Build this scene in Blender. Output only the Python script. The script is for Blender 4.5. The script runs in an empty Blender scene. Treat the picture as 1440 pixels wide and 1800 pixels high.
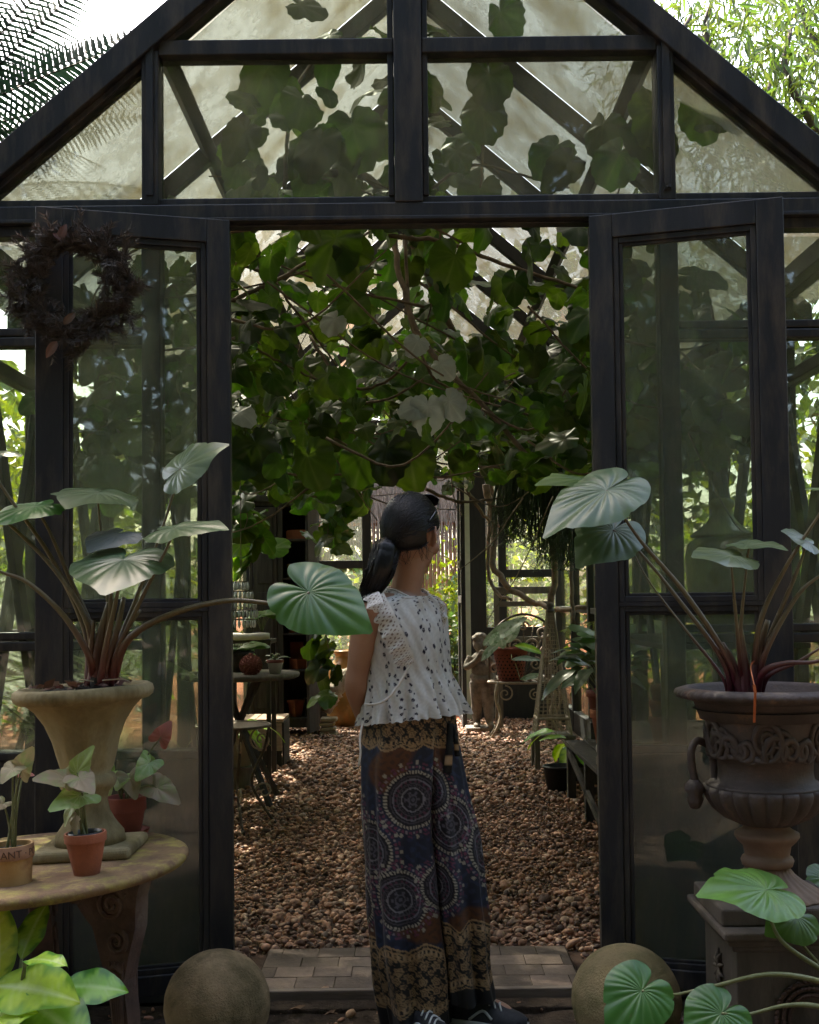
import bpy, bmesh, math, random
import numpy as np
from mathutils import Vector, Matrix, Quaternion

R = math.radians
random.seed(7)
rng = np.random.default_rng(7)
scene = bpy.context.scene
COL = scene.collection

# ------------------------------------------------------------------ camera
FPX, CX, CY = 2100.0, 720.0, 966.0          # focal length and principal point for a 1440 x 1800 frame
CAM = Vector((-0.011, -3.775, 1.24))
PITCH, ROLL = math.atan(84 / 2100), R(0.65)
_f = Vector((0, math.cos(PITCH), math.sin(PITCH)))
_u0 = Vector((0, -math.sin(PITCH), math.cos(PITCH)))
_r0 = Vector((1, 0, 0))
_u = _u0 * math.cos(ROLL) + _r0 * math.sin(ROLL)
_r = _r0 * math.cos(ROLL) - _u0 * math.sin(ROLL)
cd = bpy.data.cameras.new('camera')
cam = bpy.data.objects.new('camera', cd)
COL.objects.link(cam)
m = Matrix.Identity(4)
for i, v in enumerate((_r, _u, -_f)):
    m[0][i], m[1][i], m[2][i] = v
m.translation = CAM
cam.matrix_world = m
cd.sensor_fit = 'HORIZONTAL'
cd.sensor_width = 36.0
cd.lens = 36.0 * FPX / 1440
cd.shift_y = (CY - 900) / 1440
cd.clip_start, cd.clip_end = 0.05, 500
scene.camera = cam
scene.render.resolution_x, scene.render.resolution_y = 819, 1024

# ------------------------------------------------------------------ sky, sun, exposure
SUN_EL, SUN_AZ = R(54), R(30)              # azimuth from +Y towards -X
w = bpy.data.worlds.new('World')
scene.world = w
w.use_nodes = True
wn, wl = w.node_tree.nodes, w.node_tree.links
sky = wn.new('ShaderNodeTexSky')
sky.sky_type = 'NISHITA'
sky.sun_disc = False
sky.sun_elevation = SUN_EL
sky.sun_rotation = -SUN_AZ
sky.air_density, sky.dust_density, sky.ozone_density = 1.0, 4.0, 0.4
wl.new(sky.outputs[0], wn['Background'].inputs[0])
wn['Background'].inputs[1].default_value = 0.15
sd = bpy.data.lights.new('sun', 'SUN')
sd.energy, sd.angle, sd.color = 3.0, R(0.6), (1.0, 0.95, 0.86)
sun = bpy.data.objects.new('sun', sd)
COL.objects.link(sun)
sdir = Vector((-math.sin(SUN_AZ) * math.cos(SUN_EL), math.cos(SUN_AZ) * math.cos(SUN_EL), math.sin(SUN_EL)))
sun.rotation_euler = sdir.to_track_quat('Z', 'Y').to_euler()
vs = scene.view_settings
scene.display_settings.display_device = 'sRGB'
vs.view_transform = 'Standard'
vs.look = 'None'
vs.exposure = 2.95
vs.use_white_balance = True
vs.white_balance_temperature = 6950
vs.gamma = 1.0
vs.use_curve_mapping = False
cy = scene.cycles
cy.use_denoising = True
cy.use_adaptive_sampling = True
cy.adaptive_threshold = 0.02
try:
    cy.denoiser = 'OPENIMAGEDENOISE'
except Exception:
    pass
cy.max_bounces, cy.diffuse_bounces, cy.glossy_bounces = 10, 5, 3
cy.transmission_bounces, cy.transparent_max_bounces = 6, 24
cy.sample_clamp_indirect = 6.0
cy.caustics_reflective = cy.caustics_refractive = False


# ------------------------------------------------------------------ helpers
def P(px, py, Y):
    """world point seen at photo pixel (px, py) on the plane y = Y"""
    d = _f + _r * ((px - CX) / FPX) + _u * ((CY - py) / FPX)
    return CAM + d * ((Y - CAM.y) / d.y)


def G(px, py, z=0.0):
    d = _f + _r * ((px - CX) / FPX) + _u * ((CY - py) / FPX)
    return CAM + d * ((z - CAM.z) / d.z)


class MB:
    def __init__(s):
        s.v, s.f, s.c = [], [], []

    def add(s, vs_, fs, cols=None):
        o = len(s.v)
        s.v.extend([tuple(p) for p in vs_])
        s.f.extend([tuple(i + o for i in q) for q in fs])
        if cols is not None:
            while len(s.c) < o:
                s.c.append((0, 0, 0, 1))
            s.c.extend([tuple(c) for c in cols])
        return s

    def box(s, x0, x1, y0, y1, z0, z1):
        return s.add([(x0, y0, z0), (x1, y0, z0), (x1, y1, z0), (x0, y1, z0), (x0, y0, z1), (x1, y0, z1), (x1, y1, z1), (x0, y1, z1)],
                     [(3, 2, 1, 0), (4, 5, 6, 7), (0, 1, 5, 4), (1, 2, 6, 5), (2, 3, 7, 6), (3, 0, 4, 7)])

    def bar(s, a, b, wx, wy, up=(0, 0, 1)):
        """rectangular bar from a to b; wx across (side), wy along up"""
        a, b = Vector(a), Vector(b)
        d = (b - a).normalized()
        u = Vector(up)
        if abs(d.dot(u)) > 0.99:
            u = Vector((0, 1, 0))
        sx = d.cross(u).normalized() * wx / 2
        sy = sx.cross(d).normalized() * wy / 2
        vv = [a - sx - sy, a + sx - sy, a + sx + sy, a - sx + sy, b - sx - sy, b + sx - sy, b + sx + sy, b - sx + sy]
        return s.add(vv, [(0, 1, 2, 3), (7, 6, 5, 4), (1, 0, 4, 5), (2, 1, 5, 6), (3, 2, 6, 7), (0, 3, 7, 4)])

    def prism(s, poly, y0, y1):
        """polygon in xz, extruded from y0 to y1"""
        n = len(poly)
        vv = [(x, y0, z) for x, z in poly] + [(x, y1, z) for x, z in poly]
        return s.add(vv, [tuple(range(n)), tuple(range(2 * n - 1, n - 1, -1))] + [(i, i + n, (i + 1) % n + n, (i + 1) % n) for i in range(n)])

    def tube(s, pts, rad, n=8, cap=True, cols=None):
        pts = [Vector(p) for p in pts]
        k = len(pts)
        if not hasattr(rad, '__len__'):
            rad = [rad] * k
        t0 = (pts[1] - pts[0]).normalized()
        ref = Vector((0, 0, 1)) if abs(t0.z) < 0.9 else Vector((1, 0, 0))
        nrm = t0.cross(ref).normalized()
        vv = []
        for i in range(k):
            t = (pts[min(i + 1, k - 1)] - pts[max(i - 1, 0)]).normalized()
            nrm = (nrm - t * nrm.dot(t)).normalized()
            b = t.cross(nrm)
            for j in range(n):
                a = 2 * math.pi * j / n
                vv.append(pts[i] + (nrm * math.cos(a) + b * math.sin(a)) * rad[i])
        ff = [(i * n + j, i * n + (j + 1) % n, (i + 1) * n + (j + 1) % n, (i + 1) * n + j) for i in range(k - 1) for j in range(n)]
        if cap:
            ff += [tuple(range(n - 1, -1, -1)), tuple(range((k - 1) * n, k * n))]
        return s.add(vv, ff, cols)

    def lathe(s, prof, n=32, c=(0, 0, 0), rmod=None, cap=True):
        """profile [(r, z)]; rmod(theta, k) scales the radius"""
        vv = []
        for k, (r, z) in enumerate(prof):
            for j in range(n):
                a = 2 * math.pi * j / n
                q = r * (rmod(a, k) if rmod else 1)
                vv.append((c[0] + q * math.cos(a), c[1] + q * math.sin(a), c[2] + z))
        k = len(prof)
        ff = [(i * n + j, i * n + (j + 1) % n, (i + 1) * n + (j + 1) % n, (i + 1) * n + j) for i in range(k - 1) for j in range(n)]
        if cap:
            ff += [tuple(range(n - 1, -1, -1)), tuple(range((k - 1) * n, k * n))]
        return s.add(vv, ff)

    def grid(s, fn, nu, nv, wrap=False, cols=None):
        vv = [fn(i / (nu if wrap else nu - 1), j / (nv - 1)) for j in range(nv) for i in range(nu)]
        mu = nu if wrap else nu - 1
        ff = [(j * nu + i, j * nu + (i + 1) % nu, (j + 1) * nu + (i + 1) % nu, (j + 1) * nu + i) for j in range(nv - 1) for i in range(mu)]
        return s.add(vv, ff, cols)

    def mesh(s, name, smooth=False):
        me = bpy.data.meshes.new(name)
        me.from_pydata(s.v, [], s.f)
        if s.c:
            while len(s.c) < len(s.v):
                s.c.append((0, 0, 0, 1))
            at = me.color_attributes.new('col', 'FLOAT_COLOR', 'POINT')
            at.data.foreach_set('color', np.array(s.c, dtype=np.float32).ravel())
        if smooth:
            me.polygons.foreach_set('use_smooth', np.ones(len(me.polygons), dtype=bool))
        me.update()
        return me

    def build(s, name, mat, parent=None, smooth=False, bevel=0, seg=2, autosmooth=None):
        o = bpy.data.objects.new(name, s.mesh(name, smooth))
        return link(o, mat, parent, bevel, seg, autosmooth)


def link(o, mat, parent=None, bevel=0, seg=2, autosmooth=None):
    COL.objects.link(o)
    if mat is not None and not o.data.materials:
        o.data.materials.append(mat)
    if parent is not None:
        o.parent = parent
        o.matrix_parent_inverse = Matrix.Translation(-Vector(parent.location)) if not any(parent.rotation_euler) else parent_mat(parent).inverted()
    if bevel:
        b = o.modifiers.new('bevel', 'BEVEL')
        b.width, b.segments, b.limit_method = bevel, seg, 'ANGLE'
    return o


def parent_mat(p):
    return Matrix.LocRotScale(p.location, p.rotation_euler, p.scale)


def tag(o, label=None, cat=None, group=None, kind=None):
    for k, v in (('label', label), ('category', cat), ('group', group), ('kind', kind)):
        if v:
            o[k] = v
    return o


def thing(name, label, cat, loc=(0, 0, 0), group=None, rot=(0, 0, 0)):
    o = bpy.data.objects.new(name, None)
    o.empty_display_size = 0.1
    COL.objects.link(o)
    o.location = loc
    o.rotation_euler = rot
    return tag(o, label, cat, group)


def meshobj(name, me, parent=None, M=None):
    """object sharing mesh data, placed by world matrix M (parent has no rotation)"""
    o = bpy.data.objects.new(name, me)
    COL.objects.link(o)
    if parent is not None:
        o.parent = parent
        o.matrix_parent_inverse = Matrix.Translation(-Vector(parent.location)) if not any(parent.rotation_euler) else parent_mat(parent).inverted()
    if M is not None:
        o.matrix_basis = M
    return o


def spline(ctrl, n=24):
    """Catmull-Rom through control points"""
    c = [Vector(p) for p in ctrl]
    c = [c[0] * 2 - c[1]] + c + [c[-1] * 2 - c[-2]]
    out = []
    segs = len(c) - 3
    for k in range(n + 1):
        t = k / n * segs
        i = min(int(t), segs - 1)
        t -= i
        p0, p1, p2, p3 = c[i:i + 4]
        out.append(0.5 * ((2 * p1) + (p2 - p0) * t + (2 * p0 - 5 * p1 + 4 * p2 - p3) * t * t + (3 * p1 - p0 - 3 * p2 + p3) * t ** 3))
    return out


def taper(a, b, n):
    return [a + (b - a) * i / (n - 1) for i in range(n)]


# ------------------------------------------------------------------ materials
def sh(c):
    """sRGB 0-255 -> linear"""
    return tuple((x / 255 / 12.92) if x / 255 <= 0.04045 else ((x / 255 + 0.055) / 1.055) ** 2.4 for x in c)


class NT:
    def __init__(s, name):
        s.m = bpy.data.materials.new(name)
        s.m.use_nodes = True
        s.t = s.m.node_tree
        s.t.nodes.clear()
        s.out = s.n('OutputMaterial')

    def n(s, ty, **kw):
        nd = s.t.nodes.new('ShaderNode' + ty)
        for k, v in kw.items():
            if hasattr(nd, k) and not k.startswith('i_'):
                setattr(nd, k, v)
        return nd

    def l(s, a, b):
        s.t.links.new(a, b)

    def set(s, nd, key, v):
        if hasattr(v, 'is_output'):
            s.l(v, nd.inputs[key])
        else:
            if isinstance(v, (tuple, list)) and len(v) == 3 and len(nd.inputs[key].default_value) == 4:
                v = (*v, 1)
            nd.inputs[key].default_value = v

    def pos(s, scale=(1, 1, 1), obj=False):
        if obj:
            o = s.n('TexCoord').outputs['Object']
        else:
            o = s.n('NewGeometry').outputs['Position']
        if scale == (1, 1, 1):
            return o
        mp = s.n('Mapping')
        s.l(o, mp.inputs[0])
        mp.inputs['Scale'].default_value = scale
        return mp.outputs[0]

    def noise(s, vec, scale=5, detail=5, rough=0.6, dist=0.0):
        n = s.n('TexNoise')
        s.l(vec, n.inputs['Vector'])
        n.inputs['Scale'].default_value = scale
        n.inputs['Detail'].default_value = detail
        n.inputs['Roughness'].default_value = rough
        n.inputs['Distortion'].default_value = dist
        return n.outputs['Fac']

    def ramp(s, fac, stops):
        r = s.n('ValToRGB')
        s.l(fac, r.inputs[0])
        e = r.color_ramp.elements
        while len(e) < len(stops):
            e.new(0.5)
        for k, (p_, c) in enumerate(stops):
            e[k].position = p_
            if not hasattr(c, '__len__'):
                c = (c, c, c)
            e[k].color = (*c[:3], 1)
        return r.outputs[0]

    def mix(s, fac, a, b, mode='MIX'):
        x = s.n('Mix', data_type='RGBA', blend_type=mode)
        s.set(x, 0, fac)
        for k, v in ((6, a), (7, b)):
            s.set(x, k, v)
        return x.outputs[2]

    def math(s, op, a, b=0.0, c=None, clamp=False):
        x = s.n('Math', operation=op, use_clamp=clamp)
        s.set(x, 0, a)
        s.set(x, 1, b)
        if c is not None:
            s.set(x, 2, c)
        return x.outputs[0]

    def bump(s, h, strength=0.3, dist=0.01):
        b = s.n('Bump')
        s.l(h, b.inputs['Height'])
        b.inputs['Strength'].default_value = strength
        b.inputs['Distance'].default_value = dist
        return b.outputs[0]

    def pbr(s, col, rough=0.6, spec=0.5, metal=0.0, normal=None, **kw):
        b = s.n('BsdfPrincipled')
        s.set(b, 'Base Color', col)
        s.set(b, 'Roughness', rough)
        s.set(b, 'Specular IOR Level', spec)
        s.set(b, 'Metallic', metal)
        if normal is not None:
            s.l(normal, b.inputs['Normal'])
        for k, v in kw.items():
            s.set(b, k, v)
        return b.outputs[0]

    def done(s, shader):
        s.l(shader, s.out.inputs[0])
        return s.m


def surf(name, c1, c2, scale=8, rough=0.65, bump=0.3, bscale=None, stain=None, stain_amt=0.5, stain_scale=2.5, spec=0.4, metal=0.0, stretch=(1, 1, 1), bdist=0.006, lo=0.35, hi=0.68, rnd=0.0, rrough=0.12):
    t = NT(name)
    p = t.pos(stretch)
    f = t.noise(p, scale, 6, 0.62)
    c = t.ramp(f, [(lo, c1), (hi, c2)])
    if stain is not None:
        s2 = t.noise(p, stain_scale, 7, 0.68)
        fac = t.ramp(s2, [(0.62 - 0.35 * stain_amt, 0), (0.75 - 0.2 * stain_amt, 1)])
        c = t.mix(fac, c, stain)
    if rnd:
        oi = t.n('ObjectInfo')
        v = t.math('MULTIPLY_ADD', oi.outputs['Random'], rnd * 2, 1 - rnd)
        c = t.mix(1.0, c, v, 'MULTIPLY')
    bn = t.noise(p, bscale or scale * 4, 8, 0.65)
    rg = t.math('MULTIPLY_ADD', f, rrough * 2, rough - rrough)
    return t.done(t.pbr(c, rg, spec, metal, t.bump(bn, bump, bdist)))


def leafmat(name, base, vein, trans=0.35, rough=0.38, rnd=0.25, tcol=None, spec=0.5, blotch=None, edge=None, spots=None):
    """base and vein colours meet along the mesh's own vein attribute (red); green channel marks the margin"""
    t = NT(name)
    a = t.n('Attribute', attribute_name='col')
    sp = t.n('SeparateColor')
    t.l(a.outputs['Color'], sp.inputs[0])
    g = t.n('NewGeometry')
    oi = t.n('ObjectInfo')
    rr = t.math('FRACT', t.math('ADD', g.outputs['Random Per Island'], oi.outputs['Random']))
    c = t.mix(sp.outputs[0], base, vein)
    if spots is not None:
        c = t.mix(t.ramp(t.noise(t.pos(), 55, 6, 0.75), [(0.64, 0), (0.70, 1)]), c, spots)
        c = t.mix(t.ramp(t.noise(t.pos(), 9, 3, 0.6), [(0.35, 0), (0.75, 0.45)]), c, tuple(x * y for x, y in zip(base, (1.7, 1.35, 0.9))))
    ns = t.noise(t.pos(), 30, 4, 0.6)
    if blotch is not None:
        c = t.mix(t.ramp(t.noise(t.pos(), 22, 5, 0.7), [(0.5, 0), (0.62, 1)]), c, blotch)
    if edge is not None:
        c = t.mix(sp.outputs[1], c, edge)
    v = t.math('MULTIPLY_ADD', rr, 2 * rnd, 1 - rnd)
    v = t.math('MULTIPLY', v, t.math('MULTIPLY_ADD', ns, 0.5, 0.75))
    hs = t.n('HueSaturation')
    t.l(c, hs.inputs['Color'])
    t.l(v, hs.inputs['Value'])
    t.l(t.math('MULTIPLY_ADD', t.math('FRACT', t.math('MULTIPLY', rr, 7.3)), 0.05, 0.475), hs.inputs['Hue'])
    c = hs.outputs[0]
    b = t.pbr(c, rough, spec)
    tr = t.n('BsdfTranslucent')
    hs2 = t.n('HueSaturation')
    t.l(c, hs2.inputs['Color'])
    hs2.inputs['Value'].default_value = 1.9
    hs2.inputs['Saturation'].default_value = 1.15
    hs2.inputs['Hue'].default_value = 0.475
    t.l(hs2.outputs[0], tr.inputs['Color'])
    mx = t.n('MixShader')
    mx.inputs[0].default_value = trans
    t.l(b, mx.inputs[1])
    t.l(tr.outputs[0], mx.inputs[2])
    return t.done(mx.outputs[0])


def glassmat(name, film=0.12, filmcol=(0.30, 0.29, 0.24), tint=(0.86, 0.9, 0.87), streak=0.5, lo=0.4, hi=0.8, translucent=0.5, ior=1.5, patch=3.0):
    """clear pane with a film of dust and lime: part of the light passes straight, part scatters in the film"""
    t = NT(name)
    p = t.pos()
    big = t.noise(p, patch, 7, 0.7)
    fine = t.noise(t.pos((30, 30, 6)), 3.0, 5, 0.75)
    speck = t.noise(p, 140, 3, 0.6)
    f = t.math('MULTIPLY_ADD', fine, streak, t.math('MULTIPLY', big, 1 - streak))
    f = t.math('MULTIPLY_ADD', t.ramp(speck, [(0.64, 0), (0.72, 1)]), 0.25, t.ramp(f, [(lo, 0), (hi, 1)]))
    fac = t.math('MULTIPLY_ADD', f, film * 1.3, film * 0.45, clamp=True)
    tr = t.n('BsdfTransparent')
    t.set(tr, 'Color', tint)
    gl = t.n('BsdfGlossy')
    gl.inputs['Roughness'].default_value = 0.02
    gm = t.n('NewGeometry')
    dt = t.n('VectorMath', operation='DOT_PRODUCT')
    t.l(gm.outputs['Incoming'], dt.inputs[0])
    t.l(gm.outputs['Normal'], dt.inputs[1])
    f0 = ((ior - 1) / (ior + 1)) ** 2
    fres = t.math('MULTIPLY_ADD', t.math('POWER', t.math('SUBTRACT', 1.0, t.math('ABSOLUTE', dt.outputs['Value']), clamp=True), 5.0), 1 - f0, f0)
    m1 = t.n('MixShader')
    t.l(fres, m1.inputs[0])
    t.l(tr.outputs[0], m1.inputs[1])
    t.l(gl.outputs[0], m1.inputs[2])
    df = t.n('BsdfDiffuse')
    tl = t.n('BsdfTranslucent')
    fc = t.mix(t.ramp(big, [(0.45, 0), (0.7, 1)]), filmcol, tuple(x * y for x, y in zip(filmcol, (1.0, 0.88, 0.66))))
    t.l(fc, df.inputs[0])
    t.l(fc, tl.inputs[0])
    m2 = t.n('MixShader')
    m2.inputs[0].default_value = translucent
    t.l(df.outputs[0], m2.inputs[1])
    t.l(tl.outputs[0], m2.inputs[2])
    m3 = t.n('MixShader')
    t.l(fac, m3.inputs[0])
    t.l(m1.outputs[0], m3.inputs[1])
    t.l(m2.outputs[0], m3.inputs[2])
    return t.done(m3.outputs[0])


def vcol(name, rough=0.8, spec=0.2, sheen=0.0, bump=0.15, bscale=400, trans=0.0):
    """printed cloth: the print is the mesh's own colour attribute"""
    t = NT(name)
    a = t.n('Attribute', attribute_name='col')
    kw = {'Sheen Weight': sheen} if sheen else {}
    b = t.pbr(a.outputs['Color'], rough, spec, 0.0, t.bump(t.noise(t.pos(), bscale, 3), bump, 0.002), **kw)
    if trans:
        tl = t.n('BsdfTranslucent')
        t.l(a.outputs['Color'], tl.inputs[0])
        mx = t.n('MixShader')
        mx.inputs[0].default_value = trans
        t.l(b, mx.inputs[1])
        t.l(tl.outputs[0], mx.inputs[2])
        b = mx.outputs[0]
    return t.done(b)


MT = {}
MT['paint'] = surf('black_painted_iron', (0.009, 0.010, 0.014), (0.018, 0.019, 0.024), 6, 0.5, 0.25, 60, stain=(0.055, 0.045, 0.037), stain_amt=0.45, stain_scale=5, stretch=(3, 3, 0.6), bdist=0.002)
MT['paint_in'] = surf('black_painted_wood', (0.012, 0.012, 0.014), (0.03, 0.028, 0.026), 8, 0.6, 0.3, 50, stretch=(3, 3, 0.6), bdist=0.003)
MT['glass'] = glassmat('window_glass', 0.13, (0.34, 0.36, 0.30), ior=1.5, translucent=0.6)
MT['glass_side'] = glassmat('side_wall_glass', 0.045, (0.34, 0.36, 0.24), tint=(0.93, 0.95, 0.90), ior=1.4, translucent=0.7)
MT['glass_gable'] = glassmat('limescaled_gable_glass', 0.24, (0.32, 0.33, 0.30), translucent=0.65, streak=0.35, ior=1.5)
MT['glass_roof'] = glassmat('weathered_roof_glass', 0.54, (0.19, 0.185, 0.155), tint=(0.62, 0.63, 0.60), translucent=0.8, streak=0.2, lo=0.25, hi=0.75)
MT['soil'] = surf('dark_soil', (0.035, 0.026, 0.02), (0.09, 0.065, 0.05), 14, 0.95, 0.9, 60, bdist=0.02, spec=0.1)

# ------------------------------------------------------------------ ground
t = NT('garden_earth')
p_ = t.pos()
c_ = t.ramp(t.noise(p_, 3.5, 8, 0.7), [(0.35, (0.06, 0.045, 0.034)), (0.65, (0.13, 0.095, 0.07))])
sx = t.n('SeparateXYZ')
t.l(p_, sx.inputs[0])
# the laterite behind the greenhouse is red; the trodden soil in front is dark and humic
fy = t.math('ADD', sx.outputs[1], t.math('MULTIPLY', t.noise(p_, 0.8, 3), 2.0))
mr = t.n('MapRange')
t.l(fy, mr.inputs[0])
mr.inputs[1].default_value, mr.inputs[2].default_value = 6.5, 9.5
red = t.ramp(t.noise(p_, 6, 8, 0.7), [(0.35, (0.24, 0.085, 0.04)), (0.68, (0.42, 0.17, 0.085))])
c_ = t.mix(mr.outputs[0], c_, red)
MT['ground'] = t.done(t.pbr(c_, 0.95, 0.15, 0, t.bump(t.noise(p_, 60, 8, 0.7), 0.8, 0.02)))
mb = MB()
mb.add([(-60, -60, -0.03), (60, -60, -0.03), (60, 120, -0.03), (-60, 120, -0.03)], [(0, 1, 2, 3)])
tag(mb.build('ground', MT['ground']), kind='structure')
# ground right in front of the threshold, with real relief
def fg(u, v):
    x, y = -1.9 + 3.8 * u, -2.0 + 2.0 * v
    return (x, y, -0.02 + 0.012 * math.sin(x * 9 + y * 4) * math.sin(y * 11 - x * 3) + 0.006 * math.sin(x * 31) * math.sin(y * 37))
tag(MB().grid(fg, 60, 40).build('soil_path', MT['soil'], smooth=True), kind='structure')
MT['gravel_bed'] = surf('gravel_bed_earth', (0.05, 0.03, 0.02), (0.11, 0.06, 0.04), 20, 0.95, 0.8, 80, bdist=0.01)
mb = MB()
mb.add([(-1.47, 0.02, -0.005), (1.47, 0.02, -0.005), (1.47, 8.3, -0.005), (-1.47, 8.3, -0.005)], [(0, 1, 2, 3)])
tag(mb.build('gravel_bed', MT['gravel_bed']), kind='structure')

# pebbles: rounded stones laid over the bed
def ico(sub):
    bm = bmesh.new()
    bmesh.ops.create_icosphere(bm, subdivisions=sub, radius=1)
    v = np.array([p.co[:] for p in bm.verts])
    f = np.array([[q.index for q in fc.verts] for fc in bm.faces])
    bm.free()
    return v, f

IV2, IF2 = ico(2)
IV1, IF1 = ico(1)

def rocks(name, cen, size, mat, base=(IV2, IF2), flat=0.55, parent=None):
    n = len(cen)
    bv, bf = base
    bvn = bv * (1 + 0.10 * np.sin(bv @ np.array([[3.1, 1.0, 2.2], [0.4, 2.7, -1.1], [1.9, -2.0, 2.0]]).T).sum(1, keepdims=True))
    ax = np.stack([rng.uniform(0.9, 1.5, n), rng.uniform(0.7, 1.05, n), rng.uniform(flat * 0.8, flat * 1.4, n)], 1) * size[:, None]
    q = rng.uniform(0, 2 * np.pi, n)
    tx, ty = rng.normal(0, 0.35, n), rng.normal(0, 0.35, n)
    V = bvn[None] * ax[:, None, :] * (1 + 0.12 * rng.normal(size=(n, 1, 3)))
    # tilt then spin
    c, s_ = np.cos(tx)[:, None], np.sin(tx)[:, None]
    y, z = V[..., 1] * c - V[..., 2] * s_, V[..., 1] * s_ + V[..., 2] * c
    x = V[..., 0]
    c, s_ = np.cos(ty)[:, None], np.sin(ty)[:, None]
    x, z = x * c + z * s_, -x * s_ + z * c
    c, s_ = np.cos(q)[:, None], np.sin(q)[:, None]
    x, y = x * c - y * s_, x * s_ + y * c
    V = np.stack([x, y, z], 2) + cen[:, None, :]
    F = bf[None] + (np.arange(n) * len(bv))[:, None, None]
    me = bpy.data.meshes.new(name)
    V = V.reshape(-1, 3)
    F = F.reshape(-1, 3)
    me.vertices.add(len(V))
    me.vertices.foreach_set('co', V.astype(np.float32).ravel())
    me.loops.add(F.size)
    me.loops.foreach_set('vertex_index', F.astype(np.int32).ravel())
    me.polygons.add(len(F))
    me.polygons.foreach_set('loop_start', np.arange(0, F.size, 3, dtype=np.int32))
    me.polygons.foreach_set('use_smooth', np.ones(len(F), dtype=bool))
    me.update(calc_edges=True)
    o = bpy.data.objects.new(name, me)
    return link(o, mat, parent)

t = NT('river_pebble')
g = t.n('NewGeometry')
c_ = t.ramp(g.outputs['Random Per Island'], [(0.0, (0.055, 0.030, 0.022)), (0.25, (0.14, 0.068, 0.042)), (0.5, (0.255, 0.122, 0.072)), (0.72, (0.36, 0.19, 0.118)), (0.88, (0.18, 0.12, 0.09)), (1.0, (0.50, 0.32, 0.21))])
c_ = t.mix(1.0, c_, t.ramp(t.noise(t.pos(), 90, 5, 0.7), [(0.3, 0.8), (0.7, 1.6)]), 'MULTIPLY')
MT['pebble'] = t.done(t.pbr(c_, 0.62, 0.4, 0, t.bump(t.noise(t.pos(), 220, 4), 0.25, 0.003)))

def jitter_grid(x0, x1, y0, y1, step):
    xs, ys = np.meshgrid(np.arange(x0, x1, step), np.arange(y0, y1, step))
    pts = np.stack([xs.ravel(), ys.ravel()], 1)
    return pts + rng.uniform(-0.5, 0.5, pts.shape) * step

a = jitter_grid(-1.42, 1.42, 0.04, 3.4, 0.0215)
a = a[~((np.abs(a[:, 0]) < 0.56) & (a[:, 1] < 0.46))]
sz = np.clip(rng.lognormal(-4.70, 0.36, len(a)), 0.005, 0.022)
z = rng.uniform(-0.004, 0.016, len(a)) + sz * 0.3
b = jitter_grid(-1.42, 1.42, 3.4, 8.2, 0.036)
szb = np.clip(rng.lognormal(-4.1, 0.26, len(b)), 0.008, 0.03)
nr_ = a[:, 1] < 1.25
gr = rocks('gravel', np.concatenate([a, z[:, None]], 1)[nr_], sz[nr_], MT['pebble'], (IV2, IF2))
tag(gr, 'brown and tan river pebbles covering the greenhouse floor near the threshold', 'gravel', kind='stuff')
gr = rocks('gravel', np.concatenate([a, z[:, None]], 1)[~nr_], sz[~nr_], MT['pebble'], (IV1, IF1))
tag(gr, 'brown and tan river pebbles across the middle of the greenhouse floor', 'gravel', kind='stuff')
gr = rocks('gravel', np.concatenate([b, (rng.uniform(0, 0.018, len(b)) + szb * 0.25)[:, None]], 1), szb, MT['pebble'], (IV1, IF1))
tag(gr, 'brown and tan river pebbles covering the far half of the greenhouse floor', 'gravel', kind='stuff')
a = rng.uniform((-1.7, -1.6), (1.7, -0.02), (900, 2))
s2 = np.clip(rng.lognormal(-5.1, 0.5, 900), 0.002, 0.02)
gr = rocks('gravel', np.concatenate([a, np.full((900, 1), -0.014) + s2[:, None] * 0.3], 1), s2, MT['pebble'], (IV1, IF1))
tag(gr, 'small loose stones scattered on the dark soil in front of the threshold', 'gravel', kind='stuff')
DL = (np.array([(0, 0, 0), (0.22, 0.35, 0.10), (0.2, 0.65, 0.04), (0, 1, 0.12), (-0.2, 0.65, 0.09), (-0.22, 0.35, 0.03), (0, 0.5, -0.02)], float), [(0, 1, 6), (1, 2, 6), (2, 3, 6), (3, 4, 6), (4, 5, 6), (5, 0, 6)])
MT['dead_leaf'] = surf('dead_leaf', (0.11, 0.06, 0.035), (0.26, 0.16, 0.09), 25, 0.85, 0.4)
mb = MB()
for k in range(260):
    x_, y_ = rng.uniform(-1.3, 1.3), (rng.uniform(0.1, 7.5) if k % 3 else rng.uniform(-1.0, -0.1))
    a_, L_ = rng.uniform(0, 6.28), rng.uniform(0.015, 0.055)
    ca, sa = math.cos(a_) * L_, math.sin(a_) * L_
    zz = 0.026 if y_ > 0 else 0.0
    mb.add([(x_ + v[0] * ca - v[1] * sa, y_ + v[0] * sa + v[1] * ca, zz + v[2] * L_ * 1.6) for v in DL[0]], DL[1])
tag(mb.build('leaf_litter', MT['dead_leaf'], smooth=True), 'dry brown fallen leaves strewn over the gravel and soil', 'leaf litter', kind='stuff')
# a few larger single stones on the soil
for (px, py, s_, lab) in ((566, 1751, 0.015, 'pale tan stone lying on the soil left of the trousers'), (617, 1786, 0.013, 'small tan stone on the soil below the pale stone'),
                          (1040, 1697, 0.011, 'pale pink pebble at the right end of the paver pad'), (1012, 1762, 0.011, 'small brown stone on the soil by the right sphere')):
    c = G(px, py, -0.005)
    o = rocks('stone', np.array([[c.x, c.y, 0.002]]), np.array([s_ * 1.1]), surf('stone_' + str(px), (0.3, 0.17, 0.1), (0.5, 0.33, 0.22), 60, 0.8, 0.4), flat=0.8)
    tag(o, lab, 'stone')

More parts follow.
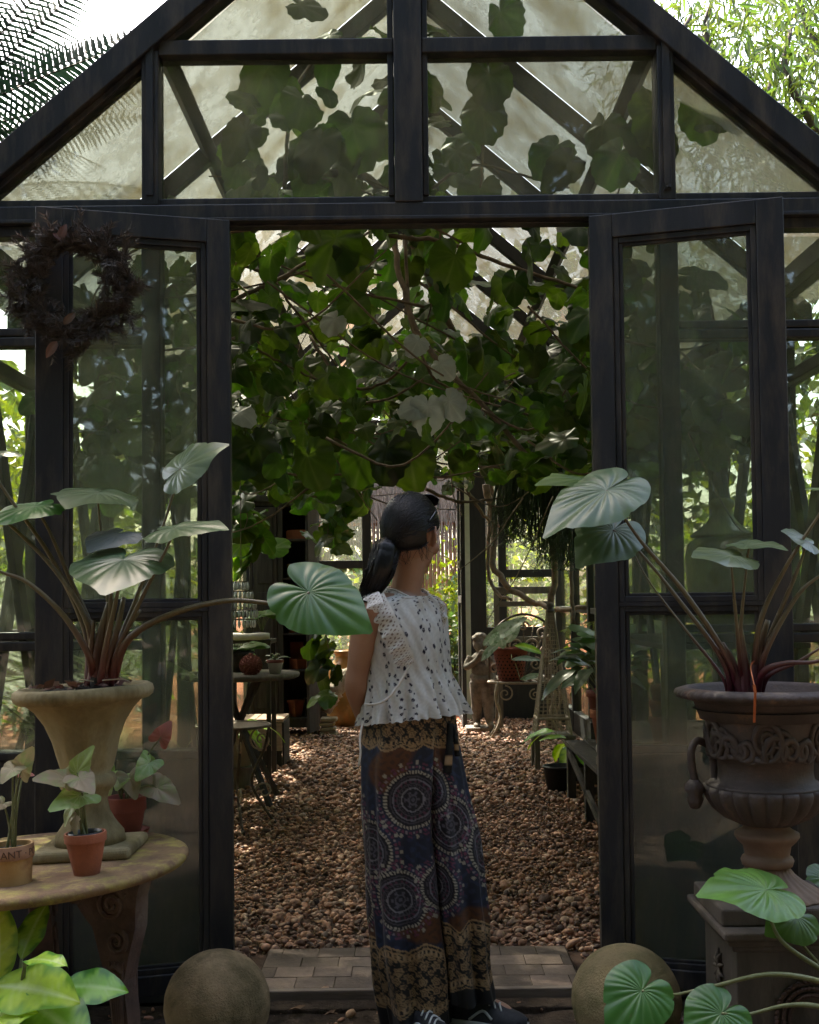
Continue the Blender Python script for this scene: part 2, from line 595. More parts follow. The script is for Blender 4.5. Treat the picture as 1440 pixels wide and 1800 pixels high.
# paver pad at the threshold: each brick its own piece
MT['paver'] = surf('worn_paver', (0.105, 0.074, 0.056), (0.16, 0.115, 0.088), 9, 0.85, 0.5, 70, stain=(0.07, 0.05, 0.04), stain_amt=0.5, stain_scale=5, rnd=0.13)
MT['paver_pale'] = surf('worn_pale_paver', (0.16, 0.115, 0.088), (0.25, 0.18, 0.142), 9, 0.85, 0.5, 70, stain=(0.10, 0.07, 0.055), stain_amt=0.45, stain_scale=6, rnd=0.2)
mb = MB().box(-0.52, 0.52, 0.02, 0.45, -0.02, 0.012)
pad = mb.build('paver_bed', MT['soil'])
tag(pad, kind='structure')
nrow, rh = 4, 0.1065
for r_ in range(nrow):
    y0 = 0.025 + r_ * rh
    x = -0.515 - (0.075 if r_ % 2 else 0)
    while x < 0.51:
        x1 = min(x + 0.125, 0.515)
        x0 = max(x, -0.515)
        if x1 - x0 > 0.03:
            dz = random.uniform(-0.0025, 0.0025)
            pale = random.random() < 0.3
            MB().box(x0 + 0.0008, x1 - 0.0008, y0 + 0.0008, y0 + rh - 0.0008, -0.01, 0.019 + dz * 0.6).build('paver', MT['paver_pale' if pale else 'paver'], pad, bevel=0.0015)
        x += 0.125
th = MB().box(-0.575, 0.575, -0.012, 0.018, -0.03, 0.022).build('threshold', surf('worn_threshold_wood', (0.12, 0.09, 0.07), (0.22, 0.17, 0.14), 12, 0.7, 0.4, 60, stretch=(0.3, 3, 3)), bevel=0.004)
tag(th, kind='structure')
tag(MB().box(-0.66, 0.66, -0.10, -0.014, -0.06, -0.004).build('step', MT['soil'], bevel=0.006), kind='structure')

# ------------------------------------------------------------------ greenhouse
HW, ZB, ZE, ZR, SL, LEN = 1.55, 2.447, 2.505, 3.83, 0.858, 8.3
gh = thing('greenhouse', 'black framed glass greenhouse with a gabled front and open double doors', 'greenhouse', (0, 0, 0))
PT, PI_ = MT['paint'], MT['paint_in']

def part(name, mb, mat=PT, parent=gh, bevel=0.004, **kw):
    return mb.build(name, mat, parent, bevel=bevel, **kw)

def pane_xz(poly, y, mat, parent=gh, th=0.004):
    return MB().prism(poly, y - th / 2, y + th / 2).build('pane', mat, parent)

def gable(y0, y1, front=True):
    top = lambda x: ZR - SL * abs(x)
    part('beam', MB().box(-HW, HW, y0, y1, ZB, ZE))
    if front:   # shadow gap, drip rail and steel angle along the beam
        part('rail', MB().box(-HW + 0.02, HW - 0.02, y0 + 0.022, y1 - 0.02, ZE, 2.532))
        part('rail', MB().box(-HW, HW, y0 - 0.008, y0, ZB, ZB + 0.012), bevel=0.002)
    for s in (-1, 1):
        part('rafter', MB().prism([(0, ZR), (s * HW * 1.06, ZR - SL * HW * 1.06), (s * HW * 1.06, ZR - SL * HW * 1.06 - 0.112), (0, ZR - 0.112)][::s], y0 - 0.012, y1))
        part('bead', MB().prism([(0, ZR - 0.112), (s * HW * 0.985, ZR - SL * HW * 0.985 - 0.112), (s * HW * 0.985, ZR - SL * HW * 0.985 - 0.137), (0, ZR - 0.137)][::s], y0 + 0.015, y1 - 0.02), bevel=0.003)
        part('mullion', MB().box(s * 0.83 - 0.027, s * 0.83 + 0.027, y0 + 0.004, y1 - 0.004, ZE, top(0.83) - 0.11))
        part('bead', MB().box(s * 0.83 - 0.012, s * 0.83 + 0.012, y0 - 0.003, y0 + 0.004, ZE + 0.03, top(0.83) - 0.10), bevel=0.002)
        part('transom', MB().box(*sorted((s * 0.045, s * 0.803)), y0 + 0.008, y1 - 0.008, 2.995, 3.045))
        xa, xb = s * 0.857, s * 1.15
        gm = MT['glass_gable']
        tz = lambda x: ZR - SL * abs(x) - 0.137
        pane_xz([(s * 0.86, 2.532), (s * 1.355, 2.532), (s * 0.86, tz(0.86))][::s], (y0 + y1) / 2, gm)
        pane_xz([(s * 0.065, 2.532), (s * 0.80, 2.532), (s * 0.80, 2.993), (s * 0.065, 2.993)][::s], (y0 + y1) / 2, gm)
        if front:
            pane_xz([(s * 0.065, 3.047), (s * 0.72, 3.047), (s * 0.065, tz(0.065))][::s], (y0 + y1) / 2, gm)
            part('bead', MB().box(*sorted((s * 0.046, s * 0.065)), y0 + 0.016, y1 - 0.02, 2.532, 3.6), bevel=0.003)
    part('post', MB().box(-0.045, 0.045, y0 - 0.004, y1, ZE, 3.76))
    if front:
        part('bolt', MB().lathe([(0.0, -0.004), (0.008, -0.004), (0.008, 0.006), (0.0, 0.008)], 10, (0.83, y0 - 0.004, 2.545)), bevel=0)

gable(0.0, 0.10)
gable(LEN, LEN + 0.08, front=False)

def wall_panes_x(x0, x1, y, zs, mat):
    for z0, z1 in zip(zs[:-1], zs[1:]):
        pane_xz([(x0, z0 + 0.018), (x1, z0 + 0.018), (x1, z1 - 0.018), (x0, z1 - 0.018)], y, mat)

# front wall either side of the doorway
for s in (-1, 1):
    part('post', MB().box(*sorted((s * 0.585, s * 0.648)), 0.0, 0.10, -0.02, ZB))
    part('post', MB().box(*sorted((s * 0.80, s * 0.86)), 0.01, 0.09, 0.765, ZB))
    part('post', MB().box(*sorted((s * 1.46, s * 1.55)), 0.0, 0.10, -0.02, ZB))
    part('base_board', MB().box(*sorted((s * 0.648, s * 1.46)), 0.012, 0.088, -0.02, 0.74))
    part('rail', MB().box(*sorted((s * 0.648, s * 1.46)), 0.004, 0.096, 0.74, 0.765))
    for zz in (2.09, 1.115):
        part('rail', MB().box(*sorted((s * 0.86, s * 1.46)), 0.02, 0.085, zz - 0.032, zz - 0.003))
        part('rail', MB().box(*sorted((s * 0.86, s * 1.46)), 0.028, 0.075, zz + 0.003, zz + 0.028))
    part('rail', MB().box(*sorted((s * 0.648, s * 1.46)), 0.02, 0.08, ZB - 0.035, ZB), bevel=0.003)
    wall_panes_x(*sorted((s * 0.648, s * 0.80)), 0.05, (0.745, 2.41), MT['glass'])
    wall_panes_x(*sorted((s * 0.86, s * 1.46)), 0.05, (0.745, 1.10, 2.09, 2.41), MT['glass'])
part('lintel_bead', MB().box(-0.585, 0.585, 0.03, 0.08, ZB - 0.006, ZB), bevel=0.002)

# side walls: posts, rails, crossed braces, panes
NB = 8
BY = LEN / NB
for s in (-1, 1):
    xo, xi = s * 1.55, s * 1.47
    for k in range(1, NB):
        part('post', MB().box(*sorted((xo, xi)), k * BY - 0.04, k * BY + 0.04, -0.02, ZE), PI_)
    part('eave_beam', MB().box(*sorted((s * 1.56, s * 1.46)), 0.10, LEN, ZE - 0.075, ZE), PI_)
    part('base_board', MB().box(*sorted((s * 1.545, s * 1.475)), 0.10, LEN, -0.02, 0.18), PI_)
    for k in range(NB):
        ya, yb = (0.10 if k == 0 else k * BY + 0.04), ((k + 1) * BY - 0.04 if k < NB - 1 else LEN)
        for zz in (1.11, 2.09):
            part('rail', MB().box(*sorted((s * 1.54, s * 1.485)), ya, yb, zz - 0.025, zz + 0.025), PI_)
        zs = (0.18, 1.085, 2.065, ZE - 0.075)
        for z0, z1 in ((0.18, 1.085), (1.135, 2.065), (2.115, ZE - 0.075)):
            xm = s * 1.512
            MB().box(xm - 0.002, xm + 0.002, ya, yb, z0, z1).build('pane', MT['glass_side'], gh)
        if k in (0, 1, 3):   # crossed timber braces inside the bay
            part('brace', MB().bar((s * 1.455, ya, 0.25), (s * 1.455, yb, 2.30), 0.028, 0.075), PI_)
            part('brace', MB().bar((s * 1.425, yb, 0.25), (s * 1.425, ya, 2.30), 0.028, 0.075), PI_)
    # roof slope
    for k in range(1, NB):
        part('rafter', MB().prism([(0, ZR - 0.03), (s * HW * 1.05, ZR - 0.03 - SL * HW * 1.05), (s * HW * 1.05, ZR - 0.12 - SL * HW * 1.05), (0, ZR - 0.12)][::s], k * BY - 0.028, k * BY + 0.028), PI_)
    for fr in (0.52,):
        xx = s * HW * fr
        part('purlin', MB().bar((xx, 0.1, ZR - 0.08 - SL * abs(xx)), (xx, LEN, ZR - 0.08 - SL * abs(xx)), 0.05, 0.06, (s * SL, 0, 1)), PI_)
    for k in range(NB):
        ya, yb = (0.10 if k == 0 else k * BY + 0.028), ((k + 1) * BY - 0.028 if k < NB - 1 else LEN)
        for fa, fb in ((0.02, 0.52), (0.52, 1.05)):
            xa, xb = s * HW * fa, s * HW * fb
            za, zb = ZR - 0.03 - SL * abs(xa), ZR - 0.03 - SL * abs(xb)
            MB().add([(xa, ya, za), (xa, yb, za), (xb, yb, zb), (xb, ya, zb), (xa, ya, za + 0.005), (xa, yb, za + 0.005), (xb, yb, zb + 0.005), (xb, ya, zb + 0.005)],
                     [(0, 1, 2, 3), (7, 6, 5, 4), (0, 4, 5, 1), (1, 5, 6, 2), (2, 6, 7, 3), (3, 7, 4, 0)]).build('roof_pane', MT['glass_roof'], gh)
part('ridge_beam', MB().box(-0.035, 0.035, 0.10, LEN, ZR - 0.14, ZR + 0.01), PI_)

# back wall with its own open doorway
B0, B1 = LEN, LEN + 0.08
for xa, xb in ((-0.49, -0.40), (0.60, 0.76), (0.885, 0.965), (1.46, 1.55), (-1.0, -0.93), (-1.55, -1.46)):
    part('post', MB().box(xa, xb, B0, B1, -0.02, ZB), PI_)
for xa, xb, zr in ((-0.93, -0.49, 1.58), (0.76, 0.885, None), (0.965, 1.46, 1.47), (-1.46, -1.0, 1.58)):
    part('base_board', MB().box(xa, xb, B0 + 0.01, B1 - 0.01, -0.02, 0.93 if xa > 0 else 0.5), PI_)
    zs = [0.93 if xa > 0 else 0.5, ZB]
    if zr:
        part('rail', MB().box(xa, xb, B0 + 0.012, B1 - 0.012, zr - 0.04, zr + 0.04), PI_)
        zs = [zs[0], zr, ZB]
    wall_panes_x(xa, xb, B0 + 0.04, zs, MT['glass'])
bd = part('door', MB().box(0.47, 0.51, B0 - 0.86, B0 - 0.78, 0.02, 2.38).box(0.47, 0.51, B0 - 0.10, B0 - 0.02, 0.02, 2.38).box(0.472, 0.508, B0 - 0.78, B0 - 0.10, 2.30, 2.38).box(0.472, 0.508, B0 - 0.78, B0 - 0.10, 0.02, 0.10).box(0.472, 0.508, B0 - 0.78, B0 - 0.10, 1.18, 1.25), PI_)
MB().box(0.488, 0.492, B0 - 0.78, B0 - 0.10, 0.10, 1.18).build('pane', MT['glass'], bd)
MB().box(0.488, 0.492, B0 - 0.78, B0 - 0.10, 1.25, 2.30).build('pane', MT['glass'], bd)
MB().box(0.452, 0.47, B0 - 0.84, B0 - 0.80, 1.50, 1.58).build('lock', surf('steel_lock', (0.3, 0.3, 0.3), (0.5, 0.5, 0.5), 20, 0.35, 0.1, metal=0.9), bd, bevel=0.003)
part('post', MB().box(0.53, 0.60, B0, B1, -0.02, ZB), surf('lit_door_edge', (0.45, 0.47, 0.36), (0.6, 0.6, 0.48), 6, 0.6, 0.2))  # light on the open door's glass edge, put in as a pale strip

# front double doors, swung outwards
def front_door(s, ang):
    W, T = 0.585, 0.042
    zb, zt = 0.045, 2.436
    M = Matrix.Translation((s * 0.578, -0.012, 0)) @ Matrix.Rotation(-s * R(ang), 4, 'Z')
    # local: x from hinge outwards (times s), y thickness towards viewer
    def lb(mb_, x0, x1, z0, z1, y0=-T, y1=0.0):
        o = MB().box(*sorted((s * x0, s * x1)), y0, y1, z0, z1)
        mb_.add([M @ Vector(v) for v in o.v], o.f)
        return mb_
    frame = MB()
    lb(frame, 0, 0.072, zb, zt)
    lb(frame, W - 0.080, W, zb, zt)
    lb(frame, 0.072, W - 0.080, zt - 0.075, zt)
    lb(frame, 0.072, W - 0.080, zb, zb + 0.06)
    d = part('door', frame, PT, bevel=0.003)
    bead = MB()
    for z0, z1 in ((zb + 0.06, 1.205), (1.217, zt - 0.075)):
        for k, wdt in ((0, 0.018), (1, 0.03)):
            y0, y1 = (-T + 0.008, -0.006) if k == 0 else (-T + 0.016, -0.012)
            lb(bead, 0.072 + (0.018 if k else 0), 0.072 + (0.030 if k else 0.018), z0, z1, y0, y1)
            lb(bead, W - 0.080 - (0.030 if k else 0.018), W - 0.080 - (0.018 if k else 0), z0, z1, y0, y1)
            a_, b_ = 0.072 + (0.030 if k else 0.018), W - 0.080 - (0.030 if k else 0.018)
            e0, e1 = (0.018, 0.028) if k else (0, 0.018)
            lb(bead, a_, b_, z0 + e0, z0 + e1, y0, y1)
            lb(bead, a_, b_, z1 - e1, z1 - e0, y0, y1)
    bead.build('glazing_bead', PT, d, bevel=0.002)
    lb(MB(), 0.072, W - 0.08, 1.205, 1.217, -T + 0.004, -0.004).build('mid_rail', PT, d)
    for z0, z1 in ((zb + 0.08, 1.19), (1.232, zt - 0.095)):
        lb(MB(), 0.095, W - 0.105, z0, z1, -0.024, -0.020).build('pane', MT['glass_door'], d)
    for zz in (0.35, 1.25, 2.1):
        hg = MB().tube([M @ Vector((0, 0.006, zz - 0.05)), M @ Vector((0, 0.006, zz + 0.05))], 0.009, 10)
        hg.build('hinge', PT, d)
    return d

MT['glass_door'] = glassmat('door_glass', 0.25, (0.30, 0.33, 0.28), tint=(0.90, 0.93, 0.88), ior=1.55, translucent=0.6)
front_door(-1, 15.5)
front_door(1, 16.5)

# ------------------------------------------------------------------ leaf shapes
def smooth_interp(x, xs, ys):
    """C1 interpolation through control values"""
    xs, ys = np.asarray(xs, float), np.asarray(ys, float)
    d = np.gradient(ys, xs)
    x = np.asarray(x, float)
    i = np.clip(np.searchsorted(xs, x) - 1, 0, len(xs) - 2)
    h = xs[i + 1] - xs[i]
    u = (x - xs[i]) / h
    return (ys[i] * (1 + 2 * u) * (1 - u) ** 2 + d[i] * h * u * (1 - u) ** 2 + ys[i + 1] * u * u * (3 - 2 * u) + d[i + 1] * h * u * u * (u - 1))

HEART = ([0, 4, 11, 22, 40, 65, 90, 120, 145, 160, 172, 180], [1.0, 0.92, 0.82, 0.72, 0.635, 0.585, 0.55, 0.54, 0.53, 0.49, 0.36, 0.10])
ARROW = ([0, 7, 16, 35, 60, 85, 115, 140, 155, 168, 180], [1.0, 0.85, 0.68, 0.50, 0.40, 0.36, 0.42, 0.56, 0.50, 0.26, 0.08])
VINE = ([0, 10, 25, 45, 70, 95, 120, 145, 160, 172, 180], [1.0, 0.93, 0.84, 0.74, 0.66, 0.60, 0.56, 0.52, 0.46, 0.34, 0.16])

def polar_leaf(shape, nth=72, nr=9, veins=7, quilt=0.02, fold=0.12, droop=0.25, curl=0.15, teeth=0.0, nteeth=26, wave=0.02, seed=0, width=1.0, vein_w=0.16, cup=0.0):
    """leaf in its own plane: petiole at the origin, tip at +y (length 1), upper face +z; returns V, F, C"""
    rs = np.random.default_rng(seed)
    th = np.linspace(-np.pi + 0.02, np.pi - 0.02, nth)
    Rr = smooth_interp(np.degrees(np.abs(th)), *shape)
    if teeth:
        ph = np.abs(((th * nteeth / (2 * np.pi)) % 1) - 0.5) * 2
        Rr = Rr * (1 - teeth * ph * (0.7 + 0.3 * np.sin(th * 3 + seed)))
    if nth > 90:      # large blades: a few nicks in the margin
        for _ in range(3):
            Rr = Rr * (1 - rs.uniform(0.03, 0.09) * np.exp(-((th - rs.uniform(-2.4, 2.4)) / rs.uniform(0.03, 0.07)) ** 2))
    rr = np.linspace(0.03, 1, nr)
    V, C = [], []
    a1, a2 = rs.uniform(0, 6.28, 2)
    # veins leave the petiole and bend towards the tip
    for r in rr:
        bend = th * (1 + 0.28 * r * np.sin(np.abs(th)))
        x = np.sin(th) * Rr * r * width
        y = np.cos(th) * Rr * r
        fv = np.abs(bend) / np.pi * veins + (0.16 * np.sin(2.6 * bend + a1) if nth > 90 else 0)
        dv = np.abs(fv - np.round(fv))
        vein = np.clip(1 - dv / (vein_w / max(r, 0.25)), 0, 1) * (1 - 0.75 * r)
        mid = np.clip(1 - np.abs(x) / (0.022 * (1.15 - r)), 0, 1) * (np.abs(th) < 1.5)
        q = quilt * r * (1.15 - r ** 1.6) * 1.5 * (np.abs(np.cos(np.pi * (fv - 0.5))) ** 0.7 - 0.5)
        z = fold * np.abs(x) - droop * np.clip(y, 0, 2) ** 2 - curl * x * x * 1.6 + q + wave * r * r * np.sin(th * 5 + a1) + wave * 0.6 * r * r * r * np.sin(th * 9 + a2) + cup * (x * x + y * y)
        z = z - droop * 0.8 * np.clip(-y, 0, 1) ** 2
        V.append(np.stack([x, y, z], 1))
        mg = np.full(nth, np.clip((r - 0.9) / 0.1, 0, 1))
        C.append(np.stack([np.maximum(vein, mid), mg, np.full(nth, r), np.ones(nth)], 1))
    F = [(j * nth + i, j * nth + i + 1, (j + 1) * nth + i + 1, (j + 1) * nth + i) for j in range(nr - 1) for i in range(nth - 1)]
    V, C = np.concatenate(V), np.concatenate(C)
    c0 = len(V)
    V = np.concatenate([V, [[0, 0, 0]]])
    C = np.concatenate([C, [[1, 0, 0, 1]]])
    F += [(c0, i + 1, i) for i in range(nth - 1)]
    F = [tuple(f[::-1]) for f in F]
    return V, F, C

def strip_leaf(w, nt=22, nx=9, wmax=0.42, droop=0.35, fold=0.25, nv=11, seed=0, wave=0.015, quilt=0.008):
    """pinnate leaf: base at origin, tip at +y; w = profile control ([t], [w])"""
    rs = np.random.default_rng(seed)
    a1 = rs.uniform(0, 6.28)
    V, C = [], []
    for j in range(nt):
        tt = j / (nt - 1)
        ww = float(smooth_interp(tt, *w)) * wmax * 0.5
        for i in range(nx):
            u = 2 * i / (nx - 1) - 1
            x = u * ww
            sv = (tt - 0.35 * abs(u) * 0.6) * nv
            dv = abs(sv - round(sv))
            vein = max(0, 1 - dv / 0.14) * 0.45 * (1 - 0.6 * abs(u))
            mid = 1.0 if i == nx // 2 else 0.0
            z = fold * abs(x) - droop * tt * tt - 0.5 * x * x + wave * abs(u) * math.sin(tt * 14 + a1 + (2 if u > 0 else 0)) + quilt * abs(math.sin(math.pi * sv)) * (1 - abs(u) * 0.6)
            V.append((x, tt * (1 - 0.12 * droop * tt), z))
            C.append((max(vein, mid), min(1.0, max(0.0, (abs(u) - 0.62 + 0.16 * math.sin(tt * 23 + a1) + 0.1 * math.sin(tt * 51)) * 4)), tt, 1))
    F = [(j * nx + i, j * nx + i + 1, (j + 1) * nx + i + 1, (j + 1) * nx + i) for j in range(nt - 1) for i in range(nx - 1)]
    return np.array(V), F, np.array(C)

def leaf_mesh(name, data, mat):
    V, F, C = data
    mb = MB()
    mb.add(V.tolist() if hasattr(V, 'tolist') else V, F, C.tolist())
    me = mb.mesh(name, True)
    me.materials.append(mat)
    return me

def frame_mat(base, tip, normal, wscale=1.0):
    """matrix that carries a unit leaf to base -> tip with its upper face along normal"""
    base, tip = Vector(base), Vector(tip)
    y = tip - base
    L = y.length
    y = y / L
    n = Vector(normal)
    z = (n - y * n.dot(y)).normalized()
    x = y.cross(z)
    return Matrix(((x.x * L * wscale, y.x * L, z.x * L, base.x), (x.y * L * wscale, y.y * L, z.y * L, base.y), (x.z * L * wscale, y.z * L, z.z * L, base.z), (0, 0, 0, 1)))

def place_many(name, datas, mats4, mat, parent=None):
    """joins many placed leaves into one mesh"""
    Vs, Fs, Cs, off = [], [], [], 0
    tri = []
    for k, M in enumerate(mats4):
        V, F, C = datas[k % len(datas)]
        A = np.array(M)
        W = V @ A[:3, :3].T + A[:3, 3]
        Vs.append(W)
        Cs.append(C)
        tri.append((k % len(datas), off))
        off += len(V)
    V = np.concatenate(Vs).astype(np.float32)
    C = np.concatenate(Cs).astype(np.float32)
    cache = []
    for d in datas:
        flat, sizes = [], []
        for f in d[1]:
            flat.extend(f)
            sizes.append(len(f))
        cache.append((np.array(flat, np.int32), np.array(sizes, np.int32)))
    L = np.concatenate([cache[i][0] + o for i, o in tri])
    S = np.concatenate([cache[i][1] for i, o in tri])
    me = bpy.data.meshes.new(name)
    me.vertices.add(len(V))
    me.vertices.foreach_set('co', V.ravel())
    me.loops.add(len(L))
    me.loops.foreach_set('vertex_index', L)
    me.polygons.add(len(S))
    me.polygons.foreach_set('loop_start', np.concatenate([[0], np.cumsum(S)[:-1]]).astype(np.int32))
    me.polygons.foreach_set('use_smooth', np.ones(len(S), dtype=bool))
    at = me.color_attributes.new('col', 'FLOAT_COLOR', 'POINT')
    at.data.foreach_set('color', C.ravel())
    me.update(calc_edges=True)
    return link(bpy.data.objects.new(name, me), mat, parent)

def rand_dir(up=0.0):
    v = Vector(rng.normal(size=3))
    v.z += up
    return v.normalized()

MT['bark'] = surf('brown_bark', (0.05, 0.035, 0.025), (0.14, 0.10, 0.075), 14, 0.9, 0.8, 50, stretch=(2, 2, 0.5), bdist=0.01)
MT['bark_dark'] = surf('dark_bark', (0.02, 0.017, 0.015), (0.07, 0.055, 0.045), 14, 0.9, 0.8, 50, stretch=(2, 2, 0.5), bdist=0.01)
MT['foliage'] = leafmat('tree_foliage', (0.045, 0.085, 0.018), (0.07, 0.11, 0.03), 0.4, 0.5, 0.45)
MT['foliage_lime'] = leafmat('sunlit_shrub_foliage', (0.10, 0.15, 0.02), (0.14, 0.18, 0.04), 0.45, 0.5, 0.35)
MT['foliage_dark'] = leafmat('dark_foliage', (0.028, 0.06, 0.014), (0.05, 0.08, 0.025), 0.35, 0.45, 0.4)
MT['fern'] = leafmat('fern_frond', (0.075, 0.14, 0.022), (0.09, 0.10, 0.03), 0.45, 0.5, 0.3)
MT['fern_dark'] = leafmat('tree_fern_frond', (0.012, 0.028, 0.018), (0.018, 0.02, 0.012), 0.10, 0.6, 0.3, spec=0.15)

# small leaf used in crowns
SMALL = (np.array([(0, 0, 0), (0.28, 0.45, 0.05), (0, 1, -0.1), (-0.28, 0.45, 0.05), (0, 0.45, -0.03)], float), [(0, 1, 4), (1, 2, 4), (2, 3, 4), (3, 0, 4)], np.array([(0.3, 0, 0, 1)] * 5, float))
NARROW = (np.array([(0, 0, 0), (0.09, 0.4, 0.02), (0, 1, -0.15), (-0.09, 0.4, 0.02)], float), [(0, 1, 2), (0, 2, 3)], np.array([(0.3, 0, 0, 1)] * 4, float))

def crown_mats(blobs, n, size, up=0.3, droop=0.0):
    """leaf placements in clumps spread through ellipsoids (cx, cy, cz, rx, ry, rz)"""
    out = []
    vol = np.array([b[3] * b[4] * b[5] for b in blobs])
    vol = vol / vol.sum()
    for b, f in zip(blobs, vol):
        m_ = max(8, int(n * f))
        ncl = max(4, m_ // 26)
        for _ in range(ncl):
            d = Vector(rng.normal(size=3)).normalized()
            rad = rng.uniform(0.25, 1.0) ** 0.5 * rng.uniform(0.85, 1.12)
            cc = Vector((b[0] + d.x * b[3] * rad, b[1] + d.y * b[4] * rad, b[2] + d.z * b[5] * rad))
            cs = rng.uniform(0.5, 1.2) * size * 3.2
            for _ in range(m_ // ncl):
                p0 = cc + Vector(rng.normal(size=3)) * cs * 0.55
                dr = (rand_dir(up) + (p0 - cc).normalized() * 0.8 + Vector((0, 0, -droop))).normalized()
                s_ = size * rng.uniform(0.6, 1.4)
                out.append(frame_mat(p0, p0 + dr * s_, rand_dir(1.2)))
    return out

def tree(name, label, base, trunk_top, blobs, n, size, mat, cat='tree', group=None, leaf=SMALL, r0=0.09, bark='bark', up=0.3, droop=0.0, limbs=True, nleaf_kind='crown'):
    t_ = thing(name, label, cat, base, group)
    mb = MB()
    b, tt = Vector(base), Vector(trunk_top)
    midp = (b + tt) / 2 + Vector((rng.normal() * 0.1, rng.normal() * 0.1, 0))
    mb.tube(spline([b - Vector((0, 0, 0.1)), midp, tt], 10), taper(r0, r0 * 0.55, 11), 9)
    mb.build('trunk', MT[bark], t_, smooth=True)
    if limbs:
        for q in blobs:
            lm = MB()
            st = b.lerp(tt, rng.uniform(0.55, 0.95))
            en = Vector(q[:3])
            lm.tube(spline([st, (st + en) / 2 + Vector((0, 0, -0.08)), en, en + Vector((0, 0, q[5] * 0.7))], 9), taper(r0 * 0.45, r0 * 0.08, 10), 6)
            lm.build('limb', MT[bark], t_, smooth=True)
    o = place_many('crown', [leaf], crown_mats(blobs, n, size, up, droop), MT[mat], t_)
    return t_

# fern fronds: a curved rachis with toothed pinnae
def frond_data(np_=26, L=1.0, arch=0.45, pw=0.24, nteeth=9, seed=0, bend=0.0, solid=False):
    rs = np.random.default_rng(seed)
    mb = MB()
    pts = []
    for k in range(np_ + 1):
        u = k / np_
        pts.append(Vector((bend * u * u + 0.03 * math.sin(u * 3 + seed), u * L * (1 - 0.18 * arch * u), arch * (0.55 * u - 1.05 * u * u))))
    mb.tube(pts, taper(0.008, 0.0015, len(pts)), 4, cols=None)
    nv0 = len(mb.v)
    mb.c = [(1, 0, 0, 1)] * nv0
    for k in range(2, np_):
        u = k / np_
        pl = pw * math.sin(math.pi * min(1, u * 1.02) ** 0.75) ** 0.8 * rs.uniform(0.85, 1.08) + 0.012
        tg = (pts[k + 1] - pts[k - 1]).normalized() if k < np_ else (pts[k] - pts[k - 1]).normalized()
        for s in (-1, 1):
            d = (Vector((s, 0, 0)) * 0.93 + tg * 0.38 + Vector((0, 0, -0.22 + rs.normal() * 0.07))).normalized()
            nrm = d.cross(tg) * s
            step = pl / nteeth
            pw_ = L / np_ * 0.62
            prev = pts[k]
            if solid:     # pinna as one drooping blade with a notched outline
                row = []
                for j in range(8):
                    v = j / 7
                    c_ = pts[k] + d * pl * v + (tg * -0.10 + Vector((0.10, 0, 0))) * pl * v * v
                    hw_ = pw_ * 0.52 * (1 - v) ** 0.55 * (1.0 if j % 2 == 0 else 0.72) + 0.0008
                    row += [c_ - tg * hw_, c_ + tg * hw_]
                mb.add(row, [(2 * j, 2 * j + 2, 2 * j + 3, 2 * j + 1) for j in range(7)], [(0.1, 0, 0, 1)] * 16)
                continue
            for j in range(nteeth):
                v = j / nteeth
                a_ = prev
                b_ = a_ + d * step + Vector((0, 0, -0.10 * step * v * 4))
                wd = pw_ * (1 - v) ** 0.6
                b2 = a_ + (b_ - a_) * 0.8
                m_ = (a_ + b_) / 2
                for q in (-1, 1):
                    tip = m_ + tg * q * wd + d * step * 0.5
                    mb.add([a_, b2, tip], [(0, 1, 2) if q * s > 0 else (2, 1, 0)], [(0.1, 0, 0, 1)] * 3)
                prev = b_
    return mb

FROND = []
for k in range(3):
    me = frond_data(22, 1.0, (0.35, 0.55, 0.8)[k], 0.26, 22, k).mesh('frond', False)
    FROND.append(me)
def frond_variant(mat):
    out = []
    for me in FROND:
        m2 = me.copy()
        m2.materials.append(mat)
        out.append(m2)
    return out
FROND_SIDE = []
for k in range(3):
    me = frond_data(38, 1.0, 0.08, (0.21, 0.18, 0.235)[k], 16, k + 5, (0.16, 0.24, 0.10)[k], True).mesh('frond', False)
    me.materials.append(MT['fern_dark'])
    FROND_SIDE.append(me)
FR_L, FR_D = frond_variant(MT['fern']), frond_variant(MT['fern_dark'])

def fern(label, base, h, n, L, var, group=None, tilt=0.5, r0=0.05, name='tree_fern', az=None, seed=0):
    rs = np.random.default_rng(seed + 100)
    t_ = thing(name, label, 'fern', base, group)
    b = Vector(base)
    top = b + Vector((0, 0, h))
    if h > 0.3:
        MB().tube([b - Vector((0, 0, 0.05)), b + Vector((0.02, 0, h * 0.5)), top], [r0 * 1.3, r0, r0 * 0.9], 8).build('trunk', MT['bark_dark'], t_, smooth=True)
    for k in range(n):
        a_ = (az[k] if az else 2 * math.pi * (k * 0.382 + rs.uniform(-0.04, 0.04)))
        d = Vector((math.cos(a_), math.sin(a_), rs.uniform(0.1, 0.75) * tilt * 2)).normalized()
        M = frame_mat(top, top + d * L * rs.uniform(0.8, 1.15), (rs.normal() * 0.1, rs.normal() * 0.1, 1))
        meshobj('frond', var[k % 3], t_, M)
    return t_

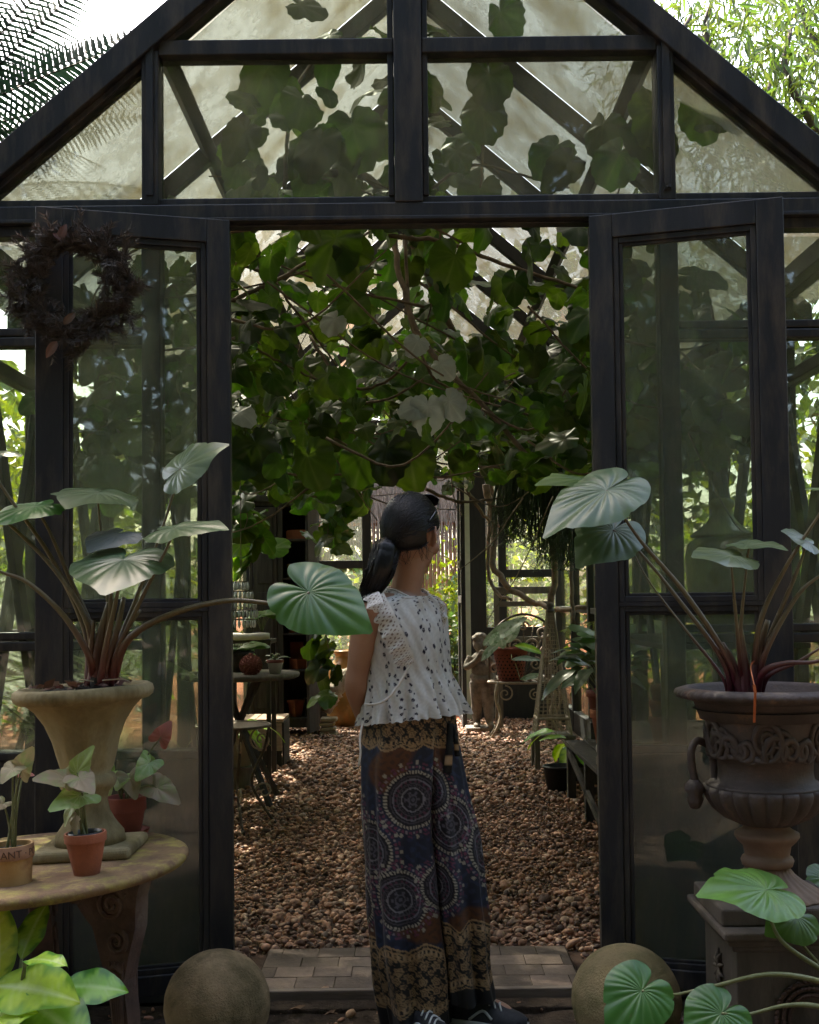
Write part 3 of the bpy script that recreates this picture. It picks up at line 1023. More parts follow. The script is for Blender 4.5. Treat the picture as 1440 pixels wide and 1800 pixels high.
# ------------------------------------------------------------------ garden around and behind the greenhouse
# tree ferns, left of the greenhouse
fern('tall tree fern arching over the left roof slope against the sky', (-2.35, 1.7, 0), 3.0, 10, 1.3, FR_D, seed=1, tilt=0.5)
tf = bpy.data.objects['tree_fern']
for k, (ax, ay, tx, ty, Y) in enumerate(((-135, 262, 215, 0, 1.65), (-130, 270, 225, 72, 1.75), (-140, 255, 140, -70, 1.6), (-130, 280, 240, 140, 1.85), (-145, 250, 50, -110, 1.6), (-130, 285, 190, 200, 1.9), (-150, 250, -20, -90, 1.7), (-140, 265, 190, -30, 1.9))):
    meshobj('frond', FROND_SIDE[k % 3], tf, frame_mat(P(ax, ay, Y), P(tx, ty, Y - 0.05), (-0.1 + 0.1 * rng.normal(), -1, 0.2 + 0.15 * rng.normal()), 0.9))
fern('tree fern behind the left roof slope with fronds hanging low', (-3.3, 4.4, 0), 3.6, 12, 1.5, FR_D, seed=2, tilt=0.45)
for k, (x, y, h, L) in enumerate(((-2.15, 0.9, 0.7, 1.05), (-2.35, 2.2, 1.1, 1.15), (-2.2, 3.6, 0.8, 1.1), (-2.5, 5.2, 1.2, 1.2), (-2.3, 6.9, 0.6, 1.0))):
    fern(('lime green fern outside the left wall nearest the front corner', 'taller lime fern second along the left glass wall', 'lime fern midway along the left glass wall',
          'lime fern fourth along the left glass wall', 'lime fern by the back corner of the left glass wall')[k], (x, y, 0), h, 14, L, FR_L, 'ferns along the glass walls', 0.5, 0.04, 'fern', seed=10 + k)
for k, (x, y, h, L) in enumerate(((2.2, 0.8, 0.5, 1.05), (2.3, 2.4, 0.9, 1.1), (2.4, 4.2, 0.7, 1.1), (2.3, 6.2, 0.9, 1.1))):
    fern(('lime green fern outside the right wall nearest the front corner', 'lime fern second along the right glass wall', 'lime fern third along the right glass wall',
          'lime fern by the back corner of the right glass wall')[k], (x, y, 0), h, 13, L, FR_L, 'ferns along the glass walls', 0.5, 0.04, 'fern', seed=30 + k)
# shrubs and trees beside the walls
def bush(label, x, y, h, r, mat, n, size, group, leaf=SMALL):
    return tree('shrub', label, (x, y, 0), (x, y, h * 0.5), [(x, y, h * 0.62, r, r, h * 0.42), (x + r * 0.4, y - r * 0.3, h * 0.4, r * 0.7, r * 0.7, h * 0.3), (x - r * 0.4, y + r * 0.3, h * 0.45, r * 0.7, r * 0.7, h * 0.32)], n, size, mat, 'shrub', group, leaf, 0.03)
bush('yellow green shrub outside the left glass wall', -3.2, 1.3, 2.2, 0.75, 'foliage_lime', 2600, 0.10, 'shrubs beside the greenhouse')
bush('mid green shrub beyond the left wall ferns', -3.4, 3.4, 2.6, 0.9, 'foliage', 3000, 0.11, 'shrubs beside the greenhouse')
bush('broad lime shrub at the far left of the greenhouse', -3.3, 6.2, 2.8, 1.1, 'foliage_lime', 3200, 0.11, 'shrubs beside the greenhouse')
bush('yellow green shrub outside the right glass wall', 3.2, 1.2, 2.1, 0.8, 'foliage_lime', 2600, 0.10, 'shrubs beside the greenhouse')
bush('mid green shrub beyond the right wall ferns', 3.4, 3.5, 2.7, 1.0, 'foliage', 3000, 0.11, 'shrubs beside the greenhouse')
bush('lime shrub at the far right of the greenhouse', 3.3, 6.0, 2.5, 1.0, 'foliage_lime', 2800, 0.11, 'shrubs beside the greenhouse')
# big trees over the roof on the right, and behind
tree('garden_tree', 'tall fine leaved tree above the right roof slope', (4.3, 4.6, 0), (4.2, 4.8, 4.6),
     [(2.1, 3.0, 3.9, 0.5, 0.5, 0.4), (1.75, 3.4, 4.5, 0.5, 0.5, 0.4), (2.3, 3.2, 4.2, 0.7, 0.7, 0.6), (2.6, 3.0, 3.5, 0.6, 0.6, 0.5), (2.0, 3.8, 4.7, 0.7, 0.7, 0.6), (3.3, 4.4, 4.2, 0.9, 0.9, 0.8), (4.3, 4.8, 5.4, 1.2, 1.0, 0.9), (3.0, 5.0, 5.5, 0.9, 0.9, 0.7), (5.0, 4.2, 4.3, 1.0, 0.9, 1.0), (4.0, 4.0, 3.3, 1.0, 0.8, 0.7), (3.6, 5.2, 6.3, 1.2, 1.0, 0.6)],
     20000, 0.11, 'foliage', leaf=NARROW, r0=0.12, droop=0.9, up=-0.2)
tree('garden_tree', 'lime topped tree peeping over the right eave', (3.0, 2.2, 0), (3.0, 2.2, 2.1),
     [(2.95, 2.2, 2.75, 0.55, 0.5, 0.45), (3.5, 2.4, 3.1, 0.6, 0.5, 0.5)], 2200, 0.10, 'foliage_lime', leaf=NARROW, r0=0.05)
for k, (x, y, h) in enumerate(((-7.0, 9.0, 5.0), (-1.8, 13.8, 5.4), (2.6, 13.5, 5.6), (6.0, 9.5, 5.5))):
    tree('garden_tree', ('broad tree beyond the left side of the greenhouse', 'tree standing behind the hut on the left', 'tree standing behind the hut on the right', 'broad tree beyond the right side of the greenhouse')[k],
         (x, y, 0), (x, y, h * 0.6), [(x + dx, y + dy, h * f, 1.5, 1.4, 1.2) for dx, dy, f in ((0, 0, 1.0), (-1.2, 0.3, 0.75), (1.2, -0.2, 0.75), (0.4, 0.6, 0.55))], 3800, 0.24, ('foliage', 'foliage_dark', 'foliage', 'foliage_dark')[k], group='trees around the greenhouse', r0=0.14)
# the wood behind the photographer (its reflection shows in the door panes and it shades the front)
mats = crown_mats([(x, y, z, 2.0, 1.4, 1.5) for x, y, z in ((-2, -10.5, 4.4), (-3, -11, 5.6), (-1, -10.5, 6.2), (-3.6, -10, 3.0), (-2, -10, 7.4), (2, -10, 7.4), (0, -10.5, 8.4), (-4, -10, 8), (4, -10, 8), (7, -7, 6), (9, -6, 5), (8, -9, 8), (10, -4, 7), (5, -9, 6), (-3, -7.5, 7.5), (3, -7.5, 7.8), (0, -8.5, 9.5), (-6.5, -4.5, 7.2), (6.5, -4.5, 7.2), (0, -5.0, 8.6), (-5, -8, 9.5), (5, -8, 9.5), (-9, -2, 3), (9, -2, 3), (-9, -2, 6), (9, -2, 6), (-7.5, -9, 2.0), (-5, -10.5, 3.4), (-4.6, -9.8, 1.2), (-2.0, -11, 2.6), (-1.5, -10.5, 0.8), (1.2, -11, 2.8), (1.8, -10.5, 1.0), (4.4, -10, 3.2), (4.8, -9.5, 1.2), (7.2, -9, 2.4),
                                                           (-8, -5, 2.0), (-8.5, -5.5, 4.6), (8.0, -5, 2.2), (8.4, -5.5, 4.6), (-6.6, -10, 5.6), (-0.5, -12, 5.2), (2.5, -12, 5.6), (6.5, -10.5, 6.0), (0.5, -12.5, 7.6), (4.5, -11.5, 8.0))], 50000, 0.40, 0.2)
mats += crown_mats([(-3.5, -0.3, 4.6, 0.8, 0.8, 0.6), (-3.9, 0.2, 5.4, 0.9, 0.8, 0.6), (-2.8, -0.3, 3.8, 0.6, 0.7, 0.5), (-3.4, -0.9, 5.2, 0.8, 0.8, 0.6), (-3.3, 1.8, 5.0, 0.6, 0.7, 0.5), (-3.3, 1.2, 4.9, 0.7, 0.8, 0.6), (-2.95, 0.5, 4.2, 0.7, 0.7, 0.6), (-3.6, 2.0, 5.8, 0.7, 0.7, 0.6), (-2.9, 0.2, 5.2, 0.8, 0.8, 0.6), (-3.4, 1.0, 6.2, 0.9, 0.9, 0.6)], 5500, 0.2)  # loose leaf crowns added out of view on the left to shade the front
tag(place_many('treeline', [SMALL], mats, MT['foliage_dark']), 'dense green wood standing behind the viewer, mirrored in the panes, with unseen crowns added on the left for shade', 'wood', kind='stuff')
fern('tree fern behind the viewer, mirrored against the sky in the left door pane', (-4.2, -6.2, 0), 3.3, 12, 2.0, FR_D, seed=77, tilt=0.6)

# undergrowth that closes the view either side, and the far wood round the garden
for sgn, lab in ((-1, 'sunlit yellow green undergrowth beyond the left glass wall'), (1, 'sunlit yellow green undergrowth beyond the right glass wall')):
    bl_ = [(sgn * (2.55 + 0.9 * rng.random()), y_ + rng.normal() * 0.2, 0.45 + 0.9 * rng.random(), 0.55, 0.55, 0.5) for y_ in np.linspace(0.3, 11, 16)] + [(sgn * (4.0 + rng.random()), y_, 1.0 + rng.random(), 0.9, 0.9, 0.9) for y_ in np.linspace(0, 12, 9)]
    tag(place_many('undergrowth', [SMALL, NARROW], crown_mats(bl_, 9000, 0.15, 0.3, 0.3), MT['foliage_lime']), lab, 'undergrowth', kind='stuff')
far = []
for a_ in np.linspace(R(-20), R(200), 34):
    rr = 17 + 3 * rng.random()
    for z_ in (1.2, 3.2, 5.2):
        far.append((rr * math.cos(a_) + rng.normal() * 0.6, 4 + rr * math.sin(a_), z_ * rng.uniform(0.8, 1.15), 2.0, 1.6, 1.5))
tag(place_many('treeline', [SMALL], crown_mats(far, 11000, 0.5, 0.2), MT['foliage']), 'distant green wood closing the garden behind the greenhouse', 'wood', kind='stuff')

# hut with reed wall and thatch behind the back doorway
hut = thing('reed_hut', 'reed walled hut with a thatched eave behind the back doorway', 'hut', (0.4, 11.6, 0))
MT['reed'] = surf('orange_reed', (0.26, 0.12, 0.06), (0.45, 0.23, 0.12), 10, 0.75, 0.3, 60, stretch=(3, 3, 0.5), rnd=0.3)
MT['thatch'] = surf('grey_brown_thatch', (0.10, 0.075, 0.055), (0.24, 0.17, 0.12), 25, 0.95, 0.6, 90, stretch=(4, 4, 0.5), rnd=0.3)
reed_me = None
for k in range(36):
    x = -0.47 + k * 0.052
    r_ = 0.024
    if reed_me is None:
        mb = MB().lathe([(r_ * 0.95, 0), (r_, 0.4), (r_ * 1.12, 0.42), (r_, 0.44), (r_ * 0.96, 1.1), (r_ * 1.1, 1.12), (r_ * 0.95, 1.14), (r_ * 0.9, 2.3)], 8)
        reed_me = mb.mesh('reed', True)
        reed_me.materials.append(MT['reed'])
    o = meshobj('reed', reed_me, hut, Matrix.Translation((x, 11.6 + random.uniform(-0.012, 0.012), random.uniform(-0.05, 0.05))) @ Matrix.Rotation(random.uniform(0, 6), 4, 'Z'))
mats = []
STRAW = (np.array([(-0.008, 0, 0), (0.008, 0, 0), (0.006, 1, 0.02), (-0.006, 1, 0.02)], float), [(0, 1, 2, 3)], np.array([(0.3, 0, 0, 1)] * 4, float))
for k in range(1600):
    x = rng.uniform(-1.2, 2.1)
    z = rng.uniform(2.0, 2.75)
    p0 = Vector((x, 11.45 - (2.75 - z) * 0.5 + rng.normal() * 0.03, z))
    mats.append(frame_mat(p0, p0 + Vector((rng.normal() * 0.05, -0.18, -0.34)) * rng.uniform(0.7, 1.3), (rng.normal(), -1, 0.3)))
o = place_many('thatch', [STRAW], mats, MT['thatch'], hut)
o['kind'] = 'stuff'
MB().prism([(-1.25, 2.2), (2.15, 2.2), (2.15, 2.8), (-1.25, 2.8)], 11.5, 12.2).build('roof', MT['thatch'], hut)
MB().lathe([(0.05, 0), (0.07, 0.1), (0.05, 0.18), (0.06, 0.26), (0.03, 0.34)], 12, (0.72, 11.5, 1.18)).build('wall_lamp', surf('brown_lamp', (0.06, 0.03, 0.03), (0.1, 0.06, 0.05), 10), hut, smooth=True)

# cacti against the hut
MT['cactus'] = surf('cactus_skin', (0.06, 0.15, 0.05), (0.12, 0.24, 0.09), 16, 0.55, 0.2, 60)
def cactus(label, x, y, stems):
    t_ = thing('column_cactus', label, 'cactus', (x, y, 0), 'column cacti behind the back doorway')
    for (dx, h, r_) in stems:
        mb = MB().lathe([(r_ * 0.8, 0), (r_, 0.3), (r_, h * 0.8), (r_ * 0.8, h - 0.05), (r_ * 0.3, h)], 28, (x + dx, y, 0), rmod=lambda a, k: 1 - 0.22 * abs(math.sin(3.5 * a)))
        mb.build('stem', MT['cactus'], t_, smooth=True)
cactus('tall green column cacti left of the dark ponytail', -0.32, 10.4, ((0, 2.0, 0.06), (0.14, 2.15, 0.06), (-0.14, 1.7, 0.055)))
cactus('short column cacti in front of the reed wall', 0.42, 10.9, ((0, 1.35, 0.05), (0.11, 1.5, 0.05), (-0.12, 1.2, 0.045)))
# shrubs seen through the back doorway
bush('bright sunlit bush mounded behind the back doorway', 0.62, 10.2, 1.55, 0.5, 'foliage_lime', 1500, 0.08, None)
bush('dark green bush just outside the back doorway', 0.45, 9.45, 0.95, 0.34, 'foliage_dark', 900, 0.10, None)
bush('yellow variegated bush behind the left back window', -0.85, 9.3, 1.35, 0.45, 'foliage_lime', 1200, 0.09, None)
bush('pale green bush behind the right back windows', 1.25, 9.8, 2.1, 0.7, 'foliage_lime', 1800, 0.10, None)
fern('lime fern behind the left back window', (-0.8, 10.3, 0), 1.0, 12, 1.0, FR_L, None, 0.5, 0.04, 'fern', seed=55)

# ------------------------------------------------------------------ climbing vine under the roof
MT['vine_leaf'] = leafmat('vine_leaf', (0.030, 0.074, 0.012), (0.055, 0.10, 0.026), 0.48, 0.32, 0.62, spec=0.5)
MT['vine_pale'] = leafmat('vine_leaf_underside', (0.33, 0.36, 0.32), (0.40, 0.43, 0.38), 0.15, 0.45, 0.15, spec=0.3)
MT['stem'] = surf('vine_stem', (0.09, 0.065, 0.045), (0.22, 0.16, 0.115), 18, 0.8, 0.6, 70, bdist=0.004)
vine = thing('climbing_vine', 'large toothed leaf vine filling the greenhouse under its roof', 'vine', (0.95, 6.9, 0))
VD = [polar_leaf(VINE, 61, 5, 5, 0.004, f * 0.6, d, c, 0.10, 15, w, s, wd, 0.10) for s, (f, d, c, nt, w, wd) in enumerate(((0.12, 0.3, 0.2, 19, 0.03, 1.0), (0.2, 0.12, 0.3, 21, 0.05, 0.9), (0.05, 0.5, 0.1, 17, 0.04, 1.08), (-0.08, 0.3, 0.4, 19, 0.06, 1.0), (0.25, 0.6, 0.2, 23, 0.05, 0.85)))]
VDL = [polar_leaf(VINE, 41, 3, 5, 0.004, f * 0.6, d, c, 0.10, 10, w, s, wd, 0.10) for s, (f, d, c, nt, w, wd) in enumerate(((0.12, 0.3, 0.2, 19, 0.03, 1.0), (0.2, 0.12, 0.3, 21, 0.05, 0.9), (0.05, 0.5, 0.1, 17, 0.04, 1.08), (-0.08, 0.3, 0.4, 19, 0.06, 1.0), (0.25, 0.6, 0.2, 23, 0.05, 0.85)))]
VM = [leaf_mesh('leaf', d, MT['vine_leaf']) for d in VD]
VMP = [leaf_mesh('leaf', d, MT['vine_pale']) for d in VD]

def stem(ctrl, r0, r1, n=26, parent=vine, mat=None, sides=7, name='stem'):
    pts = spline(ctrl, n)
    pts = [q + Vector(rng.normal(size=3)) * r0 * 0.25 for q in pts]
    return MB().tube(pts, taper(r0, r1, len(pts)), sides).build(name, mat or MT['stem'], parent, smooth=True)

# stems read off the photograph, each with its own depth
ST = [
    ([(690, 395, 2.0), (700, 470, 1.9), (735, 585, 1.8), (790, 655, 1.7), (880, 745, 1.6), (950, 835, 1.5)], 0.016, 0.011),
    ([(712, 420, 2.0), (722, 560, 2.0), (748, 640, 2.0), (785, 680, 2.1), (850, 680, 2.3), (905, 655, 2.6)], 0.009, 0.005),
    ([(545, 590, 2.6), (590, 660, 2.5), (630, 683, 2.4), (680, 670, 2.3), (722, 630, 2.2)], 0.010, 0.007),
    ([(560, 665, 2.7), (630, 705, 2.6), (690, 698, 2.5), (745, 665, 2.4)], 0.008, 0.006),
    ([(408, 530, 1.2), (470, 500, 1.3), (560, 450, 1.5), (650, 408, 1.7)], 0.011, 0.006),
    ([(408, 462, 1.3), (470, 485, 1.5), (530, 560, 1.9), (590, 640, 2.4)], 0.008, 0.005),
    ([(660, 412, 1.5), (780, 425, 1.5), (900, 470, 1.5), (1000, 500, 1.4), (1045, 520, 1.3)], 0.011, 0.007),
    ([(705, 470, 2.4), (800, 545, 2.5), (900, 625, 2.6), (960, 650, 2.6)], 0.008, 0.004),
    ([(775, 400, 1.1), (770, 480, 1.2), (748, 580, 1.3)], 0.005, 0.003),
    ([(410, 590, 2.0), (500, 640, 2.2), (560, 670, 2.5)], 0.007, 0.005),
    ([(855, 850, 7.2), (870, 930, 7.2), (868, 985, 7.1), (890, 1030, 7.0), (945, 1060, 6.8), (975, 1072, 6.6), (1030, 1068, 6.3)], 0.036, 0.02),
    ([(866, 820, 7.3), (862, 900, 7.3), (858, 1000, 7.2), (872, 1040, 7.1), (900, 1055, 6.9)], 0.022, 0.014),
    ([(820, 860, 6.6), (850, 905, 6.8), (880, 925, 7.0), (905, 920, 7.0)], 0.016, 0.01),
    ([(750, 860, 5.0), (800, 880, 5.2), (850, 880, 5.4), (920, 865, 5.6)], 0.014, 0.008),
    ([(500, 330, 0.5), (505, 250, 0.6), (520, 150, 0.8), (600, 60, 1.0)], 0.009, 0.005),
    ([(760, 330, 0.6), (830, 290, 0.7), (925, 310, 0.8), (1000, 330, 0.9)], 0.007, 0.004),
    ([(835, 120, 0.9), (850, 220, 0.8), (845, 330, 0.8)], 0.006, 0.004),
    ([(1005, 820, 6.0), (1003, 950, 6.0), (1008, 1100, 5.9)], 0.02, 0.016),
]
for ctrl, r0, r1 in ST:
    stem([P(*c) for c in ctrl], r0, r1)
# trunk of the vine rising from the gravel behind the bench, then along the ridge
stem([(1.25, 6.9, 0), (1.2, 6.9, 0.8), (1.28, 6.8, 1.6), (1.1, 6.4, 2.3), (0.5, 5.0, 2.9), (0.1, 3.0, 3.1), (-0.1, 1.2, 2.95), (-0.3, 0.5, 2.8)], 0.035, 0.015, 50)
for k in range(84):
    y = rng.uniform(0.5, 5.5)
    a_ = Vector((rng.uniform(-1.3, 1.3), y, rng.uniform(1.9, 2.9)))
    d = Vector((rng.normal(), rng.normal() * 0.5, rng.normal() * 0.45)).normalized()
    L = rng.uniform(0.5, 1.3)
    q = [a_, a_ + d * L * 0.5 + Vector((0, 0, -0.12)), a_ + d * L + Vector((0, 0, rng.normal() * 0.15))]
    q = [Vector((max(-1.35, min(1.35, v.x)), max(0.35, v.y), min(v.z, ZR - 0.3 - SL * abs(v.x)))) for v in q]
    stem(q, rng.uniform(0.004, 0.008), 0.003, 12, sides=5)

# leaves: hung blades, faces tilted to the light
def vine_leaf_mat(p0, size, face=None):
    d = Vector((rng.normal() * 0.75, rng.normal() * 0.55, -0.55 + rng.normal() * 0.5)).normalized()
    n = face or Vector((rng.normal() * 0.5, -0.45 + rng.normal() * 0.6, 0.75))
    return frame_mat(p0, p0 + d * size, n)

def lower_z(x, y):
    # lower fringe of the canopy; hangs lowest at the left, higher over the bench
    base_px = 856 - 60 * max(0, x) / 1.4 + 25 * math.sin(x * 5.0 + y)
    return 1.24 + (1050 - base_px) * (y - CAM.y) / FPX

place = []
while len(place) < 2000:
    x, y = rng.uniform(-1.42, 1.42), 0.52 + 6.4 * rng.random() ** 1.35
    zl = lower_z(x, y)
    zt = min(ZR - 0.25 - SL * abs(x), 3.0 + (0.5 if abs(x + 0.15) < 0.5 else -0.15))
    if zt < zl + 0.05:
        zt = zl + 0.05
    z = rng.uniform(zl, zt)
    # keep the upper right of the gable fairly open, thin out the middle
    px = 726 + (x + 0.011) * FPX / (y - CAM.y)
    py = 1050 - (z - 1.24) * FPX / (y - CAM.y)
    if py < 235 and px > 790 and rng.random() < 0.9:
        continue
    if py < 330 and px < 370 and rng.random() < 0.8:
        continue
    if y < 1.9 and 395 < py < 860 and 520 < px < 930 and rng.random() < 0.88:
        continue
    if y < 0.9 and 395 < py < 860 and rng.random() < 0.6:
        continue
    if abs(x) < 0.55 and y > 2.5 and z < 2.35 and rng.random() < 0.45:
        continue
    if z < 1.75 and y < 3:
        continue
    s_ = rng.uniform(0.07, 0.155) * (0.8 if y > 5 else 1.0)
    place.append((s_ / (y - CAM.y), Vector((x, y, z)), s_))
# single blades that stand out in the photograph
KEY = [(735, 715, 0.8, 700, 722, 0, 1), (752, 715, 0.8, 750, 770, 1, 1), (790, 705, 0.8, 815, 745, 0, 1), (775, 640, 0.8, 790, 660, 1, 1), (590, 560, 0.85, 575, 580, 1, 1), (735, 600, 0.85, 725, 615, 1, 1), (420, 725, 0.8, 440, 735, 1, 1),
       (860, 650, 1.7, 805, 665, 0, 0), (905, 730, 1.6, 850, 740, 0, 0), (480, 660, 1.2, 510, 690, 0, 0), (590, 420, 1.0, 560, 510, 0, 0), (620, 440, 1.0, 640, 510, 0, 0), (800, 450, 1.1, 780, 520, 0, 0), (450, 780, 1.3, 480, 850, 0, 0), (540, 800, 1.3, 560, 870, 0, 0),
       (680, 790, 1.4, 670, 860, 0, 0), (720, 800, 1.4, 735, 870, 0, 0), (640, 800, 1.5, 615, 860, 0, 0), (960, 720, 1.2, 985, 770, 0, 0), (440, 180, 0.35, 400, 150, 0, 0), (470, 120, 0.35, 430, 190, 0, 0), (430, 230, 0.35, 395, 280, 0, 0), (420, 290, 0.4, 400, 325, 0, 0),
       (860, 130, 0.35, 870, 200, 0, 0), (850, 190, 0.35, 855, 255, 0, 0), (1150, 190, 0.3, 1140, 270, 0, 0), (1140, 230, 0.3, 1180, 300, 0, 0), (1230, 190, 0.35, 1250, 260, 0, 0), (1270, 200, 0.35, 1220, 230, 0, 0), (1060, 220, 0.4, 1050, 280, 0, 0), (975, 260, 0.4, 940, 310, 0, 0), (880, 20, 0.45, 905, 70, 0, 0), (530, 10, 0.4, 580, 30, 0, 0),
       (1000, 285, 0.3, 960, 330, 0, 0), (1090, 270, 0.3, 1060, 330, 0, 0), (560, 250, 0.4, 530, 320, 0, 0), (620, 220, 0.5, 640, 300, 0, 0)]
for (ax, ay, Y, tx, ty, pale, white) in KEY:
    a_, b_ = P(ax, ay, Y), P(tx, ty, Y - 0.03)
    b_ = a_ + (b_ - a_).normalized() * max(0.085, (b_ - a_).length * 0.95)
    M = frame_mat(a_, b_, (rng.normal() * 0.3, -1, 0.5 + rng.normal() * 0.3))
    meshobj('leaf', (VMP if white else VM)[rng.integers(5)], vine, M)
place.sort(key=lambda q: -q[0])
for k, (_, p0, s_) in enumerate(place[:255]):
    meshobj('leaf', VM[k % 5], vine, vine_leaf_mat(p0, s_))
rest = place[255:]
o = place_many('foliage', VDL, [vine_leaf_mat(p0, s_) for _, p0, s_ in rest], MT['vine_leaf'], vine)
o['kind'] = 'stuff'
# trails that hang in front of the cupboard on the left
mats = []
for (px0, py0, px1, py1, Y, n) in ((430, 850, 440, 1000, 5.6, 18), (560, 850, 575, 960, 6.2, 12), (600, 850, 610, 930, 6.4, 10), (565, 1080, 575, 1215, 6.6, 12), (420, 880, 430, 930, 5.2, 8), (1030, 820, 1035, 900, 5.0, 10)):
    a_, b_ = P(px0, py0, Y), P(px1, py1, Y)
    stem([a_, (a_ + b_) / 2 + Vector((0.04, 0.02, 0)), b_], 0.006, 0.003, 12, sides=5)
    for k in range(n):
        q = a_.lerp(b_, rng.random()) + Vector(rng.normal(size=3)) * 0.07
        mats.append(vine_leaf_mat(q, rng.uniform(0.13, 0.2)))
o = place_many('foliage', VD, mats, MT['vine_leaf'], vine)
o['kind'] = 'stuff'

# ------------------------------------------------------------------ left table and what stands on it
MT['lichen'] = surf('lichened_table_stone', (0.13, 0.072, 0.042), (0.27, 0.165, 0.08), 9, 0.85, 0.7, 60, stain=(0.33, 0.27, 0.07), stain_amt=0.42, stain_scale=13, bdist=0.006)
MT['rust_iron'] = surf('rusted_cast_iron', (0.055, 0.032, 0.026), (0.13, 0.075, 0.06), 14, 0.85, 0.7, 90, stain=(0.20, 0.15, 0.12), stain_amt=0.15, bdist=0.006)
MT['urn_stone'] = surf('buff_urn_stone', (0.20, 0.155, 0.075), (0.34, 0.28, 0.16), 7, 0.9, 0.5, 80, stain=(0.12, 0.09, 0.04), stain_amt=0.4, stain_scale=5, stretch=(1, 1, 0.5))
MT['terracotta'] = surf('terracotta', (0.26, 0.075, 0.035), (0.38, 0.12, 0.06), 9, 0.8, 0.3, 90, stain=(0.15, 0.05, 0.035), stain_amt=0.25, rnd=0.15)
MT['terracotta_old'] = surf('old_red_terracotta', (0.16, 0.04, 0.03), (0.25, 0.07, 0.05), 9, 0.75, 0.3, 90)
MT['potmix'] = surf('potting_mix', (0.012, 0.009, 0.008), (0.05, 0.038, 0.03), 40, 0.95, 1.0, 120, bdist=0.01)
TC = P(45, 1515, -0.66)
TILT = R(-2.6)
TR = Matrix.Rotation(TILT, 4, 'Y')
TM = Matrix.Translation(TC) @ TR @ Matrix.Translation(-TC)
TN = TR @ Vector((0, 0, 1))

def on_table(px, py):
    d = _f + _r * ((px - CX) / FPX) + _u * ((CY - py) / FPX)
    k = (TC - CAM).dot(TN) / d.dot(TN)
    return TM.inverted() @ (CAM + d * k)           # in the table's untilted frame

def settle(o):
    o.location = TM @ Vector(o.location)
    o.rotation_euler = (0, TILT, 0)

tb = thing('garden_table', 'round lichened stone table on an ornate rusty iron base, left of the doorway', 'table', (TC.x, TC.y, 0))
RT = 0.415
MB().lathe([(0.0, -0.030), (RT - 0.03, -0.032), (RT - 0.008, -0.026), (RT, -0.014), (RT - 0.002, -0.006), (RT - 0.012, 0.0), (RT - 0.022, -0.002), (RT - 0.03, 0.0), (0.0, 0.001)], 96, tuple(TC)).build('table_top', MT['lichen'], tb, smooth=True)
H0 = TC.z - 0.033
leg_poly = [(0.36, H0), (0.345, H0 - 0.045), (0.338, H0 - 0.12), (0.315, H0 - 0.19), (0.298, H0 - 0.25), (0.305, H0 - 0.34), (0.30, -0.0), (0.335, -0.03), (0.22, -0.03), (0.252, 0.0), (0.258, H0 - 0.34), (0.25, H0 - 0.25), (0.232, H0 - 0.19), (0.215, H0 - 0.12), (0.185, H0 - 0.085), (0.16, H0 - 0.05), (0.06, H0 - 0.035), (0.03, H0)]
base_ang = R(-20)
leg_me = None
for k in range(3):
    mb = MB()
    n = len(leg_poly)
    th_ = 0.028
    mb.add([(x, -th_, z) for x, z in leg_poly] + [(x, th_, z) for x, z in leg_poly], [tuple(range(n)), tuple(range(2 * n - 1, n - 1, -1))] + [(i, i + n, (i + 1) % n + n, (i + 1) % n) for i in range(n)])
    # cast scrolls and acanthus ribs standing proud of both faces
    for yy in (-th_ - 0.002, th_ + 0.002):
        for (cx_, cz_, r_, tw, ph) in ((0.275, H0 - 0.06, 0.045, 2.2, 0.5), (0.17, H0 - 0.035, 0.026, 2.0, 2.0), (0.285, H0 - 0.15, 0.032, -1.8, 1.0), (0.276, H0 - 0.23, 0.02, 1.6, 0.2)):
            sp = [(cx_ + r_ * (1 - j / 26) * math.cos(ph + tw * 2 * math.pi * j / 26), yy, cz_ + r_ * (1 - j / 26) * math.sin(ph + tw * 2 * math.pi * j / 26)) for j in range(24)]
            mb.tube(sp, taper(0.008, 0.005, 24), 6)
        for j in range(5):
            mb.tube([(0.262 + 0.009 * j, yy, H0 - 0.20), (0.268 + 0.006 * j, yy * 1.1, H0 - 0.30), (0.266 + 0.006 * j, yy, H0 - 0.42)], [0.004, 0.006, 0.003], 5)
    ang = base_ang + k * 2 * math.pi / 3
    A = Matrix.Translation((TC.x, TC.y, 0)) @ Matrix.Rotation(ang, 4, 'Z')
    mb.v = [tuple(A @ Vector(v)) for v in mb.v]
    mb.build('leg', MT['rust_iron'], tb, bevel=0.006)
MB().lathe([(0.03, H0 - 0.05), (0.10, H0 - 0.045), (0.10, H0), (0.03, H0)], 20, (TC.x, TC.y, 0)).build('apron', MT['rust_iron'], tb)
tb.location = TM @ Vector(tb.location)
tb.rotation_euler = (0, TILT, 0)

# stone urn
UB = on_table(160, 1500)
urn = thing('stone_urn', 'tall buff stone urn with a rolled rim on the round table', 'urn', UB)
su = 0.00152
ub = Vector(UB)
MB().box(ub.x - 0.128, ub.x + 0.128, ub.y - 0.118, ub.y + 0.118, ub.z, ub.z + 0.03).build('base_slab', MT['urn_stone'], urn, bevel=0.012, seg=3)
prof = [(0.0, 0.028), (0.092, 0.03), (0.088, 0.055), (0.066, 0.085), (0.054, 0.11), (0.049, 0.14), (0.054, 0.16), (0.070, 0.175), (0.076, 0.19), (0.070, 0.205), (0.060, 0.21), (0.070, 0.23), (0.078, 0.26), (0.088, 0.30), (0.106, 0.345), (0.130, 0.38), (0.150, 0.398), (0.168, 0.402), (0.178, 0.410), (0.181, 0.422), (0.178, 0.434), (0.168, 0.441), (0.154, 0.439), (0.147, 0.43), (0.142, 0.405), (0.0, 0.40)]
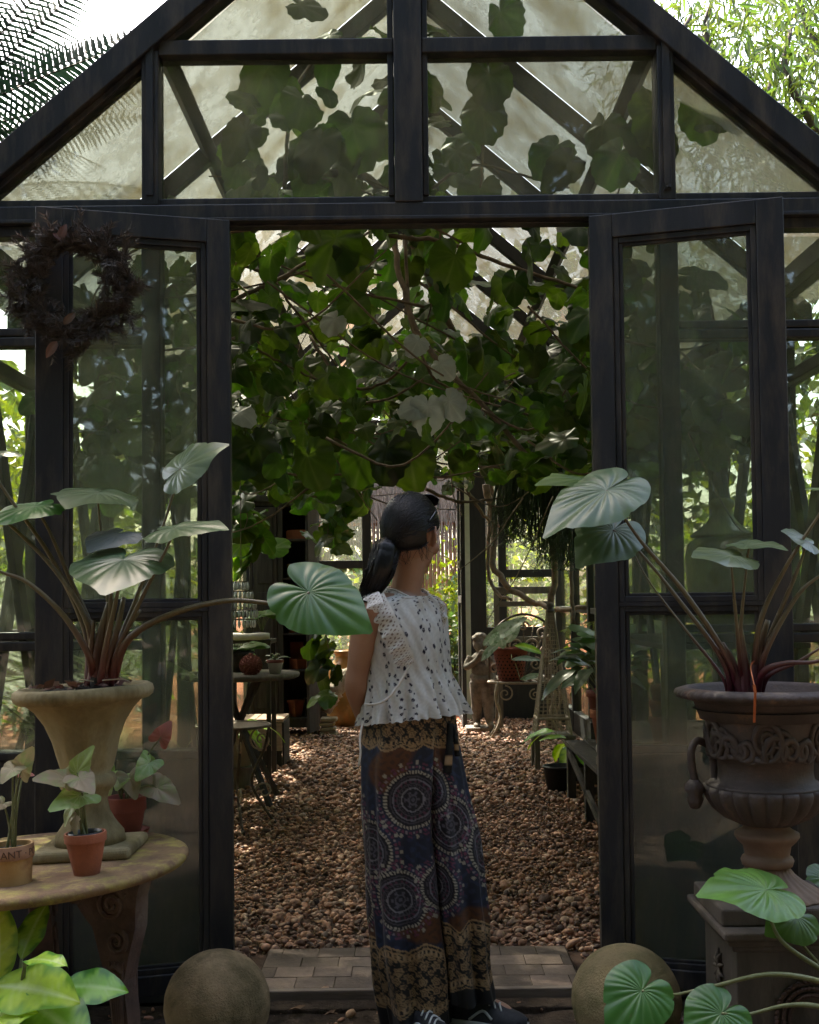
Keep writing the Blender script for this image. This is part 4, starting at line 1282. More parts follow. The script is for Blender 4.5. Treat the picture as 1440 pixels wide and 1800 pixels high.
def rm(a, k):
    if 11 <= k <= 15:
        return 1 + 0.018 * math.cos(10 * a)
    if 17 <= k <= 20:
        return 1 + 0.012 * abs(math.sin(26 * a))
    return 1
MB().lathe(prof, 208, tuple(ub), rmod=rm).build('bowl', MT['urn_stone'], urn, smooth=True)
mb = MB().grid(lambda u, v: (ub.x + 0.146 * v * math.cos(6.2832 * u), ub.y + 0.146 * v * math.sin(6.2832 * u), ub.z + 0.43 + 0.006 * math.sin(40 * u * v) + (0.012 - 0.02 * v) + 0.004 * math.sin(60 * v + 9 * u)), 40, 12, wrap=True)
mb.build('soil', MT['potmix'], urn, smooth=True)
# dry leaf litter on the soil
MT['litter'] = leafmat('dry_leaf', (0.14, 0.075, 0.05), (0.2, 0.12, 0.08), 0.1, 0.8, 0.4)
mats = []
for k in range(60):
    a_, r_ = rng.uniform(0, 6.28), 0.135 * math.sqrt(rng.random())
    p0 = ub + Vector((r_ * math.cos(a_), r_ * math.sin(a_), 0.443))
    mats.append(frame_mat(p0, p0 + Vector((rng.normal(), rng.normal(), 0.25)).normalized() * rng.uniform(0.015, 0.045), rand_dir(1.0)))
o = place_many('litter', [SMALL], mats, MT['litter'], urn)
o['kind'] = 'stuff'
settle(urn)

# heart leaved plant with red stems
MT['heart'] = leafmat('silvery_heart_leaf', (0.062, 0.100, 0.045), (0.125, 0.165, 0.10), 0.2, 0.34, 0.18, spec=0.55, spots=(0.09, 0.085, 0.04))
MT['heart_green'] = leafmat('green_heart_leaf', (0.045, 0.112, 0.020), (0.115, 0.19, 0.07), 0.25, 0.34, 0.12, spec=0.5, spots=(0.075, 0.10, 0.03))
MT['heart_dark'] = leafmat('grey_leaf_underside', (0.11, 0.12, 0.105), (0.15, 0.15, 0.14), 0.15, 0.5, 0.08)
MT['heart_bright'] = leafmat('fresh_heart_leaf', (0.095, 0.20, 0.045), (0.18, 0.30, 0.12), 0.25, 0.33, 0.05, spec=0.5, spots=(0.12, 0.17, 0.05))
def petiole_mat(name, z0, z1, low, high):
    t = NT(name)
    sx = t.n('SeparateXYZ')
    t.l(t.pos(), sx.inputs[0])
    mr = t.n('MapRange')
    t.l(sx.outputs[2], mr.inputs[0])
    mr.inputs[1].default_value, mr.inputs[2].default_value = z0, z1
    c = t.mix(mr.outputs[0], low, high)
    c = t.mix(1.0, c, t.ramp(t.noise(t.pos((1, 1, 0.2)), 90, 4), [(0.3, 0.7), (0.7, 1.2)]), 'MULTIPLY')
    return t.done(t.pbr(c, 0.4, 0.5))
MT['pet_l'] = petiole_mat('red_petiole', 1.02, 1.20, (0.11, 0.016, 0.02), (0.10, 0.075, 0.03))
MT['pet_r'] = petiole_mat('maroon_petiole', 1.02, 1.16, (0.075, 0.010, 0.018), (0.10, 0.075, 0.035))
def heart(seed, **kw):
    a_ = dict(nth=110, nr=14, veins=8, quilt=0.022, fold=0.10, droop=0.22, curl=0.25, wave=0.018, seed=seed, vein_w=0.10)
    a_.update(kw)
    return polar_leaf(HEART, **a_)

def plant_leaf(parent, spec, mat, seed, pet=None, pr=0.005, base=None, mid=None, **kw):
    (ax, ay, aY, tx, ty, tY, nx, ny, nz, ws) = spec
    a_, b_ = P(ax, ay, aY), P(tx, ty, tY)
    me = leaf_mesh('leaf', heart(seed, **kw), MT[mat])
    meshobj('leaf', me, parent, frame_mat(a_, b_, (nx, ny, nz), ws))
    if pet:
        pts = [base] + [P(*q) for q in (mid or [])] + [a_]
        sp = spline(pts, 28)
        MB().tube(sp, [pr * (2.0 - 1.25 * min(1, (i / 28) * 1.3)) for i in range(29)], 10).build('stem', MT[pet], parent, smooth=True)

U_ = TM @ ub
pl = thing('heart_leaf_plant', 'grey green heart leaved plant with red stems growing in the stone urn', 'plant', TM @ (ub + Vector((0.0, 0, 0.43))))
rt = P(173, 1205, -0.66)
root = lambda dx=0, dz=0: Vector((rt.x + dx, rt.y + rng.normal() * 0.008, rt.z + dz))
plant_leaf(pl, (318, 823, -0.60, 392, 768, -0.64, -0.35, -0.75, 0.6, 0.95), 'heart', 1, 'pet_l', 0.0045, root(0.02), [(205, 1140, -0.65), (240, 1050, -0.62), (285, 930, -0.6)])
plant_leaf(pl, (171, 866, -0.55, 117, 880, -0.75, 0.1, -0.45, 0.9, 1.0), 'heart', 2, 'pet_l', 0.004, root(0.0), [(192, 1120, -0.62), (185, 1000, -0.58), (176, 920, -0.56)], droop=0.1)
plant_leaf(pl, (60, 890, -0.6, -40, 912, -0.72, 0.15, -0.12, 1, 1.0), 'heart_green', 3, 'pet_l', 0.005, root(-0.02), [(165, 1120, -0.62), (120, 1010, -0.6), (85, 930, -0.6)])
plant_leaf(pl, (308, 928, -0.72, 402, 916, -0.80, -0.1, -0.35, 0.95, 0.9), 'heart', 4, 'pet_l', 0.005, root(0.03), [(205, 1150, -0.68), (240, 1070, -0.7), (290, 970, -0.72)], droop=0.15)
plant_leaf(pl, (203, 940, -0.62, 152, 962, -0.72, -0.2, -0.75, 0.65, 1.15), 'heart_dark', 5, None, droop=0.15)
plant_leaf(pl, (216, 984, -0.72, 178, 1036, -0.90, 0.0, -0.30, 0.95, 1.22), 'heart', 6, 'pet_l', 0.0055, root(0.005), [(188, 1130, -0.70), (205, 1050, -0.72)], droop=0.12, quilt=0.03)
plant_leaf(pl, (544, 1041, -0.80, 658, 1108, -0.86, 0.15, -0.85, 0.55, 1.0), 'heart_green', 7, 'pet_l', 0.0055, root(0.035, 0.01), [(225, 1125, -0.70), (300, 1080, -0.74), (400, 1056, -0.78), (490, 1062, -0.80), (525, 1058, -0.80)], quilt=0.035, droop=0.10, fold=0.06)
plant_leaf(pl, (-20, 795, -0.6, 38, 788, -0.65, 0.2, -0.3, 0.9, 0.8), 'heart', 8, 'pet_l', 0.005, root(-0.03), [(150, 1110, -0.62), (90, 980, -0.6), (0, 850, -0.6)])
plant_leaf(pl, (-60, 850, -0.62, -120, 860, -0.65, 0.2, -0.3, 0.9, 0.8), 'heart', 9, 'pet_l', 0.005, root(-0.02), [(155, 1100, -0.66), (95, 1000, -0.64), (0, 906, -0.62)])
plant_leaf(pl, (-60, 985, -0.7, -120, 990, -0.72, 0.2, -0.3, 0.9, 0.8), 'heart', 10, 'pet_l', 0.0055, root(-0.015, 0.01), [(155, 1150, -0.70), (110, 1080, -0.70), (50, 1025, -0.70), (0, 1005, -0.70)])
# clasping stem sheaths, a cut stalk and aerial roots
for (pts, r_) in (([(172, 1205), (170, 1160), (178, 1110), (192, 1060)], 0.016), ([(178, 1205), (190, 1160), (205, 1110), (218, 1050)], 0.013), ([(165, 1205), (160, 1150), (165, 1090)], 0.010), ([(180, 1200), (205, 1150), (222, 1110), (247, 1072)], 0.008), ([(176, 1200), (183, 1140), (193, 1080), (195, 1040)], 0.010)):
    MB().tube(spline([P(x, y, -0.665 + rng.normal() * 0.006) for x, y in pts], 14), taper(r_, r_ * 0.45, 15), 10).build('sheath', MT['pet_l'], pl, smooth=True)
MB().tube(spline([P(175, 1222, -0.66), P(172, 1205, -0.66), P(173, 1180, -0.66)], 8), [0.024, 0.026, 0.023, 0.024, 0.022, 0.022, 0.02, 0.018, 0.016], 12).build('stem_base', MT['bark_dark'], pl, smooth=True)
MT['root'] = surf('pale_root', (0.3, 0.24, 0.17), (0.4, 0.33, 0.25), 20)
for pts in ([(165, 1198), (140, 1196), (131, 1212), (140, 1224)], [(180, 1196), (215, 1194), (230, 1200)], [(168, 1212), (160, 1222), (152, 1226)], [(176, 1210), (167, 1226), (165, 1230)]):
    MB().tube(spline([P(x, y, -0.70) for x, y in pts], 10), 0.0018, 5).build('root', MT['root'], pl, smooth=True)

# small terracotta pots on the table
def pot(name, label, px, py, r, h, mat, rim=0.3, flare=0.72, saucer=None, group='small plant pots on the round table'):
    b = Vector(on_table(px, py))
    t_ = thing(name, label, 'plant pot', b, group)
    z0 = 0.0
    if saucer:
        MB().lathe([(0, 0), (r * 0.95, 0), (r * 1.12, 0.018), (r * 1.08, 0.019), (r * 0.9, 0.006), (0, 0.006)], 40, tuple(b)).build('saucer', MT[mat], t_, smooth=True)
        z0 = 0.007
    rb, rr = r * flare, r * 0.93
    zr = h * (1 - rim)
    MB().lathe([(0, z0), (rb, z0), (rb + (rr - rb) * 0.5, z0 + zr * 0.5), (rr, z0 + zr), (r, z0 + zr + 0.001), (r * 1.02, z0 + h * 0.97), (r * 1.0, z0 + h), (r * 0.9, z0 + h), (r * 0.86, z0 + h * 0.8), (0, z0 + h * 0.78)], 48, tuple(b)).build('pot', MT[mat], t_, smooth=False, bevel=0)
    t_.children[-1].data.polygons.foreach_set('use_smooth', np.ones(len(t_.children[-1].data.polygons), dtype=bool))
    em = t_.children[-1].modifiers.new('es', 'EDGE_SPLIT')
    em.split_angle = R(45)
    MB().lathe([(0, z0 + h * 0.9), (r * 0.5, z0 + h * 0.9), (r * 0.88, z0 + h * 0.87)], 24, tuple(b)).build('soil', MT['potmix'], t_, smooth=True)
    return t_, b

pA, bA = pot('plant_pot', 'small orange terracotta pot at the front of the round table', 153, 1536, 0.050, 0.100, 'terracotta', 0.22, 0.62)
MB().lathe([(0.0405, 0.085), (0.0405, 0.102), (0.038, 0.102), (0.038, 0.085)], 40, tuple(bA), cap=False).build('nursery_pot', surf('black_plastic', (0.01, 0.01, 0.01), (0.02, 0.02, 0.02), 9, 0.4), pA, smooth=True)
settle(pA)
MT['buff_pot'] = surf('buff_yellow_clay', (0.36, 0.20, 0.075), (0.48, 0.29, 0.13), 8, 0.8, 0.3, 90, stain=(0.25, 0.12, 0.05), stain_amt=0.3, stain_scale=8)
pB, bB = pot('plant_pot', 'buff clay pot with lettered rim at the left edge of the table', 22, 1552, 0.052, 0.092, 'buff_pot', 0.34, 0.86)
def ring_text(body, c, r, z0, size, a0, mat, parent):
    cu = bpy.data.curves.new('lettering', 'FONT')
    cu.body, cu.size, cu.extrude = body, size, 0.0006
    to = bpy.data.objects.new('lettering_source', cu)
    COL.objects.link(to)
    bpy.context.view_layer.update()
    me = bpy.data.meshes.new_from_object(to.evaluated_get(bpy.context.evaluated_depsgraph_get()))
    bpy.data.objects.remove(to)
    for v in me.vertices:
        a_ = a0 + v.co.x / r
        rr = r + v.co.z + 0.0004
        v.co = Vector((c.x + rr * math.cos(a_), c.y + rr * math.sin(a_), c.z + z0 + v.co.y))
    me.materials.clear()
    me.materials.append(mat)
    return meshobj('lettering', me, parent)
ring_text('PLANT \u00b7 POT', bB, 0.0526, 0.0665, 0.024, R(236), surf('stamped_brown', (0.09, 0.04, 0.025), (0.14, 0.07, 0.045), 30), pB)
MB().lathe([(0.0529, 0.0605), (0.0532, 0.0915), (0.0515, 0.0915), (0.0515, 0.0605)], 40, tuple(bB), cap=False).build('rim_band', MT['terracotta_old'] if False else surf('brown_rim_clay', (0.24, 0.11, 0.055), (0.33, 0.17, 0.09), 12, 0.8), pB, smooth=True)
settle(pB)
pC, bC = pot('plant_pot', 'dark red clay pot on a saucer behind the urn foot', 224, 1470, 0.056, 0.105, 'terracotta_old', 0.38, 0.66, saucer=True)
settle(pC)
# arrowhead plants
MT['arrow_green'] = leafmat('arrowhead_leaf_green', (0.17, 0.26, 0.07), (0.30, 0.36, 0.18), 0.3, 0.42, 0.12, blotch=(0.26, 0.30, 0.14))
MT['arrow_pink'] = leafmat('arrowhead_leaf_pink', (0.23, 0.19, 0.11), (0.30, 0.24, 0.15), 0.3, 0.5, 0.15, blotch=(0.19, 0.22, 0.09))
MT['arrow_dry'] = leafmat('arrowhead_leaf_dry', (0.34, 0.14, 0.11), (0.30, 0.16, 0.12), 0.2, 0.7, 0.2)
MT['arrow_stem'] = surf('arrowhead_stem', (0.10, 0.11, 0.04), (0.17, 0.18, 0.08), 30, 0.5)
def arrow_plant(label, base, leaves, group):
    t_ = thing('arrowhead_plant', label, 'plant', base, group)
    for k, (ax, ay, tx, ty, Y, dY, n, mat, ws) in enumerate(leaves):
        a_, b_ = P(ax, ay, Y), P(tx, ty, Y + dY)
        me = leaf_mesh('leaf', polar_leaf(ARROW, 72, 9, 6, 0.02, 0.22, 0.2, 0.2, wave=0.03, seed=k + int(ax), vein_w=0.08), MT[mat])
        meshobj('leaf', me, t_, frame_mat(a_, a_ + (b_ - a_) * 1.05, n, ws * 1.05))
        b0 = Vector(base) + Vector((rng.normal() * 0.006, rng.normal() * 0.006, -0.01))
        mid = b0.lerp(a_, 0.55) + Vector((0, 0, 0.015 + 0.1 * abs(a_.x - b0.x)))
        MB().tube(spline([b0, mid, a_], 14), taper(0.0035, 0.0018, 15), 6).build('stem', MT['arrow_stem'], t_, smooth=True)
    return t_
tA, tB, tC = TM @ (bA + Vector((0, 0, 0.09))), TM @ (bB + Vector((0, 0, 0.083))), TM @ (bC + Vector((0, 0, 0.10)))
arrow_plant('green and blush arrowhead plant in the front terracotta pot', tA, [
    (136, 1358, 160, 1312, tA.y, -0.02, (-0.2, -0.9, 0.3), 'arrow_green', 1.0), (118, 1372, 62, 1362, tA.y - 0.02, -0.05, (0.1, -0.6, 0.8), 'arrow_pink', 1.1), (140, 1368, 162, 1390, tA.y - 0.03, -0.05, (0.1, -0.7, 0.7), 'arrow_pink', 1.2),
    (140, 1398, 87, 1419, tA.y - 0.02, -0.06, (0.1, -0.75, 0.65), 'arrow_green', 1.1), (142, 1390, 154, 1372, tA.y, 0.03, (0.1, -0.8, 0.6), 'arrow_green', 1.2), (126, 1420, 110, 1450, tA.y + 0.01, -0.03, (-0.4, -0.8, 0.4), 'arrow_green', 0.8), (135, 1432, 128, 1468, tA.y, -0.03, (-0.5, -0.8, 0.3), 'arrow_pink', 0.9)], 'arrowhead plants on the round table')
arrow_plant('trailing arrowhead plant in the dark red pot behind the urn foot', tC, [
    (178, 1350, 190, 1394, tC.y - 0.05, -0.05, (0.1, -0.95, 0.3), 'arrow_green', 1.1), (215, 1365, 204, 1384, tC.y - 0.03, -0.05, (0, -0.8, 0.6), 'arrow_green', 1.3), (228, 1368, 238, 1402, tC.y - 0.04, -0.04, (0.2, -0.9, 0.4), 'arrow_pink', 1.2),
    (262, 1342, 240, 1370, tC.y - 0.03, -0.05, (0.2, -0.9, 0.3), 'arrow_green', 1.2), (266, 1338, 262, 1325, tC.y, 0.0, (0.3, -0.9, 0.3), 'arrow_green', 1.4), (276, 1385, 315, 1408, tC.y - 0.04, -0.04, (0.1, -0.7, 0.7), 'arrow_pink', 1.2), (283, 1296, 300, 1268, tC.y - 0.02, 0.0, (0.2, -0.95, 0.2), 'arrow_dry', 1.3)], 'arrowhead plants on the round table')
arrow_plant('blush pink arrowhead plant in the lettered buff pot', tB, [
    (38, 1350, 55, 1315, tB.y, -0.02, (0.2, -0.9, 0.4), 'arrow_pink', 1.1), (22, 1352, 2, 1372, tB.y - 0.02, -0.04, (0.0, -0.8, 0.6), 'arrow_pink', 1.3), (30, 1345, 12, 1338, tB.y, 0.0, (0, -0.9, 0.4), 'arrow_pink', 1.2), (5, 1412, -15, 1425, tB.y, -0.03, (0, -0.8, 0.6), 'arrow_pink', 1.3), (40, 1360, 58, 1362, tB.y + 0.05, -0.02, (0.2, -0.9, 0.3), 'arrow_dry', 0.7)], 'arrowhead plants on the round table')

# lime dumb cane at the lower left
MT['lime'] = leafmat('lime_leaf', (0.34, 0.50, 0.07), (0.55, 0.65, 0.33), 0.3, 0.36, 0.1, edge=(0.12, 0.28, 0.03), spec=0.5, spots=(0.19, 0.36, 0.04))
MT['lime_d'] = leafmat('lime_green_leaf', (0.17, 0.36, 0.035), (0.38, 0.52, 0.18), 0.3, 0.36, 0.1, edge=(0.06, 0.18, 0.02), spec=0.5, spots=(0.08, 0.22, 0.02))
OV = ([0, 0.1, 0.3, 0.5, 0.7, 0.88, 1.0], [0.12, 0.55, 0.95, 1.0, 0.82, 0.42, 0.02])
dc = thing('dumb_cane', 'lime green broad leaved plant in front of the round table', 'plant', G(30, 1900, -0.03))
dbase = P(28, 1835, -1.02)
for k, (ax, ay, aY, tx, ty, tY, n, mat, ws) in enumerate((
        (-5, 1730, -1.02, 0, 1570, -1.0, (0.5, -0.85, 0.2), 'lime', 1.1), (38, 1685, -1.0, 72, 1580, -0.95, (-0.35, -0.9, 0.2), 'lime_d', 1.4), (-10, 1735, -1.05, 118, 1728, -1.2, (-0.1, -0.55, 0.85), 'lime', 1.35),
        (112, 1735, -1.02, 220, 1728, -1.05, (-0.1, -0.6, 0.8), 'lime_d', 1.55), (42, 1755, -1.08, 150, 1815, -1.2, (0.25, -0.6, 0.8), 'lime_d', 1.7), (-25, 1790, -1.1, 48, 1762, -1.2, (-0.3, -0.5, 0.85), 'lime', 1.5), (45, 1690, -1.1, 110, 1672, -1.2, (0.2, -0.4, 0.9), 'lime', 0.9))):
    a_, b_ = P(ax, ay, aY), P(tx, ty, tY)
    me = leaf_mesh('leaf', strip_leaf(OV, 26, 11, 0.40, 0.22, 0.22, 11, k, 0.02, 0.006), MT[mat])
    meshobj('leaf', me, dc, frame_mat(a_, b_, n, ws))
    MB().tube(spline([dbase, dbase.lerp(a_, 0.5) + Vector((0, 0, 0.02)), a_], 10), taper(0.008, 0.004, 11), 8).build('stem', MT['arrow_stem'], dc, smooth=True)

# ------------------------------------------------------------------ stone spheres either side of the threshold
MT['sphere_l'] = surf('buff_concrete', (0.24, 0.165, 0.09), (0.40, 0.285, 0.17), 5, 0.92, 0.5, 160, stain=(0.11, 0.085, 0.04), stain_amt=0.5, stain_scale=7, bdist=0.02)
MT['sphere_r'] = surf('mossy_concrete', (0.18, 0.135, 0.065), (0.31, 0.235, 0.125), 5, 0.92, 0.5, 160, stain=(0.10, 0.095, 0.035), stain_amt=0.5, stain_scale=7, bdist=0.02)
def sphere(label, px, mat, r, Y):
    c = P(px, 1700, Y)
    t_ = thing('stone_sphere', label, 'stone ball', (c.x, Y, -0.02), 'stone spheres flanking the threshold')
    cz = r - 0.025
    mb = MB()
    n = 64
    prof_ = [(0, -r * 0.97)] + [(r * math.sin(math.pi * k / 40) * (1 + 0.004 * math.sin(k * 1.7)), -r * math.cos(math.pi * k / 40)) for k in range(4, 40)] + [(0, r)]
    mb.lathe(prof_, n, (c.x, Y, cz), rmod=lambda a, k: 1 + 0.006 * math.sin(3 * a + k * 0.2) + 0.003 * math.sin(11 * a + k))
    mb.build('ball', MT[mat], t_, smooth=True)
    MB().lathe([(0.0, -0.03), (r * 0.6, -0.03), (r * 0.55, 0.006), (0, 0.006)], 32, (c.x, Y, 0)).build('foot_ring', MT[mat], t_, smooth=True)
sphere('buff concrete ball at the left end of the threshold', 382, 'sphere_l', 0.146, -0.42)
sphere('mossy concrete ball at the right end of the threshold', 1100, 'sphere_r', 0.15, -0.44)

# ------------------------------------------------------------------ wreath on the left door
WC = P(134, 508, -0.235)
wr = thing('wreath', 'dark dried pine needle wreath hung on the left door', 'wreath', WC)
MT['needle'] = leafmat('dried_needle', (0.055, 0.043, 0.036), (0.09, 0.07, 0.058), 0.1, 0.7, 0.4)
MB().tube([WC + Vector((0.137 * math.cos(a_), 0, 0.137 * math.sin(a_))) for a_ in np.linspace(0, 2 * math.pi, 40)], 0.018, 8, cap=False).build('hoop', MT['bark_dark'], wr, smooth=True)
NEEDLE = (np.array([(-0.055, 0, 0), (0.055, 0, 0), (0, 1, 0.12)], float), [(0, 1, 2)], np.array([(0.2, 0, 0, 1)] * 3, float))
mats, tw = [], MB()
for k in range(330):
    a_ = 2 * math.pi * k / 330 + rng.normal() * 0.05
    ring_r = 0.134 + rng.normal() * 0.021
    p0 = WC + Vector((ring_r * math.cos(a_), -0.012 + rng.normal() * 0.012, ring_r * math.sin(a_)))
    tang = Vector((-math.sin(a_), 0, math.cos(a_)))
    rad = Vector((math.cos(a_), 0, math.sin(a_)))
    d = (tang * rng.choice((-1, 1)) * 0.8 + rad * rng.normal(0.25, 0.55) + Vector((0, -0.35 + rng.normal() * 0.3, 0))).normalized()
    L = rng.uniform(0.04, 0.072)
    if k % 12 == 0:
        d = (rad * 0.9 + tang * rng.normal() * 0.5 + Vector((0, -0.2, 0))).normalized()
        L = 0.085
    p1 = p0 + d * L
    tw.tube([p0, (p0 + p1) / 2 + rad * 0.006, p1], [0.003, 0.0025, 0.001], 4)
    for j in range(70):
        u = j / 70
        q = p0.lerp(p1, u)
        s_ = d.cross(rand_dir()).normalized()
        dd = (d * 0.75 + s_ * 0.7).normalized()
        mats.append(frame_mat(q, q + dd * rng.uniform(0.018, 0.032), d.cross(dd) + rand_dir() * 0.3))
tw.build('twigs', MT['bark_dark'], wr)['kind'] = 'stuff'
place_many('needles', [NEEDLE], mats, MT['needle'], wr)['kind'] = 'stuff'
MT['bract'] = leafmat('dry_red_bract', (0.10, 0.045, 0.034), (0.13, 0.065, 0.05), 0.15, 0.7, 0.25)
for (ax, ay, tx, ty) in ((104, 424, 116, 392), (110, 420, 92, 408), (112, 570, 132, 548), (100, 600, 80, 628)):
    a_, b_ = P(ax, ay, -0.29), P(tx, ty, -0.30)
    meshobj('bract', leaf_mesh('bract', strip_leaf(OV, 10, 5, 0.45, 0.2, 0.4, 5, 1), MT['bract']), wr, frame_mat(a_, b_, (0.3, -1, 0.2)))
MB().tube([WC + Vector((0.0, 0.0, 0.125)), WC + Vector((-0.01, 0.01, 0.2)), WC + Vector((-0.012, 0.03, 0.245))], 0.0015, 5).build('hanger', MT['bark_dark'], wr)

# ------------------------------------------------------------------ right pedestal and iron urn
MT['pedestal'] = surf('dark_pedestal_wood', (0.055, 0.042, 0.034), (0.11, 0.088, 0.072), 7, 0.8, 0.5, 70, stain=(0.15, 0.12, 0.10), stain_amt=0.2, stain_scale=6, stretch=(2, 2, 0.6))
PC = P(1330, 1600, -0.52)
pz, px_, py_ = 0.385, 0.955, -0.53
ped = thing('pedestal', 'low dark pedestal with a moulded top beside the right door', 'pedestal', (px_ + 0.02, py_, 0))
cxp = px_ + 0.02
def sq(mb, h, z0, z1, dx=0, dy=0):
    return mb.box(cxp - h + dx, cxp + h + dx, py_ - h + dy, py_ + h + dy, z0, z1)
sq(MB(), 0.205, pz - 0.02, pz).build('top_slab', MT['pedestal'], ped, bevel=0.005)
sq(MB(), 0.192, pz - 0.037, pz - 0.02).build('moulding', MT['pedestal'], ped, bevel=0.006)
sq(MB(), 0.178, pz - 0.055, pz - 0.037).build('moulding', MT['pedestal'], ped, bevel=0.006)
sq(MB(), 0.165, 0.03, pz - 0.055).build('body', MT['pedestal'], ped, bevel=0.004)
sq(MB(), 0.185, -0.03, 0.03).build('plinth', MT['pedestal'], ped, bevel=0.005)
# applied wreath relief on the front face and a leaf boss on the side
mb = MB()
fc = Vector((cxp + 0.02, py_ - 0.166, 0.165))
for k in range(46):
    a_ = 2 * math.pi * k / 46
    for q in (-1, 0, 1):
        r_ = 0.072 + 0.012 * q
        c0 = fc + Vector((r_ * math.cos(a_), -0.004, r_ * math.sin(a_)))
        c1 = c0 + Vector((-math.sin(a_) * 0.012 + q * 0.006 * math.cos(a_), -0.006, math.cos(a_) * 0.012 + q * 0.006 * math.sin(a_)))
        mb.tube([c0, c1, c1 + (c1 - c0) * 0.5 + Vector((0, 0.005, 0))], [0.003, 0.006, 0.002], 5)
mb.build('relief_wreath', MT['rust_iron'], ped, smooth=True)
mb = MB()
for k in range(9):
    a_ = 2 * math.pi * k / 9
    c0 = Vector((cxp - 0.167, py_, 0.24))
    mb.tube([c0, c0 + Vector((-0.006, 0.025 * math.cos(a_), 0.032 * math.sin(a_))), c0 + Vector((0, 0.04 * math.cos(a_), 0.05 * math.sin(a_)))], [0.005, 0.007, 0.002], 5)
mb.build('relief_boss', MT['pedestal'], ped, smooth=True)

uc = Vector((0.945, -0.52, pz))
MT['iron_urn'] = surf('brown_iron_urn', (0.040, 0.028, 0.025), (0.085, 0.060, 0.052), 9, 0.7, 0.6, 110, stain=(0.19, 0.105, 0.06), stain_amt=0.12, stain_scale=9, bdist=0.005, spec=0.5)
MT['clay_stem'] = surf('brown_clay_stem', (0.14, 0.085, 0.06), (0.22, 0.14, 0.10), 8, 0.75, 0.3, 80)
ur = thing('iron_urn', 'large dark iron urn with loop handles and fluted bowl on the pedestal', 'urn', uc)
MB().box(uc.x - 0.165, uc.x + 0.165, uc.y - 0.155, uc.y + 0.155, pz + 0.0, pz + 0.045).build('base_slab', MT['pedestal'], ur, bevel=0.006)
MB().lathe([(0.150, 0.045), (0.148, 0.055), (0.125, 0.075), (0.095, 0.105), (0.072, 0.135), (0.060, 0.16), (0.056, 0.175)], 144, tuple(uc), rmod=lambda a, k: 1 + 0.018 * math.sin(26 * a)).build('fluted_foot', MT['clay_stem'], ur, smooth=True)
MB().lathe([(0.05, 0.17), (0.066, 0.176), (0.070, 0.185), (0.066, 0.194), (0.058, 0.198), (0.060, 0.205), (0.063, 0.225), (0.078, 0.240), (0.086, 0.252), (0.085, 0.266), (0.068, 0.28), (0.056, 0.295), (0.052, 0.31)], 56, tuple(uc)).build('stem', MT['clay_stem'], ur, smooth=True)
def gad(a, k):
    return 1 + (0.085 * abs(math.cos(11 * a)) ** 0.6 - 0.06) * min(1, k / 3)
MB().lathe([(0.05, 0.30), (0.075, 0.305), (0.112, 0.325), (0.142, 0.352), (0.160, 0.382), (0.166, 0.402), (0.162, 0.414)], 176, tuple(uc), rmod=gad).build('fluted_bowl', MT['iron_urn'], ur, smooth=True)
MB().lathe([(0.150, 0.41), (0.158, 0.416), (0.150, 0.423), (0.128, 0.43), (0.124, 0.47), (0.126, 0.51), (0.140, 0.52), (0.145, 0.53), (0.150, 0.57), (0.160, 0.612), (0.172, 0.632), (0.20, 0.640), (0.226, 0.646), (0.232, 0.654), (0.228, 0.662), (0.214, 0.667), (0.202, 0.668), (0.196, 0.66), (0.17, 0.60), (0.0, 0.59)], 176, tuple(uc), rmod=lambda a, k: 1 + (0.03 * abs(math.sin(22 * a + (0.5 if k % 2 else 0))) if 11 <= k <= 14 else 0)).build('bowl', MT['iron_urn'], ur, smooth=True)
MB().lathe([(0, 0.63), (0.1, 0.628), (0.19, 0.62)], 32, tuple(uc)).build('soil', MT['potmix'], ur, smooth=True)
# scrolled relief round the bowl
mb = MB()
for k in range(6):
    a0 = 2 * math.pi * (k + 0.25) / 6
    for (rad, off, tw_, sgn) in ((0.046, 0, 2.3, 1), (0.034, 0.18, 1.9, -1), (0.028, 0.42, 1.7, -1), (0.024, -0.34, 1.6, 1), (0.020, 0.62, 1.5, 1)):
        pts = []
        for j in range(30):
            f_ = 1 - j / 31
            ph = sgn * tw_ * 2 * math.pi * j / 30 + k
            u_, v_ = rad * f_ * math.cos(ph), rad * f_ * math.sin(ph)
            zz = 0.568 + v_ - (0.02 if off else 0)
            rr = 0.145 + max(0, zz - 0.53) * 0.17 + 0.002
            aa = a0 + off + u_ / rr
            pts.append(uc + Vector((rr * math.cos(aa), rr * math.sin(aa), zz)))
        mb.tube(pts, taper(0.009, 0.004, 30), 6)
    pts = []
    for j in range(20):
        aa = a0 + 2 * math.pi / 6 * j / 19
        zz = 0.552 + 0.034 * math.sin(2 * math.pi * j / 19)
        rr = 0.145 + max(0, zz - 0.53) * 0.17 + 0.001
        pts.append(uc + Vector((rr * math.cos(aa), rr * math.sin(aa), zz)))
    mb.tube(pts, 0.006, 6)
mb.build('scroll_relief', MT['iron_urn'], ur, smooth=True)
